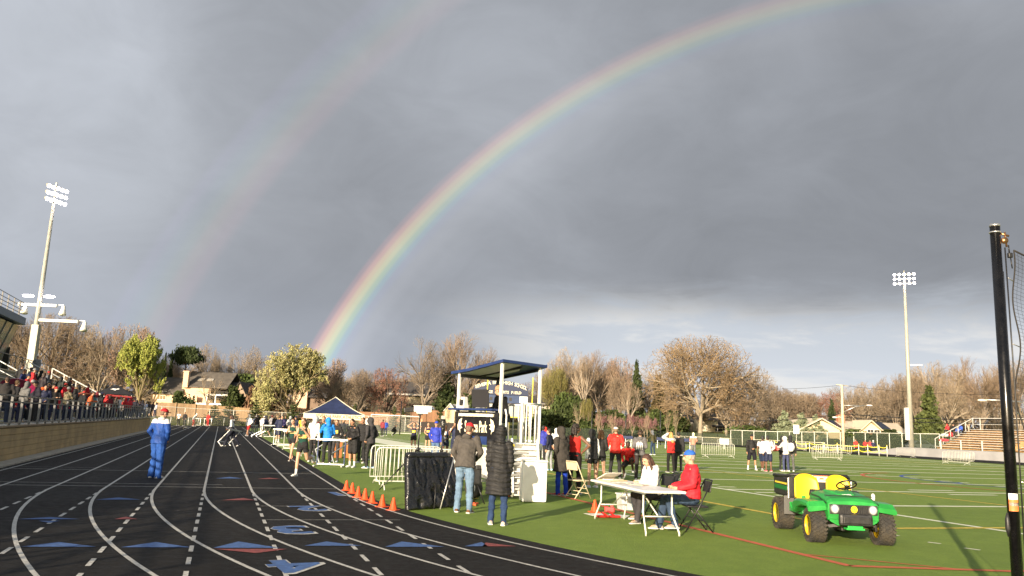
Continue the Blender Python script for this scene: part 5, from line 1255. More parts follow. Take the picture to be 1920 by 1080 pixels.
# ------------------------------------------------------------------ utility vehicle
GREEN = mat('vehicle_green', (.020, .27, .045), .40, var=.22, vscale=2.5, coat=.12, spec=.5)
YEL = mat('seat_yellow', (.80, .57, .015), .46, var=.12, vscale=3, spec=.5)
RIMY = mat('rim_yellow', (.80, .52, .02), .4)
fwd = Vector((-.045, -.999, 0)).normalized(); vc = Vector((5.98, 15.12, 0))
VR = math.atan2(fwd.y, fwd.x) - math.pi / 2
v = empty('utility_vehicle', vc, VR, 'green and yellow open utility vehicle with black cargo bed parked on the turf', 'vehicle')
WB, TRW, RF, RRr = 1.95, .64, .29, .31
def vp(nm, m_, fn, par=None, sm=None):
    mb = MB(); fn(mb); return mb.build(nm, m_, par or v, sm)
yf, yr = WB / 2 + .0, -WB / 2 + .0
def tyre(x, y, R0, wd):
    o = empty('wheel', (x, y, R0), 0); o.parent = v; s = 1 if x > 0 else -1
    mb = MB(); mb.smooth = True; n = 36; prof = [(-wd / 2, R0 * .62), (-wd / 2 - .008, R0 * .80), (-wd / 2 + .02, R0 * .95), (-wd * .25, R0 * .985), (wd * .25, R0 * .985), (wd / 2 - .02, R0 * .95), (wd / 2 + .008, R0 * .80), (wd / 2, R0 * .62)]
    mb.loft([[Vector((px_, r_ * math.cos(2 * math.pi * k / n), r_ * math.sin(2 * math.pi * k / n))) for k in range(n)] for px_, r_ in prof], cap=False)
    mb.smooth = False
    for k in range(26):           # chevron lugs
        a = 2 * math.pi * k / 26
        for row, xx in enumerate((-.36, -.12, .12, .36)):
            aa = a + (math.pi / 26 if row % 2 else 0); st = len(mb.v)
            mb.box((xx * wd, 0, R0 * .985), (wd * .23, .045, .026), rz=(.6 if row % 2 else -.6)); mb.xf(Matrix.Rotation(aa, 4, 'X'), st)
    for k in range(26):
        a = 2 * math.pi * k / 26
        for sx_ in (-1, 1): st = len(mb.v); mb.box((sx_ * wd * .49, 0, R0 * .90), (.03, .03, .06)); mb.xf(Matrix.Rotation(a, 4, 'X'), st)
    mb.build('tyre', RUBBER, o)
    mb = MB(); mb.smooth = True; n = 24
    mb.loft([[Vector((s * px_, r_ * math.cos(2 * math.pi * k / n), r_ * math.sin(2 * math.pi * k / n))) for k in range(n)] for px_, r_ in ((wd * .47, R0 * .64), (wd * .50, R0 * .60), (wd * .40, R0 * .52), (wd * .36, R0 * .25), (wd * .42, R0 * .22), (wd * .42, .01))], cap=True); mb.build('rim', RIMY, o)
    mb = MB(); mb.smooth = True; mb.loft([[Vector((-s * wd * .4, r_ * math.cos(2 * math.pi * k / n), r_ * math.sin(2 * math.pi * k / n))) for k in range(n)] for r_ in (R0 * .62, .01)]); mb.build('inner_disc', RIMY, o)
    mb = MB(); mb.smooth = True; mb.tube([(s * wd * .40, 0, 0), (s * wd * .47, 0, 0)], .035, 12); mb.build('hub_cap', ALU, o)
for x, y, R0, wd in ((-TRW, yf, RF, .27), (TRW, yf, RF, .27), (-TRW, yr, RRr, .30), (TRW, yr, RRr, .30)): tyre(x, y, R0, wd)
# hood: loft of cross sections from the dash to the nose
def hring(y, hw, zb, zt, zs):
    return [Vector((x, y, z)) for x, z in ((-hw, zb), (-hw * 1.01, zb + (zs - zb) * .6), (-hw * .97, zs), (-hw * .80, zt - .012), (-hw * .40, zt), (0, zt + .008), (hw * .40, zt), (hw * .80, zt - .012), (hw * .97, zs), (hw * 1.01, zb + (zs - zb) * .6), (hw, zb), (0, zb))]
hood = vp('hood', GREEN, lambda mb: mb.loft([hring(.30, .50, .52, .865, .81), hring(.45, .50, .50, .868, .815), hring(.75, .495, .46, .85, .80), hring(1.02, .485, .44, .815, .76), hring(1.16, .485, .42, .79, .735), hring(1.235, .475, .42, .745, .70), hring(1.25, .46, .44, .70, .66)]), sm=False)
vp('hood_scoop', GREEN, lambda mb: mb.loft([[Vector((x, y, z)) for x, z in ((-w_, z0), (-w_ * .85, z1), (w_ * .85, z1), (w_, z0))] for y, w_, z0, z1 in ((.42, .28, .855, .895), (.70, .24, .845, .885), (.88, .18, .82, .848))]), hood)
gr = vp('grille', BLKP, lambda mb: ([mb.box((-.40 + .8 * k / 24, 1.262, .605), (.018, .03, .15)) for k in range(25)], mb.box((0, 1.245, .605), (.90, .03, .17), bev=.012)), hood)
for sx_ in (-.355, .355):
    hl = vp('headlight', mat('lamp_bezel', (.5, .5, .5), .25, metal=.7), lambda mb: (setattr(mb, 'smooth', True), mb.tube([(sx_, 1.24, .61), (sx_, 1.285, .61)], [.085, .082], 20)), hood)
    vp('lens', mat('lamp_glass', (.48, .48, .5), .08, spec=.9, coat=.6), lambda mb: (setattr(mb, 'smooth', True), mb.ell((sx_, 1.285, .61), (.07, .022, .07))), hl)
vp('badge', mat('badge_yellow', (.78, .60, .02), .4), lambda mb: mb.tube([(0, 1.275, .615), (0, 1.288, .615)], .062, 8), hood)
# leaping animal mark on badge reduced to its curved silhouette
vp('badge_mark', GREEN, lambda mb: mb.prism([(-.035, -.012), (-.012, .006), (.012, .012), (.03, .03), (.036, .022), (.022, .004), (.028, -.02), (.014, -.006), (-.01, -.008), (-.03, -.028)], 0, .003).xf(Matrix.Translation((0, 1.2895, .615)) @ Matrix.Rotation(math.pi, 4, 'Z') @ Matrix.Rotation(math.pi / 2, 4, 'X')), hood)
vp('hood_decal', mat('decal_white', (.7, .72, .7), .5), lambda mb: mb.prism([(-.10, .0), (-.02, .02), (.05, .045), (.09, .02), (.06, .0), (.085, -.03), (.02, -.01)], 0, .003).xf(Matrix.Translation((0, .95, .842)) @ Matrix.Rotation(-.19, 4, 'X') @ Matrix.Rotation(math.pi, 4, 'Z')), hood)
vp('chin', GREEN, lambda mb: mb.loft([[Vector((x, y, z)) for x, z in ((-.44, .40), (-.47, .50), (.47, .50), (.44, .40), (.30, .33), (-.30, .33))] for y in (.95, 1.24)]))
# fenders: flat-topped wings over the front wheels
def fender(mb, s):
    prof = [(.32, .56, .70), (.52, .66, .735), (.80, .72, .745), (1.10, .715, .73), (1.20, .64, .655)]
    rings = [[Vector((s * .49, y, zt - .0)), Vector((s * .80, y, zt - .02)), Vector((s * .835, y, zt - .06)), Vector((s * .835, y, zb - .09)), Vector((s * .80, y, zb - .10)), Vector((s * .49, y, zb - .06))] for y, zb, zt in prof]
    mb.loft(rings if s > 0 else [r_[::-1] for r_ in rings])
for s in (-1, 1): vp('fender', GREEN, lambda mb: fender(mb, s))
vp('panel_seam', BLKM, lambda mb: [mb.beam((s * .502, y0, z0), (s * .492, y1, z1), .012, .016) for s in (-1, 1) for y0, z0, y1, z1 in ((.34, .80, .86, .775), (.86, .775, 1.2, .70))] + [mb.beam((-.46, 1.03, .835 - .01), (.46, 1.03, .835 - .01), .010, .012)])
vp('bumper', BLKP, lambda mb: (mb.box((0, 1.33, .44), (.62, .12, .20), bev=.05), mb.box((0, 1.395, .44), (.48, .02, .11), bev=.01)))
vp('tow_plate', mat('green_bright', (.02, .38, .06), .4), lambda mb: (mb.box((0, 1.26, .285), (.34, .14, .03)), mb.box((0, 1.30, .315), (.28, .05, .05), bev=.01)))
vp('front_frame', BLKM, lambda mb: (mb.box((0, .98, .36), (.46, .42, .10), bev=.02), mb.box((0, .15, .36), (.9, 1.5, .07)), mb.box((0, .9, .27), (.30, .25, .12), bev=.02)))
for s in (-1, 1):
    vp('suspension_arm', BLKM, lambda mb: (mb.beam((s * .20, yf - .12, .33), (s * .52, yf, .27), .05), mb.beam((s * .20, yf + .14, .33), (s * .52, yf, .27), .05), mb.beam((s * .22, yf, .40), (s * .52, yf, .36), .04), mb.box((s * .53, yf, .30), (.07, .10, .16), bev=.01)))
    vp('coil_spring', ALU, lambda mb: (setattr(mb, 'smooth', True), mb.tube([Vector((s * (.47 - .09 * t) , yf + .05, .32 + .30 * t)) + Vector((math.cos(t * 44) * .038, math.sin(t * 44) * .038, 0)) for t in np.linspace(0, 1, 80)], .009, 6), mb.tube([(s * .47, yf + .05, .30), (s * .38, yf + .05, .64)], .016, 8)))
    vp('wheel_well', mat('dark_green', (.008, .15, .025), .5), lambda mb: mb.prism([(s * .36, .28), (s * .50, .28), (s * .50, .62), (s * .36, .62)][::s], .34, .56))
# floor, sides, seats
vp('floor_pan', BLKP, lambda mb: mb.box((0, -.05, .40), (1.22, .80, .05), bev=.01))
for s in (-1, 1):
    vp('side_panel', GREEN, lambda mb: mb.prism([(s * .50, .34), (s * .64, .30), (s * .64, -.52), (s * .50, -.52)][::-s], .40, .56))
    vp('door_sill_curve', GREEN, lambda mb: mb.loft([[Vector((s * x, y, z)) for x in (.58, .66) for z in ((zz, zz + .05) if x < .6 else (zz + .05, zz))] for y, zz in ((.34, .70), (.30, .58), (.20, .46), (.0, .42), (-.35, .42), (-.45, .52))]))
def bucket(x0):
    o = empty('seat', (x0, -.12, .575), 0); o.parent = v
    mb = MB(); n = 14; rows = []
    for t in np.linspace(0, 1, 12):
        row = []
        for k in range(n + 1):
            q = k / n * 2 - 1; w_ = .265 * (1 - .10 * max(0, t - .55) ** 1.5 * 4.0)
            curl = .075 * abs(q) ** 2.2
            if t < .42: y = .26 - t / .42 * .44; z = .06 - .03 * math.sin(t / .42 * math.pi) + curl
            else: tt = (t - .42) / .58; y = -.18 - .13 * tt + curl * .9; z = .05 + .50 * tt - .06 * tt * abs(q) ** 2.5 * 1.6
            row.append(Vector((q * w_, y, z)))
        rows.append(row)
    N = (n + 1) * 12; vs = [p for r_ in rows for p in r_]; back = []
    for r_i, r_ in enumerate(rows):
        for p in r_: back.append(p + (Vector((0, 0, -.055)) if r_i < 5 else Vector((0, -.055, 0))))
    fs = []
    for i in range(11):
        for k in range(n):
            a = i * (n + 1) + k; fs.append((a, a + 1, a + n + 2, a + n + 1)); fs.append((N + a, N + a + n + 1, N + a + n + 2, N + a + 1))
    bd = [k for k in range(n + 1)] + [i * (n + 1) + n for i in range(1, 12)] + [11 * (n + 1) + k for k in range(n - 1, -1, -1)] + [i * (n + 1) for i in range(10, 0, -1)]
    for i in range(len(bd)): a, b = bd[i], bd[(i + 1) % len(bd)]; fs.append((b, a, N + a, N + b))
    mb.add(vs + back, fs); mb.build('cushion_shell', YEL, o, True)
    mb = MB(); mb.box((0, 0, -.03), (.40, .36, .09), bev=.02); mb.build('seat_base', BLKP, o)
bucket(-.33); bucket(.33); v.scale = (.89, .95, .96)
vp('dash_panel', BLKP, lambda mb: mb.box((0, .29, .80), (.98, .10, .14), rx=-.35, bev=.03))
# steering wheel on the driver's side (image right)
sw = empty('steering_wheel', (-.33, .10, .97), 0); sw.parent = v; sw.rotation_euler = (R_(-28) * -1, 0, 0)
mb = MB(); mb.smooth = True; mb.tube([(.19 * math.cos(a), .19 * math.sin(a), 0) for a in np.linspace(0, 2 * math.pi, 33)[:-1]], .016, 10, closed=True); mb.build('wheel_rim', BLKM, sw)
mb = MB(); mb.smooth = True
for a in (.5, 2.6, 4.71): mb.tube([(0, 0, -.04), (.19 * math.cos(a), .19 * math.sin(a), 0)], .011, 8)
mb.ell((0, 0, -.035), (.05, .05, .025)); mb.tube([(0, 0, -.04), (0, .02, -.26)], .02, 8); mb.build('spoke', BLKM, sw)
vp('cup_bottle', mat('bottle_white', (.8, .78, .78), .3), lambda mb: (setattr(mb, 'smooth', True), mb.tube([(-.64, .62, .74), (-.64, .62, .83), (-.64, .62, .86)], [.036, .036, .018], 12)))
# cargo bed
bed = vp('cargo_bed', BLKP, lambda mb: (mb.box((0, -1.02, .67), (1.26, 1.02, .05), bev=.01), mb.box((-.635, -1.02, .84), (.05, 1.02, .34), bev=.02), mb.box((.635, -1.02, .84), (.05, 1.02, .34), bev=.02), mb.box((0, -.53, .85), (1.30, .06, .40), bev=.02), mb.box((0, -1.52, .84), (1.30, .06, .34), bev=.02)))
vp('top_rail', BLKP, lambda mb: (setattr(mb, 'smooth', True), mb.tube([(-.66, -1.5, 1.03), (-.66, -.62, 1.06), (-.58, -.50, 1.10), (.58, -.50, 1.10), (.66, -.62, 1.06), (.66, -1.5, 1.03)], .034, 10)), bed)
for s in (-1, 1):
    vp('side_stripe', mat('stripe_yellow', (.75, .60, .05), .5), lambda mb: mb.box((s * .664, -1.02, .905), (.008, .78, .035)), bed)
    vp('side_band', mat('dark_green', (.008, .15, .025), .5), lambda mb: mb.box((s * .664, -1.02, .82), (.008, .86, .085)), bed)
    vp('corner_post', ALU, lambda mb: mb.box((s * .66, -.50, .83), (.03, .05, .40), bev=.01), bed)
    vp('rear_guard', mat('mud_guard', (.09, .088, .085), .6), lambda mb: mb.box((s * .60, -.56, .50), (.28, .035, .36), bev=.01))
vp('warning_label', PAPER, lambda mb: (mb.box((-.04, -.466, 1.035), (.40, .012, .125))), bed)
vp('label_print', mat('label_orange', (.75, .16, .05), .6), lambda mb: [mb.box((x, -.4585, z), (w_, .004, h_)) for x, z, w_, h_ in ((-.04, 1.088, .38, .018), (.10, 1.04, .06, .05), (-.03, 1.045, .09, .03), (-.05, 1.015, .16, .014), (-.17, 1.035, .05, .06))], bed)
vp('rear_axle', BLKM, lambda mb: (mb.box((0, yr, .34), (.9, .14, .14), bev=.02), mb.box((0, -.85, .52), (.7, .8, .22), bev=.03)))
vp('backrest_panel', BLKP, lambda mb: mb.box((0, -.48, .74), (1.1, .03, .46)))
# ------------------------------------------------------------------ left stand: wall, railing, bleachers, press box
TANW = mat('tan_block_wall', (.44, .315, .155), .85, var=.22, vscale=1.2, bump=.4, bscale=9)
DRAIL = mat('rail_grey', (.20, .20, .20), .5, metal=.4, var=.2, vscale=6)
WRAIL = mat('rail_white', (.66, .66, .62), .45, metal=.2)
U0, U1 = 4.0, 84.0
def tframe(name, u, v, z=0, label=None, cat=None, group=None): return empty(name, W(u, v, z), TROT, label, cat, group)
def lmesh(nm, m_, fn, par, sm=None):
    mb = MB(); fn(mb); return mb.build(nm, m_, par, sm)
r = tframe('stand_wall', 0, 0, 0, 'low tan boarded wall running along the outer lane', 'wall')
lmesh('boards', TANW, lambda mb: [mb.box((-6.30 - .012 * (k % 2), (U0 + U1) / 2, .11 + .205 * k), (.16, U1 - U0, .20), bev=.012) for k in range(5)], r)
lmesh('coping', mat('wall_coping', (.24, .17, .09), .8, var=.2, vscale=2), lambda mb: mb.box((-6.32, (U0 + U1) / 2, 1.075), (.26, U1 - U0, .05), bev=.01), r)
lmesh('walkway', CONC, lambda mb: mb.box((-7.35, (U0 + U1) / 2, 1.0), (1.75, U1 - U0, .14)), r)
r = tframe('stand_railing', 0, 0, 0, 'grey metal railing on top of the tan stand wall', 'railing')
lmesh('top_rail', DRAIL, lambda mb: (mb.beam((-6.32, U0, 2.06), (-6.32, U1, 2.06), .055, .05), mb.beam((-6.32, U0, 1.86), (-6.32, U1, 1.86), .045, .04), mb.beam((-6.32, U0, 1.19), (-6.32, U1, 1.19), .045, .04)), r)
mb = MB(); mb.beam((0, 0, 0), (0, 0, .98), .07, .055); pm = mb.mesh('post', DRAIL)
u = U0 + .2
while u < U1 + .1:
    o = link_mesh('post', pm, r); o.location = (-6.32, u, 1.08); u += 1.42
# bleachers
NR, BU0, BU1 = 8, 4.0, 77.5
rowv = lambda k: -8.55 - .70 * k
rowz = lambda k: 1.48 + .36 * k
r = tframe('bleachers', 0, 0, 0, 'long aluminium bleachers full of spectators on the left', 'bleachers')
for k in range(NR):
    lmesh('seat_plank', ALU, lambda mb: mb.box((rowv(k), (BU0 + BU1) / 2, rowz(k)), (.26, BU1 - BU0, .045)), r)
    lmesh('foot_plank', mat('plank_grey', (.34, .34, .33), .6, metal=.3), lambda mb: (mb.box((rowv(k) + .36, (BU0 + BU1) / 2, rowz(k) - .36), (.42, BU1 - BU0, .04)), mb.box((rowv(k) - .14, (BU0 + BU1) / 2, rowz(k) - .18), (.02, BU1 - BU0, .30))), r)
lmesh('understructure', DRAIL, lambda mb: [(mb.beam((rowv(0) + .4, q, .9), (rowv(NR - 1) - .2, q, rowz(NR - 1) - .5), .08, .12), mb.beam((rowv(NR - 1), q, 0), (rowv(NR - 1), q, rowz(NR - 1)), .1), mb.beam((rowv(4), q, 0), (rowv(4), q, rowz(4) - .4), .1)) for q in np.arange(BU0 + .3, BU1, 6.1)], r)
def endrail(mb, q):
    a, b = (rowv(0) + .5, q, rowz(0) + .55), (rowv(NR - 1) - .4, q, rowz(NR - 1) + 1.0)
    A, B = Vector(a), Vector(b); mb.beam(A, B, .07, .08); mb.beam(A - Vector((0, 0, .45)), B - Vector((0, 0, .45)), .05, .05)
    for t in np.linspace(0, 1, 7): p = A.lerp(B, t); mb.beam(p, p - Vector((0, 0, .95)), .07)
lmesh('end_guard_rail', WRAIL, lambda mb: endrail(mb, BU1 + .1), r); lmesh('end_guard_rail', WRAIL, lambda mb: endrail(mb, BU0 - .1), r)
def backfence(mb):
    mb.smooth = False; v_ = rowv(NR - 1) - .45
    for q in np.arange(BU0, BU1 + .1, 1.9): mb.beam((v_, q, rowz(NR - 1) - .4), (v_, q, rowz(NR - 1) + 1.15), .05)
    mb.beam((v_, BU0, rowz(NR - 1) + 1.15), (v_, BU1, rowz(NR - 1) + 1.15), .05); mb.beam((v_, BU0, rowz(NR - 1) + .1), (v_, BU1, rowz(NR - 1) + .1), .04)
lmesh('back_fence', DRAIL, backfence, r)
def loop(mb, q, k0, k1):
    mb.smooth = True; A = Vector((rowv(k0), q, rowz(k0))); B = Vector((rowv(k1), q, rowz(k1)))
    up = Vector((0, 0, .95)); c = .15
    mb.tube([A - up * .4, A + up * .8, A + up + (B - A) * .04, B + up - (B - A) * .04, B + up * .8, B - up * .3], .03, 8); mb.tube([A + up * .5, B + up * .5], .024, 8)
for q in (52, 66):
    for k0 in (3, 5): lmesh('aisle_handrail', WRAIL, lambda mb: loop(mb, q, k0, k0 + 2), r)
# press box above the top rows
PBU0, PBU1, PV = 54.5, 65.0, -14.9
r = tframe('press_box', 0, 0, 0, 'press box with slanted glazing above the left bleachers', 'press box')
SID = mat('siding_dark', (.10, .10, .095), .7, var=.15, vscale=2)
lmesh('wall', SID, lambda mb: (mb.box((PV - 2.2, (PBU0 + PBU1) / 2, 5.7), (2.6, PBU1 - PBU0, 3.5)), mb.box((PV - .55, (PBU0 + PBU1) / 2, 4.1), (1.0, PBU1 - PBU0, .75))), r)
pane = mat('press_glass', (.30, .30, .22), .12, var=.5, vscale=.5, spec=.8)
n = 6
for k in range(n):
    u0, u1 = PBU0 + (PBU1 - PBU0) * k / n + .06, PBU0 + (PBU1 - PBU0) * (k + 1) / n - .06
    wv2 = lmesh('window', DRAIL, lambda mb: (mb.beam((PV - .05, u0 - .05, 4.45), (PV + .85, u0 - .05, 7.30), .09), mb.beam((PV - .05, u0, 4.45), (PV - .05, u1, 4.45), .07), mb.beam((PV + .3, u0, 5.3), (PV + .3, u1, 5.3), .05)), r)
    lmesh('pane', pane, lambda mb: mb.add([(PV - .06, u0, 4.45), (PV - .06, u1, 4.45), (PV + .84, u1, 7.30), (PV + .84, u0, 7.30)], [(0, 1, 2, 3)]), wv2)
lmesh('side_wall', pane, lambda mb: mb.add([(PV - .06, PBU1, 4.45), (PV - .9, PBU1, 4.45), (PV - .9, PBU1, 7.30), (PV + .84, PBU1, 7.30)], [(0, 1, 2, 3)]), r)
lmesh('roof', mat('roof_trim_blue', (.10, .14, .20), .5), lambda mb: mb.box((PV - 1.3, (PBU0 + PBU1) / 2, 7.68), (4.9, PBU1 - PBU0 + .7, .52), bev=.03), r)
def roofrail(mb):
    for q in np.arange(PBU0, PBU1 + .2, 1.6): mb.beam((PV + .9, q, 7.9), (PV + .9, q, 9.0), .07)
    for z in (9.0, 8.7, 8.45, 8.2): mb.beam((PV + .9, PBU0, z), (PV + .9, PBU1 + .2, z), .035)
    for q in np.arange(PV - 3.5, PV + 1, 1.4): mb.beam((q, PBU1 + .2, 7.9), (q, PBU1 + .2, 9.0), .06)
    for z in (9.0, 8.45): mb.beam((PV - 3.5, PBU1 + .2, z), (PV + .9, PBU1 + .2, z), .035)
lmesh('roof_railing', DRAIL, roofrail, r)
lmesh('support_post', SID, lambda mb: [mb.box((x, q, 2.0), (.3, .3, 4.0)) for x in (PV - 3.2, PV - .9) for q in (PBU0 + .3, 60, PBU1 - .3)], r)
lmesh('side_screen', BLKP, lambda mb: mb.box((PV - .2, PBU1 + .25, 4.6), (1.3, .12, 2.4)), r)

# ---- spectators
rs = random.Random(5)
COLS = [('black', (.018, .018, .02)), ('navy', (.018, .024, .07)), ('dark grey', (.06, .06, .062)), ('maroon', (.14, .018, .025)), ('red', (.5, .025, .025)), ('black', (.02, .018, .018)), ('dark green', (.02, .04, .03)), ('brown', (.10, .07, .045)), ('light grey', (.30, .30, .31)), ('teal', (.03, .12, .14)), ('orange', (.62, .12, .02)), ('charcoal', (.035, .035, .04))]
front = [(4, 'black', None, 330), (17, 'black', None, 20), (37, 'grey hoodie', (.12, .12, .12), 20), (62, 'black', None, 200), (79, 'navy', (.02, .025, .06), 150), (98, 'black clapping', (.025, .022, .02), 130), (121, 'camouflage', (.10, .085, .05), 20), (133, 'black', (.02, .018, .017), 40), (149, 'dark', None, 20), (163, 'orange', (.45, .10, .03), 60), (172, 'teal', (.05, .13, .14), 300), (184, 'black', None, 30), (193, 'red', (.45, .03, .03), 30), (203, 'maroon', (.15, .02, .03), 200), (212, 'navy', None, 10), (221, 'white', (.6, .6, .6), 40), (231, 'red', (.5, .02, .025), 30), (240, 'red', (.5, .02, .03), 20), (248, 'black', None, 20), (256, 'black', None, 200), (263, 'black', None, 30), (270, 'blue grey', (.12, .16, .26), 20), (277, 'black', None, 50), (283, 'navy', None, 10), (289, 'light grey', (.45, .45, .47), 20)]
FL = ['in black at the left picture edge', 'in black beside the maroon umbrella', 'in grey hoodie with hood up leaning on the railing', 'in black just right of the grey hoodie', 'in navy facing the camera at the railing', 'in black jacket clapping at the railing', 'in camouflage jacket bent over the railing', 'in black hunched next to the camouflage jacket', 'in dark coat right of the hunched one', 'in orange jacket at the railing', 'in teal and white jacket at the railing', 'in black right of the teal jacket', 'in red front between two dark coats', 'in maroon jacket beyond the first red one', 'in navy between maroon and white', 'in white shirt among dark coats', 'in bright red jacket, left of the red pair', 'in bright red jacket, right of the red pair', 'in black right after the red pair', 'in black second after the red pair', 'in black third after the red pair', 'in blue grey jacket near the railing end', 'in black near the railing end', 'in navy last but one at the railing end', 'in light grey last at the railing end']
SG = 'spectators standing along the stand railing'
for i, (x, nm, col, f) in enumerate(front):
    vv = -6.95 - rs.uniform(0, .35); uu = AV(x, vv); col = col or rs.choice([(.018, .018, .02), (.02, .02, .03), (.03, .028, .028)])
    kw = dict(top=('hoodie' if rs.random() < .5 else 'jacket', col), bottom=('trousers', rs.choice([BLK, NAVY, (.03, .04, .07)])))
    if nm == 'camouflage': kw['top'] = ('jacket', (.20, .16, .10), (.05, .05, .03), 'camo')
    if nm in ('grey hoodie', 'red') or (nm in ('black', 'dark') and rs.random() < .35): kw['hood'] = col
    elif rs.random() < .3: kw['hat'] = ('beanie', rs.choice([BLK, (.4, .03, .03), (.2, .2, .2)]))
    else: kw['hair'] = (rs.choice(['short', 'long', 'short']), rs.choice([(.05, .03, .02), (.02, .015, .01), (.18, .11, .05)]))
    if nm == 'teal': kw['top'] = ('jacket', col, (.65, .65, .65), 'sleeve')
    P(tuple(W(uu, vv, 1.07)), f, 'spectator ' + FL[i], 1.55 + rs.uniform(0, .12), 'stand', ('table', 'table') if 'clap' in nm or nm in ('camouflage', 'orange') else ('front', 'pocket'), rs.uniform(2, 16), lod=2, skin=rs.choice(['light', 'tan', 'brown', 'light']), bulk=1.1, group=SG, **kw)
seated = []
SP = [(8, 0, 'charcoal'), (24, 1, 'red'), (16, 2, 'dark blue'), (50, 1, 'black'), (57, 2, 'black'), (70, 1, 'orange'), (66, 3, 'grey'), (86, 1, 'black'), (92, 2, 'black'), (101, 1, 'red'), (100, 0, 'red'), (113, 1, 'black'), (111, 3, 'maroon'), (118, 2, 'navy'), (125, 3, 'red'), (132, 2, 'navy'), (128, 1, 'black'), (143, 1, 'bright red'), (139, 0, 'brown'), (154, 1, 'brown'), (166, 1, 'black'), (169, 3, 'black'), (178, 1, 'dark green'), (184, 2, 'navy'), (191, 1, 'black'), (199, 2, 'maroon'), (207, 1, 'black'), (215, 1, 'navy'), (222, 2, 'black'), (229, 2, 'grey'), (236, 1, 'black'), (246, 1, 'dark grey'), (20, 4, 'black'), (44, 5, 'grey'), (63, 5, 'black'), (12, 3, 'black'), (30, 2, 'navy'), (37, 3, 'red'), (42, 1, 'black'), (34, 0, 'dark grey'), (55, 0, 'navy'), (79, 2, 'maroon'), (83, 3, 'black'), (90, 0, 'brown'), (108, 2, 'black'), (122, 0, 'charcoal'), (136, 3, 'black'), (147, 2, 'red'), (151, 0, 'black'), (158, 2, 'navy'), (162, 0, 'red'), (173, 2, 'maroon'), (181, 0, 'black'), (188, 0, 'red'), (196, 1, 'red'), (204, 0, 'navy'), (212, 2, 'red'), (219, 0, 'black'), (225, 1, 'dark red'), (233, 0, 'bright red'), (241, 2, 'black'), (252, 0, 'navy'), (258, 1, 'black'), (264, 0, 'grey'), (272, 1, 'navy'), (116, 4, 'black'), (96, 3, 'dark blue'), (28, 0, 'red'), (47, 0, 'black'), (60, 0, 'red'), (74, 0, 'black'), (115, 0, 'red'), (129, 0, 'navy'), (145, 0, 'black'), (156, 0, 'maroon'), (176, 0, 'red'), (200, 0, 'black'), (208, 1, 'red'), (215, 0, 'maroon'), (226, 0, 'navy'), (238, 0, 'dark red'), (246, 0, 'black'), (89, 2, 'red'), (75, 2, 'black'), (104, 2, 'maroon'), (140, 2, 'red')]
cm = {'red': (.45, .025, .03), 'bright red': (.60, .02, .02), 'orange': (.6, .10, .02), 'dark red': (.30, .02, .025), 'dark blue': (.02, .03, .09), 'grey': (.14, .14, .145), 'maroon': (.16, .02, .03), 'brown': (.11, .075, .05), 'charcoal': (.05, .05, .055), 'navy': (.018, .024, .07), 'black': (.018, .017, .018), 'dark green': (.02, .045, .035), 'dark grey': (.07, .07, .072)}
cnt = {}; ORD = ['nearest', 'second', 'third', 'fourth', 'fifth', 'sixth', 'seventh', 'eighth', 'ninth', 'tenth', 'eleventh', 'twelfth', 'thirteenth', 'fourteenth', 'fifteenth', 'sixteenth']
SP.sort(key=lambda t: t[0])
RN = ['front', 'second', 'third', 'fourth', 'fifth', 'sixth']
for x, k, nm in SP:
    uu = AV(x, rowv(k)); key = (nm, k); cnt[key] = cnt.get(key, 0) + 1; col = cm[nm]
    kw = dict(top=(rs.choice(['hoodie', 'jacket']), tuple(c * rs.uniform(.8, 1.2) for c in col)), bottom=('trousers', rs.choice([BLK, NAVY, (.04, .05, .08)])))
    q = rs.random()
    if q < .4: kw['hood'] = col
    elif q < .65: kw['hat'] = ('beanie', rs.choice([BLK, (.35, .03, .03), (.25, .25, .25), NAVY]))
    else: kw['hair'] = (rs.choice(['short', 'long']), rs.choice([(.05, .03, .02), (.2, .12, .05), (.02, .015, .01)]))
    head = 'hood up' if 'hood' in kw else ('knit hat' if 'hat' in kw else '%s hair' % kw['hair'][0])
    st = rs.random() < .28
    lab = '%s spectator in %s with %s %s in the %s bleacher row' % (ORD[cnt[key] - 1], nm, head, 'standing' if st else 'seated', RN[k])
    if st: P(tuple(W(uu, rowv(k) + .36, rowz(k) - .34)), 70 + rs.uniform(-60, 40), lab, 1.62 + rs.uniform(0, .2), 'stand', ('pocket', 'front'), 4, lod=2, skin=rs.choice(['light', 'tan', 'brown', 'light']), bulk=1.12, group='spectators on the left bleachers', **kw)
    else: P(tuple(W(uu, rowv(k), 0)), 70 + rs.uniform(-40, 30), lab, 1.70 + rs.uniform(0, .1), 'sit', ('lap', rs.choice(['lap', 'face'])), rs.uniform(4, 22), lod=2, skin=rs.choice(['light', 'tan', 'brown', 'light']), bulk=1.12, seat=rowz(k) + .05, group='spectators on the left bleachers', **kw)
# lone figure at the top by the handrail
P(tuple(W(AV(46, rowv(7)), rowv(7) + .3, rowz(7) - .36)), 120, 'spectator in grey coat standing alone high up by the handrail', 1.76, 'stand', ('pocket', 'pocket'), 3, lod=2, top=('coat', (.20, .20, .21)), bottom=('trousers', BLK), hair=('short', BLK))
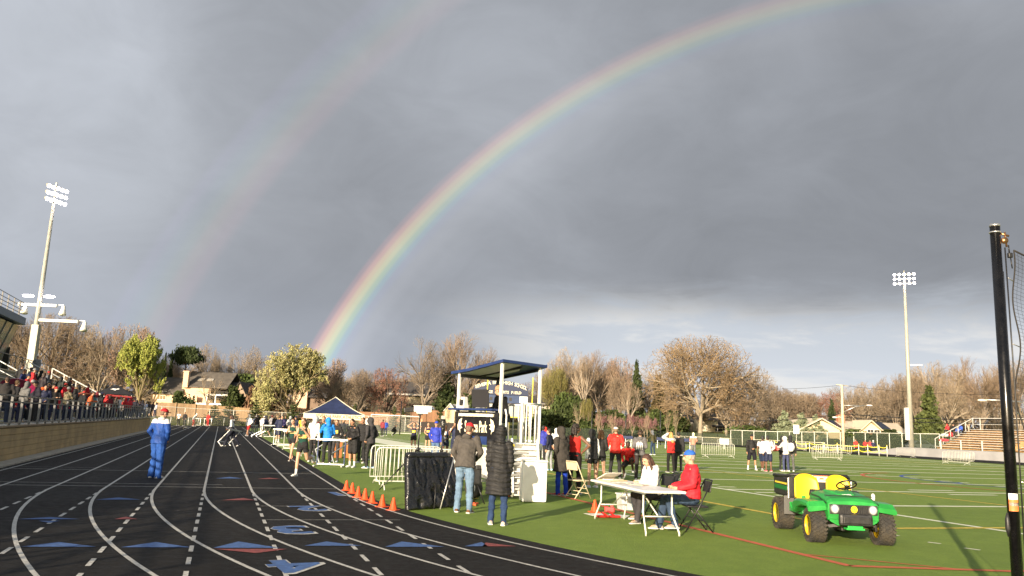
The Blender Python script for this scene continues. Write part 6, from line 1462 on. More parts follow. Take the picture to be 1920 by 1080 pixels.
# umbrellas and team canopy among the crowd
def umbrella(loc, rx, rz, R0, m_, label):
    r = empty('umbrella', loc, rz, label, 'umbrella'); r.rotation_euler = (rx, 0, rz)
    mb = MB(); n = 8; rings = []
    for t in np.linspace(.02, 1, 6): rings.append([Vector((R0 * t * math.cos(2 * math.pi * k / 16) * (1 if k % 2 == 0 else .96), R0 * t * math.sin(2 * math.pi * k / 16) * (1 if k % 2 == 0 else .96), .36 * R0 * (1 - t ** 2))) for k in range(16)])
    mb.loft(rings, cap=False); mb.build('umbrella_cover', m_, r, True)
    mb = MB(); mb.smooth = True; mb.tube([(0, 0, .40 * R0), (0, 0, -.75)], .012, 6); mb.build('shaft', BLKM, r)
    mb = MB(); mb.smooth = True; mb.tube([(0, 0, -.72), (0, .03, -.80), (0, .08, -.78)], .016, 6); mb.build('handle', BLKP, r)
umbrella(W(AV(24, -7.4), -7.4, 2.45), -.5, .4, .62, mat('umbrella_maroon', (.30, .014, .085), .55, var=.3, vscale=4), 'maroon umbrella held over the railing')
umbrella(W(AV(160, -7.6), -7.9, 2.5), -.2, 1.4, .5, mat('umbrella_orange', (.60, .11, .02), .6, var=.2, vscale=4), 'small orange umbrella at the bleachers')
uc = AV(222, -9.5)
r = tframe('team_canopy', uc, -10.0, 1.2, 'black and red team canopy with white emblem on the stand', 'canopy')
BF = mat('black_fabric', (.014, .013, .014), .7, var=.3, vscale=3)
rf = lmesh('roof', BF, lambda mb: mb.add([(-1.7, -2, 2.0), (1.7, -2, 2.0), (1.7, 2, 2.0), (-1.7, 2, 2.0), (0, 0, 3.0)], [(0, 1, 4), (1, 2, 4), (2, 3, 4), (3, 0, 4)]), r)
lmesh('valance', mat('red_fabric', (.24, .018, .022), .75, var=.2, vscale=3), lambda mb: [mb.beam(p, q, .03, .15) for p, q in (((-1.7, -2, 1.95), (1.7, -2, 1.8)), ((1.7, -2, 1.8), (1.7, 2, 1.8)), ((1.7, 2, 1.8), (-1.7, 2, 1.8)), ((-1.7, 2, 1.8), (-1.7, -2, 1.8)))], r)
mt = Matrix.Translation((.05, -1.10, 2.50)) @ Matrix.Rotation(R_(26), 4, 'X')
lmesh('emblem', WPLAST, lambda mb: (mb.prism([(-.42, -.05), (-.2, .22), (.05, .12), (.3, .26), (.36, .0), (.12, -.08), (.05, -.30), (-.18, -.10)], .0, .01).xf(mt)), rf); lmesh('emblem', WPLAST, lambda mb: mb.add([(1.12, .3, 2.36), (1.14, .85, 2.30), (.72, .5, 2.62)], [(0, 1, 2)]), rf)
for x in (-1.65, 1.65):
    for y in (-1.95, 1.95): lmesh('leg', ALU, lambda mb: mb.beam((x, y, .0), (x, y, 2.0), .05), r)

# ------------------------------------------------------------------ floodlights
LAMP_W = mat('lamp_white_lit', (.9, .9, .9), .3, emit=(1.0, .88, .95), estr=14.0)
PALE = mat('pale_pole_metal', (.36, .355, .30), .55, metal=.15, var=.1, vscale=1.5)
def flood(base, H, armdir, face, label, rows=3, per=5, span=3.2, r0=.30, lit=lambda i, j: True):
    r = empty('floodlight_mast', base, 0, label, 'floodlight')
    mb = MB(); mb.smooth = True; mb.tube([(0, 0, 0), (0, 0, H)], [r0, r0 * .45], 14); mb.build('mast', PALE, r)
    ad = Vector(armdir).normalized(); fd = Vector(face).normalized(); dn = (fd + Vector((0, 0, -.55))).normalized()
    for i in range(rows):
        z = H - .3 + i * .66
        mb = MB(); mb.beam(Vector((0, 0, z)) - ad * span / 2, Vector((0, 0, z)) + ad * span / 2, .10, .10); c = mb.build('crossarm', PALE, r)
        for j in range(per):
            p = Vector((0, 0, z)) + ad * (span * (j / (per - 1) - .5)) + fd * .22
            mb = MB(); mb.smooth = True; mb.tube([p - dn * .28, p - dn * .1, p + dn * .10], [.10, .17, .19], 12); h_ = mb.build('lamp_head', PALE, c)
            mb = MB(); mb.smooth = True; mb.ell(p + dn * .105, .165, None, 10, 7); mb.build('lamp', LAMP_W if lit(i, j) else WPLAST, c)
    mb = MB(); mb.beam((0, 0, H - .5), (0, 0, H + 1.6), .12); mb.build('mast_head', PALE, r)
    return r
D1 = 76.0; b1 = PD(57, 690, D1); t1 = PD(101, 372, D1)
fl = flood((b1.x, b1.y, 0), t1.z, TU * .8 + TV * .65, TV * .75 - TU * .75, 'lit floodlight mast rising behind the left bleachers', 3, 5, 2.0, .30)
mb = MB()
mb.box((0, 0, 5.6), (.7, .5, 7.6), bev=.05); mb.build('mast_casing', PALE, fl)
def hornarm(z, x0, x1, heads):
    mb = MB(); mb.box(((x0 + x1) / 2, 0, z), (x1 - x0, .26, .26), bev=.03); a = mb.build('equipment_arm', WPAINT, fl)
    for x in heads:
        mb = MB(); mb.beam((x - .5, 0, z + .1), (x, 0, z + .1), .06); mb.smooth = True; mb.tube([(x, 0, z), (x + .02, -.05, z - .30), (x + .10, -.25, z - .85)], [.16, .20, .33], 14); mb.build('horn_speaker', WPAINT, a)
hornarm(PD(70, 572, D1).z, -2.0, 1.7, (-1.3, 2.35)); hornarm(PD(70, 600, D1).z, .2, 3.9, (4.55,))
for x in (-1.0, 1.0): mb = MB(); mb.ell((x, -.3, PD(70, 556, D1).z), (.55, .25, .12)); mb.build('lamp', LAMP_W, fl)
D2 = 112.0; b2 = PD(1709, 836, D2); t2 = PD(1697, 528, D2)
fr = flood((b2.x, b2.y, hz(b2.x, b2.y)), t2.z, Vector((1, -.5, 0)), Vector((-.45, -1, 0)), 'lit floodlight mast at the right beside the bleachers', 3, 5, 2.5, .36)
mb = MB(); mb.box((-.55, -.1, 4.2), (.5, .4, 4.4), bev=.04); mb.build('equipment_cabinet', WPAINT, fr)
mb = MB(); mb.beam((0, 0, 12.4), (1.3, -.2, 12.4), .12); mb.box((1.5, -.3, 12.4), (.5, .4, .16)); mb.build('camera_arm', WPAINT, fr)
# utility pole and wires
D3 = 128.0; b3 = PD(1581, 818, D3); gz3 = hz(b3.x, b3.y); t3 = PD(1577, 722, D3).z
r = empty('utility_pole', (b3.x, b3.y, gz3), 0, 'pale utility pole with street lamp arm in front of the cream house', 'utility pole')
POLEW = mat('weathered_pole', (.56, .48, .34), .8, var=.2, vscale=1.2)
mb = MB(); mb.smooth = True; mb.tube([(0, 0, 0), (0, 0, t3 - gz3)], [.26, .17], 10); mb.build('pole', POLEW, r)
mb = MB(); mb.beam((-.9, 0, t3 - gz3 + .05), (1.0, 0, t3 - gz3 - .1), .14, .12); mb.build('crossarm', POLEW, r)
mb = MB(); mb.smooth = True; mb.tube([(0, 0, 5.8), (2.0, -.2, 6.8), (3.9, -.3, 7.1)], [.07, .06, .05], 8); mb.tube([(0, 0, 6.9), (1.6, -.15, 7.0), (2.6, -.2, 7.0)], .05, 8); a = mb.build('lamp_arm', ALU, r)
mb = MB(); mb.ell((4.2, -.3, 7.08), (.5, .18, .12)); mb.build('lamp_head', WPLAST, a)
mb = MB(); mb.smooth = True; mb.tube([(-1.0, .1, 5.0), (-.5, .05, 5.1), (0, 0, 5.0)], .04, 6); mb.ell((-1.2, .1, 5.0), (.4, .18, .14)); mb.build('flood_head', WPLAST, r)
def wire(p, q, sag, label, rad=.03):
    p, q = Vector(p), Vector(q); mb = MB(); mb.smooth = True
    mb.tube([p.lerp(q, t) - Vector((0, 0, sag * 4 * t * (1 - t))) for t in np.linspace(0, 1, 14)], rad, 5); tag(mb.build('power_line', BLKM), label, 'cable')
pz_ = Vector((b3.x, b3.y, gz3 + 5.6))
lft = PD(1330, 787, 150); rgt = PD(2010, 784, 105)
wire(lft, pz_, .6, 'thick cable from the treeline to the utility pole', .06); wire(pz_, rgt, .5, 'upper thick cable from the utility pole to the right', .06)
wire(pz_ - Vector((0, 0, .5)), rgt - Vector((0, 0, .4)), .6, 'lower thick cable from the utility pole to the right', .05)
wire(Vector((b3.x, b3.y, t3)), PD(2010, 735, 105), .8, 'thin overhead wire crossing high on the right', .025); wire(PD(1330, 720, 160), Vector((b3.x, b3.y, t3)), .8, 'thin overhead wire left of the utility pole', .025)
D4 = 104.0; bb = PD(1925, 830, D4)
r = empty('street_lamp', (bb.x, bb.y, 0), 0, 'street lamp whose long arm shows left of the net pole', 'street lamp')
lz = PD(1870, 752, D4).z
mb = MB(); mb.smooth = True; mb.tube([(0, 0, 0), (0, 0, lz + .2)], [.16, .09], 10); mb.build('pole', ALU, r)
mb = MB(); mb.smooth = True; mb.tube([(0, 0, lz), (-2.5, 0, lz + .12), (-4.9, 0, lz + .1)], [.09, .08, .07], 8); a = mb.build('arm', ALU, r)
mb = MB(); mb.smooth = True; mb.ell((-5.4, 0, lz + .02), (.62, .2, .16)); mb.build('lamp_head', CREAM, a)

# ------------------------------------------------------------------ right stand
RV = 85.0
WOODB = mat('bench_wood', (.46, .28, .13), .7, var=.25, vscale=2.5); GRYW = mat('grey_apron', (.30, .30, .31), .8, var=.12, vscale=.6)
ru1 = AV(1690, RV, 838); ru0 = ru1 - 58
r = tframe('apron_wall', 0, 0, 0, 'pale grey apron and ramp below the right bleachers', 'apron')
lmesh('apron', GRYW, lambda mb: (mb.prism([(RV, ru0), (RV + 2.6, ru0), (RV + 2.6, ru1), (RV, ru1)], 0, 1.05), mb.add([(RV, ru1, 0), (RV + 2.6, ru1, 0), (RV + 2.6, ru1, 1.05), (RV, ru1, 1.05), (RV, ru1 + 7, .02), (RV + 2.6, ru1 + 7, .02)], [(3, 2, 5, 4), (0, 3, 4), (1, 5, 2)])), r)
r = tframe('bleachers', 0, 0, 0, 'wooden bench bleachers with steel rails on the right', 'bleachers')
rv2 = lambda k: RV + 3.2 + .75 * k
rz2 = lambda k: 1.35 + .30 * k
ru1b = ru1 - 2.5
for k in range(9):
    lmesh('seat_plank', WOODB, lambda mb: mb.box((rv2(k), (ru0 + ru1b) / 2, rz2(k)), (.28, ru1b - ru0, .06)), r)
    lmesh('riser_plank', WOODB, lambda mb: mb.box((rv2(k) + .30, (ru0 + ru1b) / 2, rz2(k) - .16), (.04, ru1b - ru0, .20)), r)
lmesh('plank_edge', WRAIL, lambda mb: [mb.box((rv2(k) - .15, (ru0 + ru1b) / 2, rz2(k) + .005), (.02, ru1b - ru0, .05)) for k in range(9)], r)
def rback(mb):
    v_ = rv2(9); z = rz2(8)
    for q in np.arange(ru0, ru1b + .1, 3.4): mb.beam((v_, q, z - .6), (v_, q, z + 1.5), .07)
    mb.beam((v_, ru0, z + 1.5), (v_, ru1b, z + 1.5), .07); mb.beam((v_, ru0, z + .7), (v_, ru1b, z + .7), .04)
    A, B = Vector((rv2(0), ru1b, rz2(0) + 1.0)), Vector((v_, ru1b, z + 1.5)); mb.beam(A, B, .07)
    for t in np.linspace(0, 1, 6): p = A.lerp(B, t); mb.beam(p, p - Vector((0, 0, 1.3)), .06)
lmesh('guard_rail', WRAIL, rback, r)
def rfront(mb):
    for q in np.arange(ru0, ru1b + 1.5, 3.0): mb.beam((RV + 2.5, q, 1.0), (RV + 2.5, q, 2.25), .10)
lmesh('front_post', WRAIL, rfront, r)
for q in (ru1b - 11, ru1b - 20):
    lmesh('aisle_step', WOODB, lambda mb: [mb.box((rv2(k), q, rz2(k) - .02), (.5, 1.2, .30)) for k in range(9)], r)
    lmesh('aisle_handrail', WRAIL, lambda mb: [(mb.beam((rv2(k), q + .7, rz2(k)), (rv2(k), q + .7, rz2(k) + .95), .05), mb.beam((rv2(k), q + .7, rz2(k) + .95), (rv2(k + 3), q + .7, rz2(k + 3) + .95), .05)) for k in (0, 5)], r)
for x, k, lab, col, hd in ((1777, 7, 'right bleacher spectator in red with hood up', (.62, .04, .05), True), (1783, 4, 'right bleacher spectator in red two rows lower', (.58, .04, .05), False), (1789, 7, 'right bleacher spectator in black', BLK, False), (1796, 6, 'right bleacher spectator in light blue', (.10, .18, .5), False), (1802, 7, 'right bleacher spectator in royal blue', (.05, .12, .55), True)):
    uu = AV(x, rv2(k), 805)
    P(tuple(W(uu, rv2(k), 0)), 250, lab, 1.75, 'sit', ('lap', 'lap'), 8, lod=2, top=('jacket', col), bottom=('trousers', BLK), hair=('short', BLK), hood=col if hd else None, seat=rz2(k) + .05, bulk=1.15)
q = empty('kit_bag', W(AV(1769, rv2(2), 815), rv2(2), rz2(2) + .04), TROT, 'red kit bag on a lower bench of the right bleachers', 'bag')
mb = MB(); mb.ell((0, 0, .2), (.35, .8, .22)); me = remesh(mb, .05); wrinkle(me, .02, 4); me.materials.append(cloth((.5, .06, .08))); link_mesh('bag_body', me, q)
q = empty('kit_bag', W(AV(1771, rv2(4), 808), rv2(4), rz2(4) + .04), TROT, 'pale kit bag beside the red seated spectators', 'bag')
mb = MB(); mb.ell((0, 0, .25), (.35, .7, .27)); me = remesh(mb, .05); wrinkle(me, .02, 6); me.materials.append(cloth((.55, .6, .56))); link_mesh('bag_body', me, q)

# ------------------------------------------------------------------ fences and field furniture
CHAIN = mat('chain_link', (.30, .30, .28), .6, metal=.3, alpha=.16); CHAIND = mat('windscreen_mesh', (.035, .05, .03), .9, alpha=.72)
def fence_line(pts, H, step, label, postm, panelm, railm, rad=.05, cat='fence', name='chain_link_fence', low=.02):
    """pts: list of ground points; posts at regular steps, one panel and a top rail"""
    r = empty(name, pts[0], 0, label, cat); o = Vector(pts[0]); L = []
    for a, b in zip(pts[:-1], pts[1:]):
        a, b = Vector(a), Vector(b); n = max(1, int((b - a).length / step))
        for k in range(n): L.append(a.lerp(b, k / n))
    L.append(Vector(pts[-1])); L = [Vector((p.x, p.y, hz(p.x, p.y))) for p in L]
    mb = MB(); mb.smooth = True; mb.tube([(0, 0, -.1), (0, 0, H)], rad, 6); pm = mb.mesh('post', postm)
    for p in L[:98]: q = link_mesh('post', pm, r); q.location = p - o
    if railm: mb = MB(); mb.smooth = True; mb.tube([p - o + Vector((0, 0, H - .03)) for p in L], rad * .8, 6); mb.build('top_rail', railm, r)
    if panelm:
        mb = MB(); vs = [p - o + Vector((0, 0, low)) for p in L] + [p - o + Vector((0, 0, H - .06)) for p in L]; n = len(L)
        mb.add(vs, [(i, i + 1, n + i + 1, n + i) for i in range(n - 1)]); mb.build('mesh_panel', panelm, r)
    return r
def ovalpt(rr_, a): return W(OC_U1 + rr_ * math.sin(R_(a)), OC_V - rr_ * math.cos(R_(a)))
fence_line([ovalpt(OR_OUT + 1.6, a) for a in range(6, 181, 9)] + [W(u, OC_V + OR_OUT + 1.6) for u in (102,)], 1.15, 3.2, 'low white fence around the far bend of the track', WRAIL, CHAIN, mat('rail_cream', (.70, .66, .48), .5), .045)
DW = 142.0
fence_line([PD(x, 790, d) for x, d in ((255, 118), (345, 122), (480, 128), (620, 132), (760, 134))], 2.4, 3.0, 'tall chain link fence before the wooden fence on the left', GALV, CHAIN, GALV, .05)
fence_line([PD(x, 790, d) for x, d in ((1370, 142), (1480, 138), (1600, 130), (1690, 122), (1760, 118))], 2.6, 1.9, 'chain link fence with dark screen before the cream house', GALV, CHAIND, GALV, .06)
fence_line([PD(x, 790, d) for x, d in ((800, 140), (900, 150), (1030, 156), (1150, 158), (1290, 152), (1375, 144))], 1.9, 2.6, 'dark mesh fence along the top of the far bank', BLKM, CHAIND, None, .05)
def wood_fence(pts, H, label, m_):
    r = empty('wooden_fence', pts[0], 0, label, 'fence'); o = Vector(pts[0]); rr2 = random.Random(3)
    mb = MB()
    for a, b in zip(pts[:-1], pts[1:]):
        a, b = Vector(a), Vector(b); n = int((b - a).length / .16)
        for k in range(n):
            p = a.lerp(b, k / n); z = hz(p.x, p.y); h_ = H + rr2.uniform(-.04, .04)
            mb.box((p.x - o.x, p.y - o.y + rr2.uniform(-.01, .01), z + h_ / 2), (.15, .025, h_), rz=math.atan2(b.y - a.y, b.x - a.x))
    mb.build('boards', m_, r); mb = MB(); L = []
    for a, b in zip(pts[:-1], pts[1:]):
        a, b = Vector(a), Vector(b); n = max(1, int((b - a).length / 2.5))
        for k in range(n): L.append(a.lerp(b, k / n))
    mb.box((0, 0, H / 2), (.13, .13, H + .15)); pm = mb.mesh('post', m_)
    for p in L: q = link_mesh('post', pm, r); q.location = (p.x - o.x, p.y - o.y - .12, hz(p.x, p.y) + .05)
WF = mat('fence_boards', (.40, .27, .15), .85, col2=(.24, .16, .095), vscale=.7, stretch=(1, 1, .15)); WF2 = mat('fence_boards_red', (.30, .16, .085), .85, col2=(.18, .10, .06), vscale=.8, stretch=(1, 1, .15))
wood_fence([PD(x, 790, d) for x, d in ((290, 142), (400, 146), (530, 150))], 2.45, 'sunlit tan board fence behind the far end of the track', WF)
wood_fence([PD(x, 790, d) for x, d in ((534, 150), (640, 152), (760, 152))], 2.35, 'older brown board fence behind the navy canopy', WF2)
wood_fence([PD(x, 790, d) for x, d in ((770, 152), (880, 154))], 2.2, 'reddish board fence left of the scoreboard', WF2)
# dark windscreen panel on the bank
r = empty('screen_panel', PD(830, 790, 128), 0, 'long dark brown screen on the bank left of the stand', 'screen'); o = Vector(r.location); o.z = 0; r.location.z = hz(o.x, o.y)
mb = MB(); mb.box((0, 0, 1.0), (10.5, .06, 1.6)); mb.build('screen_cloth', mat('screen_brown', (.035, .028, .026), .9, var=.2, vscale=1), r)
for x in np.linspace(-5.2, 5.2, 6): mb = MB(); mb.beam((x, .06, 0), (x, .06, 1.9), .08); mb.build('post', BLKM, r)
# tall black net posts
for x, yt, d, lab in ((749, 752, 108, 'tall black net post left of the soccer goal'), (1109, 772, 112, 'tall black net post beyond the sleeve girl'), (1173, 770, 112, 'tall black net post beyond the red jacket man'), (1238, 772, 110, 'tall black net post beyond the olive jacket')):
    p = PD(x, 820, d); q = empty('net_post', (p.x, p.y, hz(p.x, p.y)), 0, lab, 'post', 'tall black net posts'); H = PD(x, yt, d).z - hz(p.x, p.y)
    mb = MB(); mb.smooth = True; mb.tube([(0, 0, 0), (0, 0, H)], .075, 8); mb.build('shaft', BLKM, q); mb = MB(); mb.ell((0, 0, H), .09, None, 8, 6); mb.build('post_cap', BLKM, q)
# soccer goal
p0 = PD(694, 815, 112); p1 = PD(786, 815, 114)
r = empty('soccer_goal', (p0.x, p0.y, 0), math.atan2(p1.y - p0.y, p1.x - p0.x), 'white soccer goal on the far infield', 'goal'); L = (p1 - p0).length; L = math.hypot(p1.x - p0.x, p1.y - p0.y)
mb = MB(); mb.smooth = True; mb.tube([(0, 0, 0), (0, 0, 2.5), (L, 0, 2.5), (L, 0, 0)], .07, 8); mb.build('goal_frame', WPAINT, r)
mb = MB(); mb.smooth = True; mb.tube([(0, 0, 2.5), (0, .9, 2.4), (0, 2, .05), (L, 2, .05), (L, .9, 2.4), (L, 0, 2.5)], .035, 6); mb.build('rear_frame', WPAINT, r)
mb = MB(); mb.add([(0, .9, 2.4), (L, .9, 2.4), (L, 2, .05), (0, 2, .05), (0, 0, 2.5), (L, 0, 2.5)], [(0, 1, 2, 3), (4, 5, 1, 0)]); mb.build('goal_net', mat('net_white', (.5, .5, .5), .9, alpha=.18), r)
# goal posts
pg = PD(953, 815, 124)
r = empty('goal_posts', (pg.x, pg.y, hz(pg.x, pg.y)), 0, 'yellow football goal posts behind the timing stand', 'goal posts'); hw = (PD(995, 760, 124).x - PD(910, 760, 124).x) / 2
YP = mat('goal_yellow', (.80, .66, .05), .45); top = PD(950, 706, 124).z
mb = MB(); mb.smooth = True; mb.tube([(0, 1.5, 0), (0, 1.4, 2.2), (0, .8, 2.9), (0, 0, 3.05)], .12, 10); mb.build('gooseneck', YP, r)
mb = MB(); mb.smooth = True; mb.tube([(-hw, 0, 3.05), (hw, 0, 3.05)], .085, 8); mb.build('crossbar', YP, r)
for s in (-1, 1): mb = MB(); mb.smooth = True; mb.tube([(s * hw, 0, 3.05), (s * hw, 0, top)], .085, 8); mb.build('upright', YP, r)
# scoreboard
DS = 140.0; ps = PD(937, 790, DS); gz = hz(ps.x, ps.y); zl = lambda y: PD(937, y, DS).z - gz
wS = PD(988, 750, DS).x - PD(886, 750, DS).x
r = empty('scoreboard', (ps.x, ps.y, gz), .03, 'navy scoreboard with arched school name lettering', 'scoreboard')
BLUEB = mat('board_navy', (.012, .022, .068), .5, var=.1, vscale=2)
mb = MB(); mb.box((0, 0, (zl(740) + zl(755)) / 2), (wS, .4, zl(740) - zl(756)), bev=.03); mb.build('score_panel', mat('board_blue', (.02, .045, .125), .45, var=.15, vscale=1.5), r)
n = 20; poly = [(-wS / 2, zl(741)), (wS / 2, zl(741))] + [(wS / 2 - wS * k / n, zl(727) + (zl(713) - zl(727)) * math.sin(math.pi * k / n) ** .8) for k in range(n + 1)]
mb = MB(); mb.prism(poly, -.2, .2); mb.xf(Matrix.Rotation(math.pi / 2, 4, 'X')); hd = mb.build('header', BLUEB, r)
def curved(txt, zc, arch, width, size):
    tot = len(txt); mb = MB()
    for i, ch in enumerate(txt):
        if ch == ' ': continue
        t = (i + .5) / tot * 2 - 1; vs, fs = text_mesh(ch, size, .03, size * .012)
        mb.add([Matrix.Translation((t * width / 2, -.24, zc + arch * (1 - t * t))) @ Matrix.Rotation(-t * arch * 1.2 / width * 2 * -1, 4, 'Y') @ Matrix.Rotation(math.pi / 2, 4, 'X') @ v for v in vs], fs)
    mb.build('lettering', LETTER, hd)
curved('SEVERNA PARK HIGH SCHOOL', zl(727.5), zl(716) - zl(726), wS * .96, .82); curved('GEORGE ROBERTS FIELD', zl(735.5), 0, wS * .74, .66)
mb = MB(); mb.box((wS * .42, -.22, zl(748)), (wS * .15, .06, zl(742) - zl(754))); mb.build('sponsor_panel', WPLAST, r); mb = MB(); mb.box((-wS * .46, -.22, zl(742)), (wS * .07, .06, zl(738) - zl(745))); mb.build('sponsor_panel', WPLAST, r)
for k in range(5): mb = MB(); mb.box((wS * (-.3 + .12 * k), -.22, zl(748)), (wS * .05, .05, .6)); mb.build('digit_window', BLKP, r)
for s in (-1, 1): mb = MB(); mb.box((s * wS * .36, .1, zl(756) / 2), (.35, .35, zl(756))); mb.build('post', mat('post_steel', (.12, .13, .15), .5), r)
mb = MB(); mb.box((0, .3, zl(770)), (wS * .9, .2, zl(757) - zl(782))); mb.build('lower_panel', mat('pale_panel', (.35, .36, .37), .6, var=.1, vscale=2), r)
# team benches
for x0, x1, d, lab in ((1138, 1186, 93, 'long navy covered bench beyond the red jacket man'), (1229, 1297, 90, 'long navy covered bench behind the blonde girl'), (842, 866, 88, 'short navy bench left of the stand')):
    p0, p1 = PD(x0, 830, d), PD(x1, 832, d - 1); mid = (p0 + p1) / 2; L = math.hypot(p1.x - p0.x, p1.y - p0.y)
    r = empty('team_bench', (mid.x, mid.y, 0), math.atan2(p1.y - p0.y, p1.x - p0.x), lab, 'bench')
    mb = MB(); mb.box((0, 0, .46), (L, .35, .07), bev=.02); mb.build('seat', NAVYF, r)
    mb = MB(); mb.box((0, .22, .98), (L, .07, .34), bev=.02); mb.build('backrest', NAVYF, r)
    for x in np.linspace(-L / 2 + .2, L / 2 - .2, 5): mb = MB(); mb.beam((x, -.12, 0), (x, -.12, .44), .05); mb.beam((x, .2, 0), (x, .22, .9), .05); mb.build('leg', WRAIL, r)
# tape posts and caution tape on the right
TAPE = mat('caution_tape', (.72, .60, .04), .6)
tp_ = [PD(x, 840, d) for x, d in ((1452, 102), (1492, 101), (1518, 100), (1544, 99), (1570, 98), (1610, 96), (1627, 95), (1648, 94), (1663, 93))]
for i, p in enumerate(tp_):
    q = empty('tape_post', (p.x, p.y, 0), 0, 'white tape post number', 'post', 'white posts carrying the yellow tape')
    q['label'] = ['first white tape post left of the backpack', 'white tape post right of the backpack', 'white tape post behind the barrier, left one', 'white tape post behind the barrier, middle one', 'white tape post behind the barrier, right one', 'white tape post beside the long red coat', 'white tape post beside the red shirt', 'white tape post beside the navy spectator', 'last white tape post at the ramp'][i]
    mb = MB(); mb.smooth = True; mb.tube([(0, 0, 0), (0, 0, 1.25)], .05, 8); mb.build('stake', WRAIL, q); mb = MB(); mb.ell((0, 0, 1.25), .06, None, 8, 6); mb.build('post_cap', TAPE, q)
mb = MB()
for a, b in zip(tp_[:-1], tp_[1:]):
    for z, sg in ((1.1, .12), (.62, .2)):
        pts = [Vector((*a.lerp(b, t).xy, z - sg * 4 * t * (1 - t))) for t in np.linspace(0, 1, 9)]
        n = len(pts); mb.add([p + Vector((0, -.06, -.035)) for p in pts] + [p + Vector((0, -.06, .035)) for p in pts], [(k, k + 1, n + k + 1, n + k) for k in range(n - 1)])
tag(mb.build('caution_tape', TAPE), 'yellow caution tape strung between white posts on the right', 'tape')
# small signs on the far fence
for x, y, d, w_, h_, lab, m_ in ((1493, 805, 136, 1.0, 1.5, 'white notice board on the fence by the cream house', WPLAST), (1358, 828, 100, 1.15, .7, 'white sign board on the low fence beyond the salmon jacket', WPAINT), (789, 788, 120, .5, .5, 'round orange sign on the bank above the yellow vests', mat('sign_orange', (.7, .25, .12), .6))):
    p = PD(x, y, d); q = empty('notice_board', (p.x, p.y, hz(p.x, p.y)), 0, lab, 'sign'); zc = p.z - hz(p.x, p.y)
    mb = MB(); (mb.box((0, 0, zc), (w_, .05, h_), bev=.01) if 'round' not in lab else mb.tube([(0, -.03, zc), (0, .03, zc)], w_ / 2, 16)); mb.build('board', m_, q); mb = MB(); mb.beam((0, .06, 0), (0, .06, zc + h_ * .4), .06); mb.build('post', GALV, q)
# ------------------------------------------------------------------ net pole at the right edge
pb = Vector((5.11, 8.25, 0)); zt = PD(1870, 422, 8.25).z
r = empty('net_pole', pb, 0, 'tall black steel net pole at the right edge with pulley and sticker', 'pole')
GLOSSB = mat('gloss_black_pole', (.010, .010, .011), .24, metal=.5, var=.3, vscale=9, spec=.6)
mb = MB(); mb.smooth = True; mb.tube([(0, 0, 0), (0, 0, zt)], .050, 28); mb.build('shaft', GLOSSB, r)
mb = MB(); mb.smooth = True; mb.tube([(0, 0, zt - .09), (0, 0, zt - .075)], .058, 24); mb.tube([(0, 0, zt - .02), (0, 0, zt + .004)], .0525, 24); mb.build('collar', ALU, r)
mb = MB(); mb.smooth = True; mb.tube([(.05, -.02, zt - .10), (.13, -.02, zt - .12)], .012, 8); mb.tube([(.09, -.02, zt - .08), (.10, -.02, zt - .24)], .010, 8); mb.tube([(.085, -.03, zt - .17), (.085, .0, zt - .17)], .034, 12); mb.build('pulley', mat('brass', (.45, .25, .12), .35, metal=.9), r)
mb = MB(); mb.smooth = True; mb.tube([(.12, -.02, zt - .22), (.125, -.02, zt - .30)], .007, 6); mb.box((.13, -.02, zt - .33), (.045, .035, .055), bev=.008); mb.tube([(.135, -.02, zt - .36), (.145, -.02, zt - .47)], .006, 6); mb.build('carabiner', BLKM, r)
mb = MB(); mb.smooth = True; mb.tube([(.075, -.03, zt - .25), (.082, -.03, 2.6), (.080, -.03, 1.6), (.075, -.03, .6)], .007, 6); mb.tube([(.064, .02, .3), (.064, .02, zt - .5)], .013, 8); mb.build('guide_cable', BLKM, r)
def band(z0, z1, a0=-2.75, a1=-.45, rr_=.0512):
    mb = MB(); n = 12; vs = [(rr_ * math.cos(a0 + (a1 - a0) * k / n), rr_ * math.sin(a0 + (a1 - a0) * k / n), z) for z in (z0, z1) for k in range(n + 1)]
    mb.add(vs, [(k, k + 1, n + 2 + k, n + 1 + k) for k in range(n)]); return mb
zst = PD(1900, 925, 8.25).z; zsb = PD(1900, 958, 8.25).z; hs = (zst - zsb)
st = band(zsb, zst).build('sticker', mat('sticker_white', (.78, .78, .76), .5), r)
band(zsb, zsb + hs * .66, rr_=.0518).build('sticker_panel', mat('sticker_orange', (.72, .16, .05), .5, col2=(.75, .34, .06), vscale=3), st)
band(zsb + hs * .30, zsb + hs * .48, -2.6, -.7, .0524).build('sticker_print', mat('sticker_grey', (.10, .09, .08), .5, col2=(.35, .3, .25), vscale=60), st)
zc = PD(1890, 982, 8.25).z
mb = MB(); mb.smooth = True; mb.tube([(-.075, -.03, zc + .11), (-.085, -.04, zc + .05), (-.088, -.045, zc - .04), (-.078, -.03, zc - .12)], [.008, .022, .024, .008], 8); mb.tube([(-.055, -.02, zc), (-.085, -.04, zc)], .014, 8); mb.build('cleat', BLKP, r)
zn = PD(1893, 470, 8.25).z
mb = MB(); rn = random.Random(2); NX, NZ = 46, 84; wN, hN = 2.1, zn - .35
def npt(i, j):
    t = j / NZ; s = i / NX
    x = .150 + s * wN + (.030 * math.sin(t * 11) + .035 * math.sin(t * 23 + 1)) * (1 - s) * .8 + .06 * t * (1 - s)
    z = zn - t * hN - .20 * math.sin(math.pi * min(1, s * 1.0)) * (1 - t) - .10 * s * (1 - t)
    y = -.02 + .05 * math.sin(s * 9 + t * 4) + .02 * math.sin(t * 15 + s * 3)
    return Vector((x, y, z))
for i in range(1, NX + 1, 1): mb.tube([npt(i, j) for j in range(0, NZ + 1, 3)], .0016, 3, cap=False)
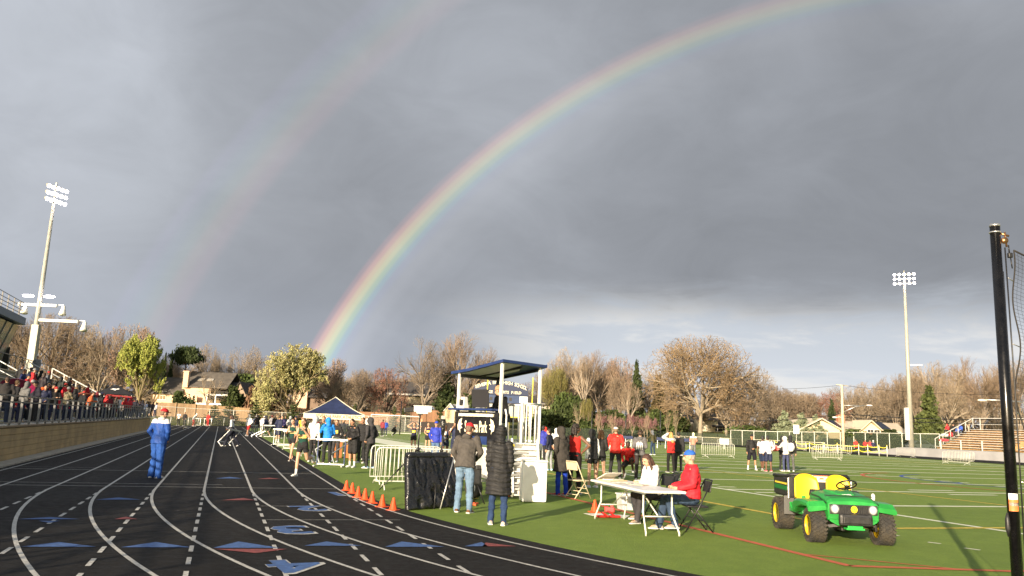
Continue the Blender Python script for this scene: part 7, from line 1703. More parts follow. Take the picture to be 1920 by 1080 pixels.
for j in range(1, NZ + 1, 1): mb.tube([npt(i, j) for i in range(0, NX + 1, 3)], .0016, 3, cap=False)
q = tag(empty('safety_net', pb), 'black knotted safety net hanging right of the net pole', 'net'); mb.build('net_mesh', mat('net_cord', (.012, .012, .012), .8), q)
mb = MB(); mb.smooth = True; mb.tube([npt(0, j) for j in range(NZ + 1)], .007, 6); mb.tube([npt(i, 0) for i in range(NX + 1)], .009, 6); mb.build('edge_rope', mat('net_rope', (.02, .018, .016), .8), q)
mb = MB(); mb.smooth = True
for j in range(8, NZ, 17): p = npt(0, j); mb.tube([p, Vector((.082, -.03, p.z + .03))], .005, 6)
mb.build('net_clip', ALU, q)
q = tag(empty('net_pole', pb + Vector((2.35, .1, 0))), 'second black net pole just outside the right edge', 'pole'); mb = MB(); mb.smooth = True; mb.tube([(0, 0, 0), (0, 0, zt)], .064, 20); mb.build('shaft', GLOSSB, q)
mb = MB(); mb.smooth = True; mb.tube([(0, 0, zt - .09), (0, 0, zt - .075)], .072, 20); mb.build('collar', ALU, q)
# ------------------------------------------------------------------ trees
def mesh_np(name, V, Q, mats):
    me = bpy.data.meshes.new(name); V = np.asarray(V, np.float32); Q = np.asarray(Q, np.int32)
    me.vertices.add(len(V)); me.vertices.foreach_set('co', V.ravel())
    k = Q.shape[1]; me.loops.add(Q.size); me.loops.foreach_set('vertex_index', Q.ravel())
    me.polygons.add(len(Q)); me.polygons.foreach_set('loop_start', np.arange(0, Q.size, k, dtype=np.int32))
    me.update(calc_edges=True); me.validate()
    for m in mats: me.materials.append(m)
    return me
def prisms(P0, P1, R0, R1, n):
    P0, P1 = np.asarray(P0), np.asarray(P1); R0, R1 = np.asarray(R0)[:, None], np.asarray(R1)[:, None]
    d = P1 - P0; d /= np.maximum(np.linalg.norm(d, axis=1)[:, None], 1e-9)
    a = np.where(np.abs(d[:, 2:3]) < .9, np.array([[0, 0, 1.0]]), np.array([[1.0, 0, 0]])); x = np.cross(d, a); x /= np.linalg.norm(x, axis=1)[:, None]; y = np.cross(d, x)
    V = []
    for P_, Rr_ in ((P0, R0), (P1, R1)):
        for k in range(n): an = 2 * math.pi * k / n; V.append(P_ + (x * math.cos(an) + y * math.sin(an)) * Rr_)
    V = np.stack(V, 1); N = len(P0); base = (np.arange(N) * 2 * n)[:, None]
    Q = np.stack([np.stack([base[:, 0] + k, base[:, 0] + (k + 1) % n, base[:, 0] + n + (k + 1) % n, base[:, 0] + n + k], 1) for k in range(n)], 1)
    return V.reshape(-1, 3), Q.reshape(-1, 4)
def leaves_np(Pc, size, rng, flat=.0):
    N = len(Pc); a = rng.randn(N, 3); a /= np.linalg.norm(a, axis=1)[:, None]; b = rng.randn(N, 3); b = np.cross(a, b); b /= np.linalg.norm(b, axis=1)[:, None]
    s = (size * (.6 + .8 * rng.rand(N)))[:, None] if np.isscalar(size) else size[:, None]
    V = np.stack([Pc - a * s - b * s * .55, Pc + a * s - b * s * .55, Pc + a * s + b * s * .55, Pc - a * s + b * s * .55], 1)
    return V.reshape(-1, 3), np.arange(4 * N).reshape(-1, 4)
def grow(seed, trunk=.28, nmain=5, spread=48, levels=5, kids=(5, 4, 4, 4), lr=.62, up=.25, wig=.18, fan=34, lead=False):
    """skeleton of a broadleaf tree of height about 1; returns segments with level"""
    rng = np.random.RandomState(seed); segs = []
    def br(p, d, L, r, lev):
        n = 4 if lev < 3 else 2; pts = [p]; dd = d.copy()
        for k in range(n):
            dd = dd + rng.randn(3) * wig * .45 + np.array([0, 0, up * .22]); dd /= np.linalg.norm(dd); pts.append(pts[-1] + dd * L / n)
        for k in range(n):
            segs.append((pts[k], pts[k + 1], r * (1 - .55 * k / n), r * (1 - .55 * (k + 1) / n), lev))
        if lev >= levels: return
        nk = kids[min(lev - 1, len(kids) - 1)] if lev > 0 else nmain
        for k in range(nk):
            t = (.35 + .65 * (k + rng.rand()) / nk) if lev > 0 else (.72 + .28 * (k + rng.rand()) / nk)
            q = t * n; i = min(int(q), n - 1); pp = pts[i] + (pts[i + 1] - pts[i]) * (q - i)
            base = pts[i + 1] - pts[i]; base /= np.linalg.norm(base)
            rv = rng.randn(3); s = np.cross(base, rv); s /= np.linalg.norm(s)
            if lev == 0:
                az_ = 2 * math.pi * (k + .3 * rng.rand()) / nk; s = np.array([math.cos(az_), math.sin(az_), 0]); ang = R_(spread * (.35 + .8 * rng.rand()))
            else: ang = R_(fan * (.6 + .8 * rng.rand()))
            nd = base * math.cos(ang) + s * math.sin(ang); nd /= np.linalg.norm(nd)
            br(pp, nd, L * lr * (.8 + .4 * rng.rand()) if lev > 0 else .36 * (.8 + .4 * rng.rand()), r * (.52 if lev > 0 else .58), lev + 1)
        if lev > 0 or lead: br(pts[-1], dd, L * lr if lev > 0 else .4, r * .45, lev + 1)
    br(np.zeros(3), np.array([rng.randn() * .03, rng.randn() * .03, 1.0]), trunk, .026, 0)
    return segs
BARK = {}
def bark(key, col): return mat('bark_' + key, col, .9, var=.3, vscale=3, bump=.4, bscale=12, coords='Object')
TREES = {}
def broadleaf(key, seed, twigcol, barkcol, leaf=None, leafn=0, leafsize=.02, twig_r=1.0, tl=3, **kw):
    segs = grow(seed, **kw); S = [s for s in segs]
    P0 = np.array([s[0] for s in S]); P1 = np.array([s[1] for s in S]); R0 = np.array([s[2] for s in S]); R1 = np.array([s[3] for s in S]); LV = np.array([s[4] for s in S])
    R0 = np.maximum(R0, .00115 * twig_r); R1 = np.maximum(R1, .00075 * twig_r)
    top = np.percentile(P1[:, 2], 98.0); P0, P1 = P0 / top, P1 / top; R0, R1 = R0 / top, R1 / top
    wd = np.percentile(np.hypot(P1[:, 0], P1[:, 1]), 96.0); wob = 1 + .07 * np.sin(np.arctan2(P1[:, 1], P1[:, 0]) * 5 + seed) + .05 * np.sin(P1[:, 2] * 23 + P1[:, 0] * 17)
    ok = (np.hypot(P1[:, 0], P1[:, 1]) / wd) ** 2.3 + (np.maximum(0, P1[:, 2] - .5) / .5) ** 2.3 < wob
    P0, P1, R0, R1, LV = P0[ok | (LV < 2)], P1[ok | (LV < 2)], R0[ok | (LV < 2)], R1[ok | (LV < 2)], LV[ok | (LV < 2)]
    a = LV <= tl - 1; b = ~a
    V, Q = prisms(P0[a], P1[a], R0[a], R1[a], 6); tm = mesh_np('trunk', V, Q, [bark(key, barkcol)])
    V, Q = prisms(P0[b], P1[b], R0[b], R1[b], 3); mats = [mat('twig_' + key, twigcol, .85, var=.35, vscale=5)]
    if leaf is not None:
        rng = np.random.RandomState(seed + 9); last = np.where(LV >= LV.max() - 1)[0]; idx = rng.choice(last, leafn); t = rng.rand(leafn)[:, None]
        Pc = P0[idx] + (P1[idx] - P0[idx]) * t + rng.randn(leafn, 3) * leafsize * .8
        V2, Q2 = leaves_np(Pc, leafsize, rng); nq = len(Q); Q2 = Q2 + len(V); V = np.vstack([V, V2]); Q = np.vstack([Q, Q2]); mats.append(leaf)
        cm_ = mesh_np('crown', V, Q, mats); mi = np.zeros(len(Q), np.int32); mi[nq:] = 1; cm_.polygons.foreach_set('material_index', mi)
    else: cm_ = mesh_np('crown', V, Q, mats)
    TREES[key] = (tm, cm_, wd * 2)
def leafmat(key, c1, c2, scale=2.2):
    if key in MATS: return MATS[key]
    m = bpy.data.materials.new(key); m.use_nodes = True; t = NT(m.node_tree); b = t.n['Principled BSDF']
    tcn = t.new('ShaderNodeTexCoord'); n = t.noise(tcn.outputs['Object'], scale * 4, 4, .7)
    t.l.new(t.mix(t.ss(n, .35, .65), c1, c2), b.inputs['Base Color']); b.inputs['Roughness'].default_value = .7; b.inputs['Specular IOR Level'].default_value = .2
    b.inputs['Transmission Weight'].default_value = 0
    MATS[key] = m; return m
def conifer(key, seed, n, c1, c2, shape=1.0, droop=.25, dens=60, size=.03, gap=.0, barkc=(.12, .08, .05), tiers=22, low=.06):
    rng = np.random.RandomState(seed); P0, P1, R0, R1, C = [], [], [], [], []
    for k in range(tiers):
        t = k / (tiers - 1); z = low + (1 - low) * t * .97; rad = shape * (1 - t) ** .85 * .5 * (.75 + .4 * rng.rand()) + .012
        nb = max(4, int(9 * (1 - t) + 4))
        for j in range(nb):
            a = rng.rand() * 6.283; rr_ = rad * (.6 + .55 * rng.rand()); d = np.array([math.cos(a), math.sin(a), 0])
            p0 = np.array([0, 0, z]); p1 = p0 + d * rr_ + np.array([0, 0, -droop * rr_ + .06 * rr_ * rng.randn()])
            P0.append(p0); P1.append(p1); R0.append(.006); R1.append(.002)
            m_ = int(dens * rr_ / .5) + 3
            tt = rng.rand(m_) ** .7; pc = p0 + (p1 - p0) * tt[:, None]; pc = pc + rng.randn(m_, 3) * np.array([.022, .022, .014]) * (1 + 0 * tt[:, None]); C.append(pc)
    Vt, Qt = prisms([np.zeros(3)] + P0, [np.array([0, 0, .98])] + P1, [.022] + R0, [.004] + R1, 5); tm = mesh_np('trunk', Vt, Qt, [bark(key, barkc)])
    C = np.vstack(C); V, Q = leaves_np(C, size, rng); cm_ = mesh_np('crown', V, Q, [leafmat('needle_' + key, c1, c2)])
    TREES[key] = (tm, cm_, shape)
def bushmesh(key, seed, n, c1, c2, size=.05, squash=1.0):
    rng = np.random.RandomState(seed); cl = rng.randn(16, 3) * np.array([.26, .26, .16]) + np.array([0, 0, .5]); idx = rng.randint(0, 16, n)
    C = cl[idx] + rng.randn(n, 3) * np.array([.10, .10, .13]); C[:, 2] = np.clip(C[:, 2], .02, 1)
    V, Q = leaves_np(C, size, rng); cm_ = mesh_np('crown', V, Q, [leafmat('leaf_' + key, c1, c2)])
    st = rng.randn(14, 3) * np.array([.25, .25, 0]) + np.array([0, 0, .6]); Vt, Qt = prisms(np.zeros((14, 3)) + rng.randn(14, 3) * np.array([.06, .06, 0]), st, np.full(14, .02), np.full(14, .006), 5)
    TREES[key] = (mesh_np('stem', Vt, Qt, [bark(key, (.14, .10, .06))]), cm_, 1.0)
TW = dict(levels=5, kids=(5, 4, 4, 4))
broadleaf('round_brown', 11, (.235, .18, .125), (.26, .21, .155), up=.12, trunk=.22, nmain=7, spread=62, lr=.60, fan=40, twig_r=1.15, **TW)
broadleaf('round_tan', 21, (.31, .245, .17), (.33, .275, .205), up=.12, trunk=.2, nmain=7, spread=58, lr=.60, fan=38, twig_r=1.1, **TW)
broadleaf('vase_grey', 5, (.22, .175, .13), (.22, .18, .14), trunk=.34, nmain=5, spread=58, lr=.60, fan=30, twig_r=.8, up=.15, levels=5, kids=(6, 4, 4, 3))
broadleaf('vase_tan', 8, (.26, .19, .13), (.23, .185, .14), trunk=.30, nmain=5, spread=54, lr=.62, fan=32, twig_r=.8, up=.15, levels=5, kids=(6, 5, 4, 3))
broadleaf('oak', 31, (.27, .20, .125), (.33, .28, .21), leaf=leafmat('oak_bud', (.30, .21, .11), (.22, .15, .08)), leafn=12000, leafsize=.0042, trunk=.26, nmain=8, spread=74, lr=.60, fan=42, twig_r=.85, levels=5, kids=(6, 5, 4, 3), lead=True, up=.12)
broadleaf('red_bud', 41, (.22, .14, .10), (.22, .17, .13), leaf=leafmat('red_buds', (.25, .11, .08), (.21, .115, .08)), leafn=6000, leafsize=.009, up=.14, trunk=.18, nmain=6, spread=56, lr=.60, fan=38, twig_r=1.0, **TW)
broadleaf('pink_brown', 45, (.28, .21, .15), (.28, .225, .175), leaf=leafmat('pink_buds', (.31, .20, .165), (.30, .215, .14)), leafn=3500, leafsize=.008, up=.14, trunk=.2, nmain=6, spread=55, lr=.60, fan=36, twig_r=1.0, **TW)
broadleaf('young_green', 51, (.26, .22, .08), (.22, .18, .10), leaf=leafmat('spring_leaf', (.33, .36, .085), (.24, .28, .06)), leafn=36000, leafsize=.0085, trunk=.16, nmain=7, spread=36, lr=.58, fan=34, **TW)
broadleaf('blossom', 61, (.26, .20, .09), (.24, .19, .12), leaf=leafmat('blossom_leaf', (.42, .40, .20), (.25, .25, .085), 1.0), leafn=30000, leafsize=.0085, trunk=.14, nmain=8, spread=64, lr=.60, fan=40, **TW)
broadleaf('willow', 71, (.25, .22, .07), (.2, .16, .1), leaf=leafmat('willow_leaf', (.20, .19, .06), (.14, .13, .05)), leafn=8000, leafsize=.008, trunk=.2, nmain=6, spread=40, lr=.62, fan=30, **TW)
broadleaf('sycamore', 81, (.31, .24, .17), (.38, .32, .25), trunk=.36, nmain=4, spread=40, lr=.62, fan=34, twig_r=.9, up=.2, levels=4, kids=(5, 4, 4))
broadleaf('redbud_small', 91, (.28, .12, .12), (.25, .19, .14), leaf=leafmat('redbud_flower', (.25, .13, .14), (.20, .11, .11)), leafn=800, leafsize=.016, trunk=.30, nmain=5, spread=55, lr=.6, fan=40, levels=4, kids=(4, 4, 3))
broadleaf('sapling_bare', 95, (.30, .23, .15), (.33, .26, .18), trunk=.3, nmain=4, spread=46, lr=.6, fan=36, twig_r=1.6, levels=4, kids=(4, 3, 3))
conifer('dark_conifer', 3, 0, (.045, .060, .020), (.022, .034, .012), .50, .2, 120, .022)
conifer('spruce_open', 4, 0, (.065, .085, .025), (.035, .05, .016), .62, -.28, 70, .020, tiers=11)
conifer('green_conifer', 6, 0, (.10, .12, .035), (.045, .06, .02), .72, .15, 130, .022)
conifer('cedar_brown', 7, 0, (.13, .10, .045), (.07, .06, .025), .55, .1, 110, .022)
conifer('blue_spruce', 9, 0, (.26, .29, .18), (.13, .16, .10), .95, .05, 150, .030, tiers=14)
rng = np.random.RandomState(2); C = []
for k in range(26):
    t = rng.rand(); a = rng.rand() * 6.28; rr_ = .55 * (.3 + .7 * rng.rand()); z = .80 + .17 * t; c = np.array([math.cos(a) * rr_ * (1.1 - .7 * t), math.sin(a) * rr_ * (1.1 - .7 * t), z]); C.append(c + rng.randn(330, 3) * np.array([.10, .10, .022]))
V, Q = leaves_np(np.vstack(C), .018, rng); Vt, Qt = prisms([np.zeros(3)] + [np.array([0, 0, .5 + .02 * k]) for k in range(20)], [np.array([0, 0, .96])] + [C[k].mean(0) for k in range(20)], [.022] + [.007] * 20, [.006] + [.003] * 20, 5)
TREES['flat_pine'] = (mesh_np('trunk', Vt, Qt, [bark('pine', (.16, .10, .06))]), mesh_np('crown', V, Q, [leafmat('pine_needles', (.05, .07, .022), (.028, .042, .015))]), 1.2)
bushmesh('dark_bush', 1, 2600, (.055, .075, .022), (.025, .036, .012)); bushmesh('green_bush', 2, 2600, (.08, .11, .03), (.04, .06, .018)); bushmesh('brown_bush', 3, 2400, (.17, .10, .06), (.11, .065, .04), .045)
TN = {'dark_conifer': 'conifer_tree', 'spruce_open': 'young_spruce', 'green_conifer': 'conifer_tree', 'cedar_brown': 'cedar_tree', 'blue_spruce': 'spruce_tree', 'flat_pine': 'pine_tree', 'dark_bush': 'shrub', 'green_bush': 'shrub', 'brown_bush': 'shrub', 'redbud_small': 'flowering_tree', 'blossom': 'flowering_tree', 'young_green': 'budding_tree', 'willow': 'willow_tree', 'oak': 'oak_tree', 'sapling_bare': 'young_tree'}
tr_ = random.Random(8)
def tree(kind, x, ytop, wpx, depth, label, group=None, rz=None, ybase=None):
    p = PD(x, 790, depth); gz = hz(p.x, p.y) - .15
    if ybase is not None: gz = min(gz, PD(x, ybase, depth).z)
    H = (PD(x, ytop, depth).z - gz) * (1.04 if 'bush' not in kind else 1); wm_ = wpx / F_PX * depth * (1.14 if 'bush' not in kind else 1); tm, cm_, w0 = TREES[kind]
    is_b = 'bush' in kind
    r = empty(TN.get(kind, 'bare_tree'), (p.x, p.y, gz), rz if rz is not None else tr_.uniform(0, 6.28), label, 'shrub' if is_b else 'tree', group)
    k = wm_ / w0; r.scale = (k, k, H)
    link_mesh('stem' if is_b else 'trunk', tm, r); link_mesh('foliage' if is_b else 'crown', cm_, r); return r
T = tree
T('round_brown', 62, 592, 190, 166, 'large dark brown bare tree behind the left bleachers', ybase=760); T('round_brown', 10, 600, 150, 168, 'dark bare tree behind the press box', ybase=760); T('pink_brown', 128, 640, 110, 168, 'brown bare tree between the dark tree and the tall tan one', ybase=765)
T('round_tan', 176, 612, 100, 166, 'tall tan bare tree left of the pinkish one'); T('pink_brown', 226, 610, 110, 170, 'tall tree with pinkish top behind the yellow green one')
T('young_green', 254, 631, 84, 157, 'bright yellow green budding tree beside the team canopy'); T('round_brown', 306, 668, 84, 182, 'low brown bare tree right of the yellow green tree')
T('flat_pine', 338, 656, 58, 165, 'dark flat topped pine above the left house'); T('dark_conifer', 297, 664, 14, 168, 'tiny dark conifer tip left of the flat pine'); T('dark_conifer', 309, 662, 14, 168, 'tiny dark conifer tip next to the flat pine')
T('round_tan', 384, 647, 80, 178, 'bare tree directly behind the house chimney'); T('round_brown', 348, 690, 60, 176, 'small brown bare tree left of the chimney'); T('round_tan', 450, 650, 86, 180, 'rounded bare tree right of the left house')
T('sapling_bare', 384, 702, 60, 147, 'thin bare tree in front of the left house'); T('dark_bush', 338, 735, 34, 146, 'dark round evergreen shrub before the left house'); T('dark_bush', 437, 726, 38, 150, 'dark evergreen shrub at the right end of the left house')
T('green_bush', 462, 704, 50, 172, 'green evergreen mass behind the left house roof'); T('brown_bush', 492, 712, 50, 150, 'reddish brown shrub left of the blossoming tree'); T('blossom', 544, 650, 128, 143, 'large cream blossoming tree with yellow green leaves')
T('pink_brown', 622, 674, 74, 158, 'greyish red bare tree at the foot of the rainbow'); T('round_brown', 668, 693, 70, 172, 'brown bare tree behind the navy canopy'); T('red_bud', 722, 690, 80, 160, 'red budding tree before the cream house'); T('sapling_bare', 650, 728, 24, 150, 'thin tan shrub like tree behind the navy canopy', ybase=790)
T('round_brown', 640, 715, 60, 152, 'dark brown low tree behind the canopy peak')
T('vase_grey', 783, 637, 118, 158, 'tall grey bare tree with vase shaped crown', rz=1.0); T('vase_tan', 868, 627, 128, 162, 'tall bare tree with orange tinted twigs beside the grey one', rz=2.2); T('dark_conifer', 834, 704, 60, 160, 'dark evergreen tree between the two tall bare trees')
T('dark_bush', 884, 735, 60, 158, 'dark evergreen clump behind the stand left post')
T('willow', 1040, 690, 56, 170, 'pale green willow right of the timing stand'); T('round_tan', 1066, 657, 86, 176, 'tall tan bare tree right of the stand roof'); T('vase_tan', 1120, 660, 86, 178, 'tall bare tree with pale branches left of the purple one'); T('sycamore', 1098, 668, 60, 168, 'pale barked sycamore in front of the bare trees'); T('pink_brown', 1160, 672, 70, 176, 'purplish bare tree left of the dark conifer')
T('dark_conifer', 1193, 681, 34, 168, 'tall narrow dark conifer left of the big oak'); T('cedar_brown', 1234, 706, 46, 164, 'brownish cedar just left of the big oak'); T('round_brown', 1166, 708, 60, 164, 'brown bare tree in front of the purplish one'); T('sycamore', 1178, 720, 56, 160, 'leaning pale barked tree before the dark conifer')
T('willow', 1100, 748, 26, 160, 'small upright yellow green tree among the bare trees')
T('oak', 1312, 637, 205, 158, 'huge spreading oak with tan buds right of centre', rz=.7); T('round_tan', 1400, 690, 110, 166, 'rounded tan tree on the right side of the big oak'); T('round_tan', 1362, 722, 120, 162, 'lower tan tree under the right side of the oak'); T('round_brown', 1375, 748, 60, 152, 'dark small tree under the oak by the white houses')
for i, x in enumerate((1128, 1148, 1168, 1186, 1208, 1222)): T('redbud_small', x, 774 + (i % 3) * 4, 26, 146, ['first pink redbud left of the row', 'second pink redbud of the row', 'third pink redbud of the row', 'fourth pink redbud of the row', 'fifth pink redbud of the row', 'last pink redbud at the oak'][i], 'pink redbuds along the bank')
nm_ = ['at the stand right post', 'second right of the stand', 'third right of the stand', 'fourth right of the stand', 'below the sycamore', 'left of the redbuds', 'behind the first redbuds', 'behind the middle redbuds', 'behind the last redbuds', 'left of the oak trunk', 'nearest the oak trunk']
for i, x in enumerate(np.linspace(1020, 1268, 11)): T('dark_bush' if i % 3 else 'green_bush', x, 768 + (i * 7) % 11, 46, 162, 'dark hedge shrub ' + nm_[i], 'hedge shrubs behind the far bank fence')
T('dark_bush', 1070, 745, 40, 166, 'tall dark shrub behind the hedge left part'); T('green_bush', 1048, 738, 40, 168, 'tall green shrub by the grey house')
for x, yt, w_, k, lab in ((1462, 735, 80, 'round_brown', 'low brown bare tree right of the oak'), (1512, 738, 70, 'round_brown', 'brown bare tree behind the blue spruce'), (1552, 735, 80, 'red_bud', 'reddish budding tree left of the utility pole'), (1620, 722, 100, 'round_tan', 'tan bare tree behind the cream house'), (1676, 716, 90, 'round_brown', 'brown bare tree left of the right floodlight mast'), (1772, 680, 130, 'round_tan', 'large tan bare tree behind the right bleachers'), (1842, 672, 120, 'vase_tan', 'tall tan bare tree left of the net pole'), (1910, 680, 120, 'round_brown', 'brown bare tree behind the net pole'), (1716, 706, 80, 'round_brown', 'brown bare tree behind the right floodlight mast'), (1815, 715, 70, 'sycamore', 'pale barked tree behind the right bleachers')):
    T(k, x, yt, w_, 172 if x < 1700 else 150, lab)
for x, yt, w_, lab in ((1470, 772, 54, 'pale blue spruce beside the cream house, left one'), (1503, 776, 50, 'pale blue spruce beside the cream house, middle one'), (1530, 779, 46, 'pale blue spruce beside the cream house, right one')): T('blue_spruce', x, yt, w_, 150, lab, 'pale blue spruces', ybase=812)
T('green_conifer', 1744, 728, 62, 132, 'broad green conifer behind the right floodlight mast', ybase=815); T('dark_conifer', 1560, 752, 24, 160, 'small dark conifer left of the utility pole')
for i, (x, yt) in enumerate(((400, 760), (428, 753), (478, 752), (548, 756), (664, 758), (738, 762), (756, 764), (826, 748), (886, 752))):
    T('spruce_open', x, yt, 40 if x < 600 else 22, 128 if x < 600 else 136, 'young open spruce ' + ['farthest left before the tan fence', 'second before the tan fence', 'third at the end of the tan fence', 'before the brown fence by the canopy', 'right of the canopy peak', 'left of the tall net post', 'right of the tall net post', 'left of the dark evergreen', 'beside the stand left post'][i], 'young spruces in front of the far fence')
for i, (x, yt) in enumerate(((1084, 752), (1122, 765), (1150, 770), (1214, 772), (1252, 770), (1268, 766))): T('sapling_bare', x, yt, 22, 140, 'thin bare sapling on the far bank ' + ['below the sycamore', 'left of the redbuds', 'between the first redbuds', 'between the last redbuds', 'left of the oak', 'next to the oak trunk'][i], 'bare saplings on the bank')
T('dark_bush', 1660, 806, 50, 128, 'dark leafy mound before the cream house right end'); T('green_bush', 1600, 806, 60, 134, 'green hedge before the cream house'); T('green_bush', 1420, 800, 60, 146, 'low green hedge right of the oak')  # the first one is a dark leafy mound filling a dark triangular patch
for i, x in enumerate(np.linspace(-60, 1990, 40)): T(('round_brown', 'round_tan', 'vase_tan')[i % 3], x + tr_.uniform(-14, 14), HY(x) - tr_.uniform(62, 84), 92, 205 + tr_.uniform(0, 25), 'bare tree in the far row on the skyline', 'bare trees in the far row')
for i, (x, yt) in enumerate(((1020, 700), (1052, 682), (1082, 690), (1108, 682), (1138, 690), (1164, 694), (1210, 700), (1250, 694), (1440, 722), (1488, 732), (1590, 724), (1644, 716), (1690, 704), (1740, 690), (1796, 694), (1868, 684), (304, 682), (330, 690), (418, 676), (480, 690), (600, 694), (640, 700), (692, 698), (750, 702), (806, 696), (860, 694), (910, 700))): T(('round_brown', 'round_tan', 'vase_grey', 'round_tan')[i % 4], x, yt, 96, 186 + (i % 5) * 3, 'bare tree in the middle row of the woods', 'bare trees in the middle row')
# ------------------------------------------------------------------ houses beyond the field
def gable(mb, x0, x1, y0, y1, ze, zr, ov=.4, axis='x', th=.18):
    """gabled roof over a rectangle, ridge along axis"""
    if axis == 'x': ym = (y0 + y1) / 2; pr = [(y0 - ov, ze - ov * (zr - ze) / (ym - y0)), (ym, zr), (y1 + ov, ze - ov * (zr - ze) / (ym - y0))]; f = lambda a, q: (a, q[0], q[1]); e0, e1 = x0 - ov, x1 + ov
    else: xm = (x0 + x1) / 2; pr = [(x0 - ov, ze - ov * (zr - ze) / (xm - x0)), (xm, zr), (x1 + ov, ze - ov * (zr - ze) / (xm - x0))]; f = lambda a, q: (q[0], a, q[1]); e0, e1 = y0 - ov, y1 + ov
    top = [f(a, q) for a in (e0, e1) for q in pr]; bot = [(p[0], p[1], p[2] - th) for p in top]
    mb.add(top + bot, [(0, 1, 4, 3), (1, 2, 5, 4), (6, 9, 10, 7), (7, 10, 11, 8), (0, 3, 9, 6), (2, 8, 11, 5), (0, 6, 7, 1), (1, 7, 8, 2), (3, 4, 10, 9), (4, 5, 11, 10)])
def gwall(mb, x0, x1, y0, y1, z0, ze, zr=None, axis='x'):
    mb.box(((x0 + x1) / 2, (y0 + y1) / 2, (z0 + ze) / 2), (x1 - x0, y1 - y0, ze - z0))
    if zr:
        if axis == 'x': ym = (y0 + y1) / 2; mb.add([(x0, y0, ze), (x0, y1, ze), (x0, ym, zr - .1), (x1, y0, ze), (x1, y1, ze), (x1, ym, zr - .1)], [(0, 2, 1), (3, 4, 5)])
        else: xm = (x0 + x1) / 2; mb.add([(x0, y0, ze), (x1, y0, ze), (xm, y0, zr - .1), (x0, y1, ze), (x1, y1, ze), (xm, y1, zr - .1)], [(0, 1, 2), (3, 5, 4)])
SHING = mat('roof_shingle', (.10, .088, .075), .9, var=.3, vscale=1.2, bump=.3, bscale=14); SHING2 = mat('roof_shingle_dark', (.055, .05, .048), .9, var=.3, vscale=1.2)
GLASSD = mat('window_dark', (.03, .035, .04), .1, spec=.8); TRIMW = mat('trim_white', (.68, .66, .60), .6)
def wallm(key, c): return mat('wall_' + key, c, .85, var=.08, vscale=1.0, stretch=(.2, .2, 6))
def house(name, px, depth, label, rz=0.0, cat='house'):
    p = PD(px, 790, depth); g_ = hz(p.x, p.y); r = empty(name, (p.x, p.y, g_ - .1), rz, label, cat); m = depth / F_PX
    zz = lambda y: PD(px, y, depth).z - g_ + .1
    xx = lambda x: (x - px) * m
    def pt(nm, mt_, fn, par=None): mb = MB(); fn(mb); return mb.build(nm, mt_, par or r)
    def win(x, y, w_, h_, yy, par=None, bars=2):
        f = pt('window', TRIMW, lambda mb: mb.box((xx(x), yy - .04, zz(y)), (w_ + .22, .10, h_ + .22)), par)
        pt('pane', GLASSD, lambda mb: mb.box((xx(x), yy - .075, zz(y)), (w_, .06, h_)), f)
        if bars: pt('glazing_bar', TRIMW, lambda mb: [mb.box((xx(x) + w_ * (k / bars - .5), yy - .11, zz(y)), (.06, .02, h_)) for k in range(1, bars)] + [mb.box((xx(x), yy - .11, zz(y)), (w_, .02, .06))], f)
    return pt, win, xx, zz
PEACH = wallm('peach', (.66, .46, .31))
pt, win, xx, zz = house('house', 365, 160, 'peach house with grey gabled roofs and chimney beyond the far fence')
pt('wall', PEACH, lambda mb: gwall(mb, xx(279), xx(326), 0, 7, 0, zz(736)))
pt('roof', SHING, lambda mb: (gable(mb, xx(279), xx(332), 0, 7, zz(736), zz(708), .5),))
pt('wall', PEACH, lambda mb: gwall(mb, xx(332), xx(386), .8, 9, 0, zz(722)))
rf = pt('roof', SHING, lambda mb: gable(mb, xx(334), xx(414), .8, 10, zz(722), zz(694), .4))
pt('skylight', mat('skylight', (.32, .30, .26), .2), lambda mb: [mb.box((xx(x), 2.6, zz(710)), (1.3, .9, .12), rx=.55) for x in (360, 377)], rf)
pt('chimney', PEACH, lambda mb: (mb.box((xx(340), .4, zz(712)), (1.0, .9, zz(697) - zz(727)), bev=.03), mb.box((xx(340), .4, zz(697)), (1.2, 1.1, .2))))
pt('wall', wallm('grey_brown', (.30, .22, .16)), lambda mb: gwall(mb, xx(386), xx(457), 1, 9, 0, zz(740), None))
pt('roof', SHING2, lambda mb: gable(mb, xx(384), xx(440), .6, 9, zz(742), zz(712), .5)); pt('gable_end', wallm('grey_brown', (.30, .22, .16)), lambda mb: gwall(mb, xx(428), xx(458), -.4, 8, 0, zz(738), zz(713), 'y')); pt('gable_roof', SHING2, lambda mb: gable(mb, xx(428), xx(458), -.4, 8, zz(738), zz(712), .4, 'y'))
win(299, 744, 1.7, 1.5, 0, bars=3); pt('porch', TRIMW, lambda mb: [mb.box((xx(x), -.9, zz(748)), (.22, .22, zz(738) - zz(758))) for x in (386, 402, 418, 428)] + [mb.box((xx(406), -.9, zz(739)), (4.8, .3, .3))]); pt('porch_shade', GLASSD, lambda mb: mb.box((xx(394), .96, zz(748)), (1.9, .1, 1.8)))  # dark slab on the wall stands in for the shade inside the porch
pt('lower_wall', PEACH, lambda mb: mb.box((xx(345), -.4, zz(750)), (4.6, .4, zz(742) - zz(758)))); pt('deck', TRIMW, lambda mb: mb.box((xx(385), -1.4, zz(756.5)), (8.5, .5, .35)))
pt, win, xx, zz = house('house', 470, 172, 'small brown house between the peach house and the blossoming tree')
pt('wall', wallm('brown', (.24, .15, .11)), lambda mb: gwall(mb, xx(452), xx(498), 0, 7, 0, zz(742))); pt('roof', SHING2, lambda mb: gable(mb, xx(452), xx(498), 0, 7, zz(742), zz(728), .4)); win(460, 748, 1.8, .9, 0)
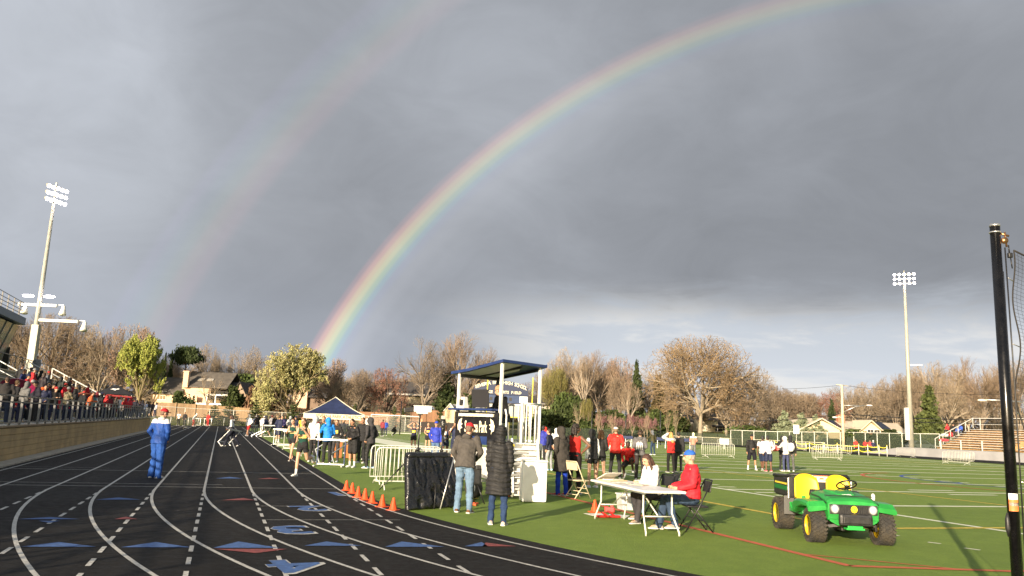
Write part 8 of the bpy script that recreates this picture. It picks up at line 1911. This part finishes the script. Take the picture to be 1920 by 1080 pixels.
pt, win, xx, zz = house('house', 570, 166, 'peach house part showing right of the blossoming tree')
pt('wall', PEACH, lambda mb: gwall(mb, xx(546), xx(572), 0, 6, 0, zz(728), zz(724), 'y')); pt('wing', wallm('dark_brown', (.20, .14, .10)), lambda mb: gwall(mb, xx(572), xx(604), 1, 6, 0, zz(742))); pt('roof', SHING2, lambda mb: gable(mb, xx(552), xx(606), .6, 6.5, zz(741), zz(727), .4))  # wing wall is a darker brown than the peach gable wall
pt, win, xx, zz = house('house', 760, 170, 'cream house with dark roof behind the red budding tree')
CRM = wallm('cream', (.60, .50, .33))
pt('wall', CRM, lambda mb: gwall(mb, xx(716), xx(796), 0, 8, 0, zz(739))); pt('roof', SHING2, lambda mb: gable(mb, xx(716), xx(796), 0, 8, zz(739), zz(714), .4)); pt('gable_wall', CRM, lambda mb: gwall(mb, xx(697), xx(722), -1.2, 5, 0, zz(741), zz(721), 'y')); pt('gable_trim', TRIMW, lambda mb: gable(mb, xx(697), xx(722), -1.2, 5, zz(741), zz(720), .3, 'y')); pt('fascia', TRIMW, lambda mb: mb.box((xx(756), -.5, zz(739.5)), (8.6, .14, .35)))
for x in (732, 746, 774, 784): win(x, 765, 1.0, 1.0, 0)
pt('lower_band', wallm('dark_brown', (.20, .14, .10)), lambda mb: mb.box((xx(757), -.05, zz(758.5)), (8.4, .12, .5)))
pt, win, xx, zz = house('shed', 845, 150, 'small white gabled shed left of the stand', cat='shed')
pt('wall', CRM, lambda mb: gwall(mb, xx(835), xx(870), 0, 5, 0, zz(768))); pt('gable_wall', CRM, lambda mb: gwall(mb, xx(834), xx(852), -.7, 3, 0, zz(767), zz(757), 'y')); pt('gable_trim', TRIMW, lambda mb: gable(mb, xx(834), xx(852), -.7, 3, zz(767), zz(756), .25, 'y')); pt('roof', mat('roof_pale', (.30, .29, .26), .8), lambda mb: gable(mb, xx(842), xx(874), 0, 5, zz(767), zz(757), .3)); win(862, 770, .8, .7, 0)
pt, win, xx, zz = house('house', 1012, 172, 'grey two storey house right of the scoreboard')
pt('wall', wallm('grey', (.40, .36, .29)), lambda mb: gwall(mb, xx(990), xx(1031), 0, 8, 0, zz(758))); pt('roof', SHING2, lambda mb: gable(mb, xx(988), xx(1031), 0, 8, zz(757), zz(742), .4)); win(1016, 764, .9, 1.4, 0); win(1004, 764, .9, 1.4, 0); pt('lower_storey', wallm('dark_brown', (.20, .14, .10)), lambda mb: mb.box((xx(1010), .6, zz(784)), (4.2, 1.0, zz(774) - zz(800))))
pt, win, xx, zz = house('house', 1082, 184, 'cream house hidden behind the pale sycamore')
pt('wall', CRM, lambda mb: gwall(mb, xx(1058), xx(1106), 0, 8, 0, zz(764), zz(748), 'y')); pt('roof', SHING, lambda mb: gable(mb, xx(1058), xx(1106), 0, 8, zz(764), zz(746), .4, 'y')); win(1070, 772, 1.2, 1.4, 0); win(1094, 772, 1.2, 1.4, 0)
WCR = wallm('white', (.68, .62, .46))
pt, win, xx, zz = house('house', 1276, 172, 'white house with steep gable left of the oak trunk')
pt('wall', WCR, lambda mb: gwall(mb, xx(1267), xx(1286), 0, 6, 0, zz(790), zz(774), 'y')); pt('roof', SHING2, lambda mb: gable(mb, xx(1267), xx(1286), .2, 6, zz(790), zz(773), .2, 'y')); pt('wing', WCR, lambda mb: gwall(mb, xx(1284), xx(1300), 1, 6, 0, zz(789))); pt('wing_roof', SHING2, lambda mb: gable(mb, xx(1284), xx(1300), 1, 6, zz(789), zz(777), .3)); pt('garden_fence', mat('grey_fence', (.25, .23, .2), .8), lambda mb: mb.box((xx(1276), -2, .9), (4.5, .1, 1.9))); win(1273, 794, .8, 1.0, 0)
pt, win, xx, zz = house('house', 1340, 174, 'cream houses half hidden under the oak branches')
pt('wall', WCR, lambda mb: gwall(mb, xx(1310), xx(1346), 0, 6, 0, zz(787))); pt('roof', SHING, lambda mb: gable(mb, xx(1310), xx(1346), 0, 6, zz(787), zz(776), .4)); pt('gable_wall', WCR, lambda mb: gwall(mb, xx(1361), xx(1379), -.5, 5, 0, zz(793), zz(784), 'y')); pt('gable_roof', SHING2, lambda mb: gable(mb, xx(1361), xx(1379), -.3, 5, zz(793), zz(783), .3, 'y')); pt('link', WCR, lambda mb: gwall(mb, xx(1344), xx(1364), 1, 5, 0, zz(799))); pt('porch_roof', SHING2, lambda mb: gable(mb, xx(1334), xx(1362), -.8, 5, zz(799), zz(791), .2)); win(1345, 803, 1.0, 1.2, -.05); win(1354, 803, 1.0, 1.2, -.05)
pt, win, xx, zz = house('house', 1580, 150, 'long low cream house with two gables and solar panels')
CR2 = wallm('warm_cream', (.70, .58, .38))
pt('wall', CR2, lambda mb: gwall(mb, xx(1500), xx(1705), 2, 10, 0, zz(806))); rf = pt('roof', mat('roof_pale2', (.44, .38, .30), .85, var=.1, vscale=1), lambda mb: gable(mb, xx(1500), xx(1705), 2, 10, zz(806), zz(788), .5))
for x0, xm_, x1 in ((1494, 1536, 1578), (1600, 1626, 1655)):
    pt('gable_wall', CR2, lambda mb: gwall(mb, xx(x0 + 6), xx(x1 - 6), -.6, 6, 0, zz(805), zz(788), 'y')); pt('gable_roof', mat('roof_cream', (.62, .54, .40), .8), lambda mb: gable(mb, xx(x0 + 6), xx(x1 - 6), -.9, 6, zz(805), zz(785.5), .6, 'y'))
for x0, x1 in ((1556, 1588), (1646, 1680)): pt('solar_panel', mat('solar_glass', (.012, .016, .03), .2, spec=.7), lambda mb: mb.add([(xx(x0), 2.2, zz(803) + .25), (xx(x1), 2.2, zz(803) + .25), (xx(x1 - 4), 5.2, zz(790) + .25), (xx(x0 - 4), 5.2, zz(790) + .25)], [(0, 1, 2, 3)]), rf)
pt('chimney', mat('red_brick', (.42, .17, .10), .85, var=.3, vscale=4), lambda mb: mb.box((xx(1599), 5.6, zz(786)), (1.35, 1.1, zz(776) - zz(797)), bev=.03))
for x in (1628, 1640): win(x, 809, 1.0, 1.0, -.62)
for x in (1668, 1680, 1692): win(x, 812, .9, 1.1, 2)
pt('brick_band', mat('red_brick', (.42, .17, .10), .85, var=.3, vscale=4), lambda mb: mb.box((xx(1620), -.75, zz(813)), (3.6, .12, .7)))
# parked vehicles by the house
def car(px, depth, ybase, label, col, rz):
    p = PD(px, ybase, depth); g_ = hz(p.x, p.y); r = empty('parked_car', (p.x, p.y, g_), rz, label, 'car'); m = mat('car_' + label[:12].replace(' ', '_'), col, .3, coat=.5)
    prof = [(-2.2, .35), (-2.25, .75), (-1.5, .92), (-.9, 1.42), (.7, 1.45), (1.5, .98), (2.15, .85), (2.25, .40)]
    mb = MB(); mb.prism(prof, -.85, .85); mb.xf(Matrix.Rotation(math.pi / 2, 4, 'X')); b = mb.build('body', m, r)
    mb = MB(); mb.prism([(-1.35, .95), (-.82, 1.36), (.62, 1.39), (1.28, .98)], -.865, .865); mb.xf(Matrix.Rotation(math.pi / 2, 4, 'X')); mb.build('side_window', GLASSD, b)
    for x in (-1.4, 1.4):
        for y in (-.82, .82):
            mb = MB(); mb.smooth = True; mb.tube([(x, y - .1, .33), (x, y + .1, .33)], .33, 16); w_ = mb.build('wheel', RUBBER, r); mb = MB(); mb.smooth = True; mb.tube([(x, y - .11, .33), (x, y + .11, .33)], .18, 12); mb.build('hub_cap', ALU, w_)
    for y in (-.6, .6): mb = MB(); mb.box((-2.22, y, .68), (.08, .3, .14)); mb.build('headlight', WPLAST, b)
car(1558, 135, 815, 'dark car parked in front of the cream house', (.03, .035, .045), .3); car(1722, 122, 815, 'silver car parked behind the right floodlight mast', (.35, .38, .40), .2)
# far-off woods closing the view below the skyline
mb = MB(); rng = np.random.RandomState(4); n = 26000
A_ = np.radians(rng.uniform(-46, 46, n)); D_2 = rng.uniform(235, 290, n); Hh = (3 + 8.0 * rng.rand(n) ** 1.3) * (.8 + .35 * np.sin(A_ * 37) * np.sin(A_ * 91 + 1))
C = np.stack([np.sin(A_) * D_2, np.cos(A_) * D_2, Hh * rng.rand(n) ** .6 + 1.5], 1)
V, Q = leaves_np(C, .55, rng); tag(link_mesh('far_woods', mesh_np('far_woods', V, Q, [leafmat('far_wood_leaf', (.17, .12, .075), (.10, .085, .05), .05)])), 'brown far woods closing the view behind the houses', 'woods', kind='stuff')
bpy.data.scenes.remove(TMP)
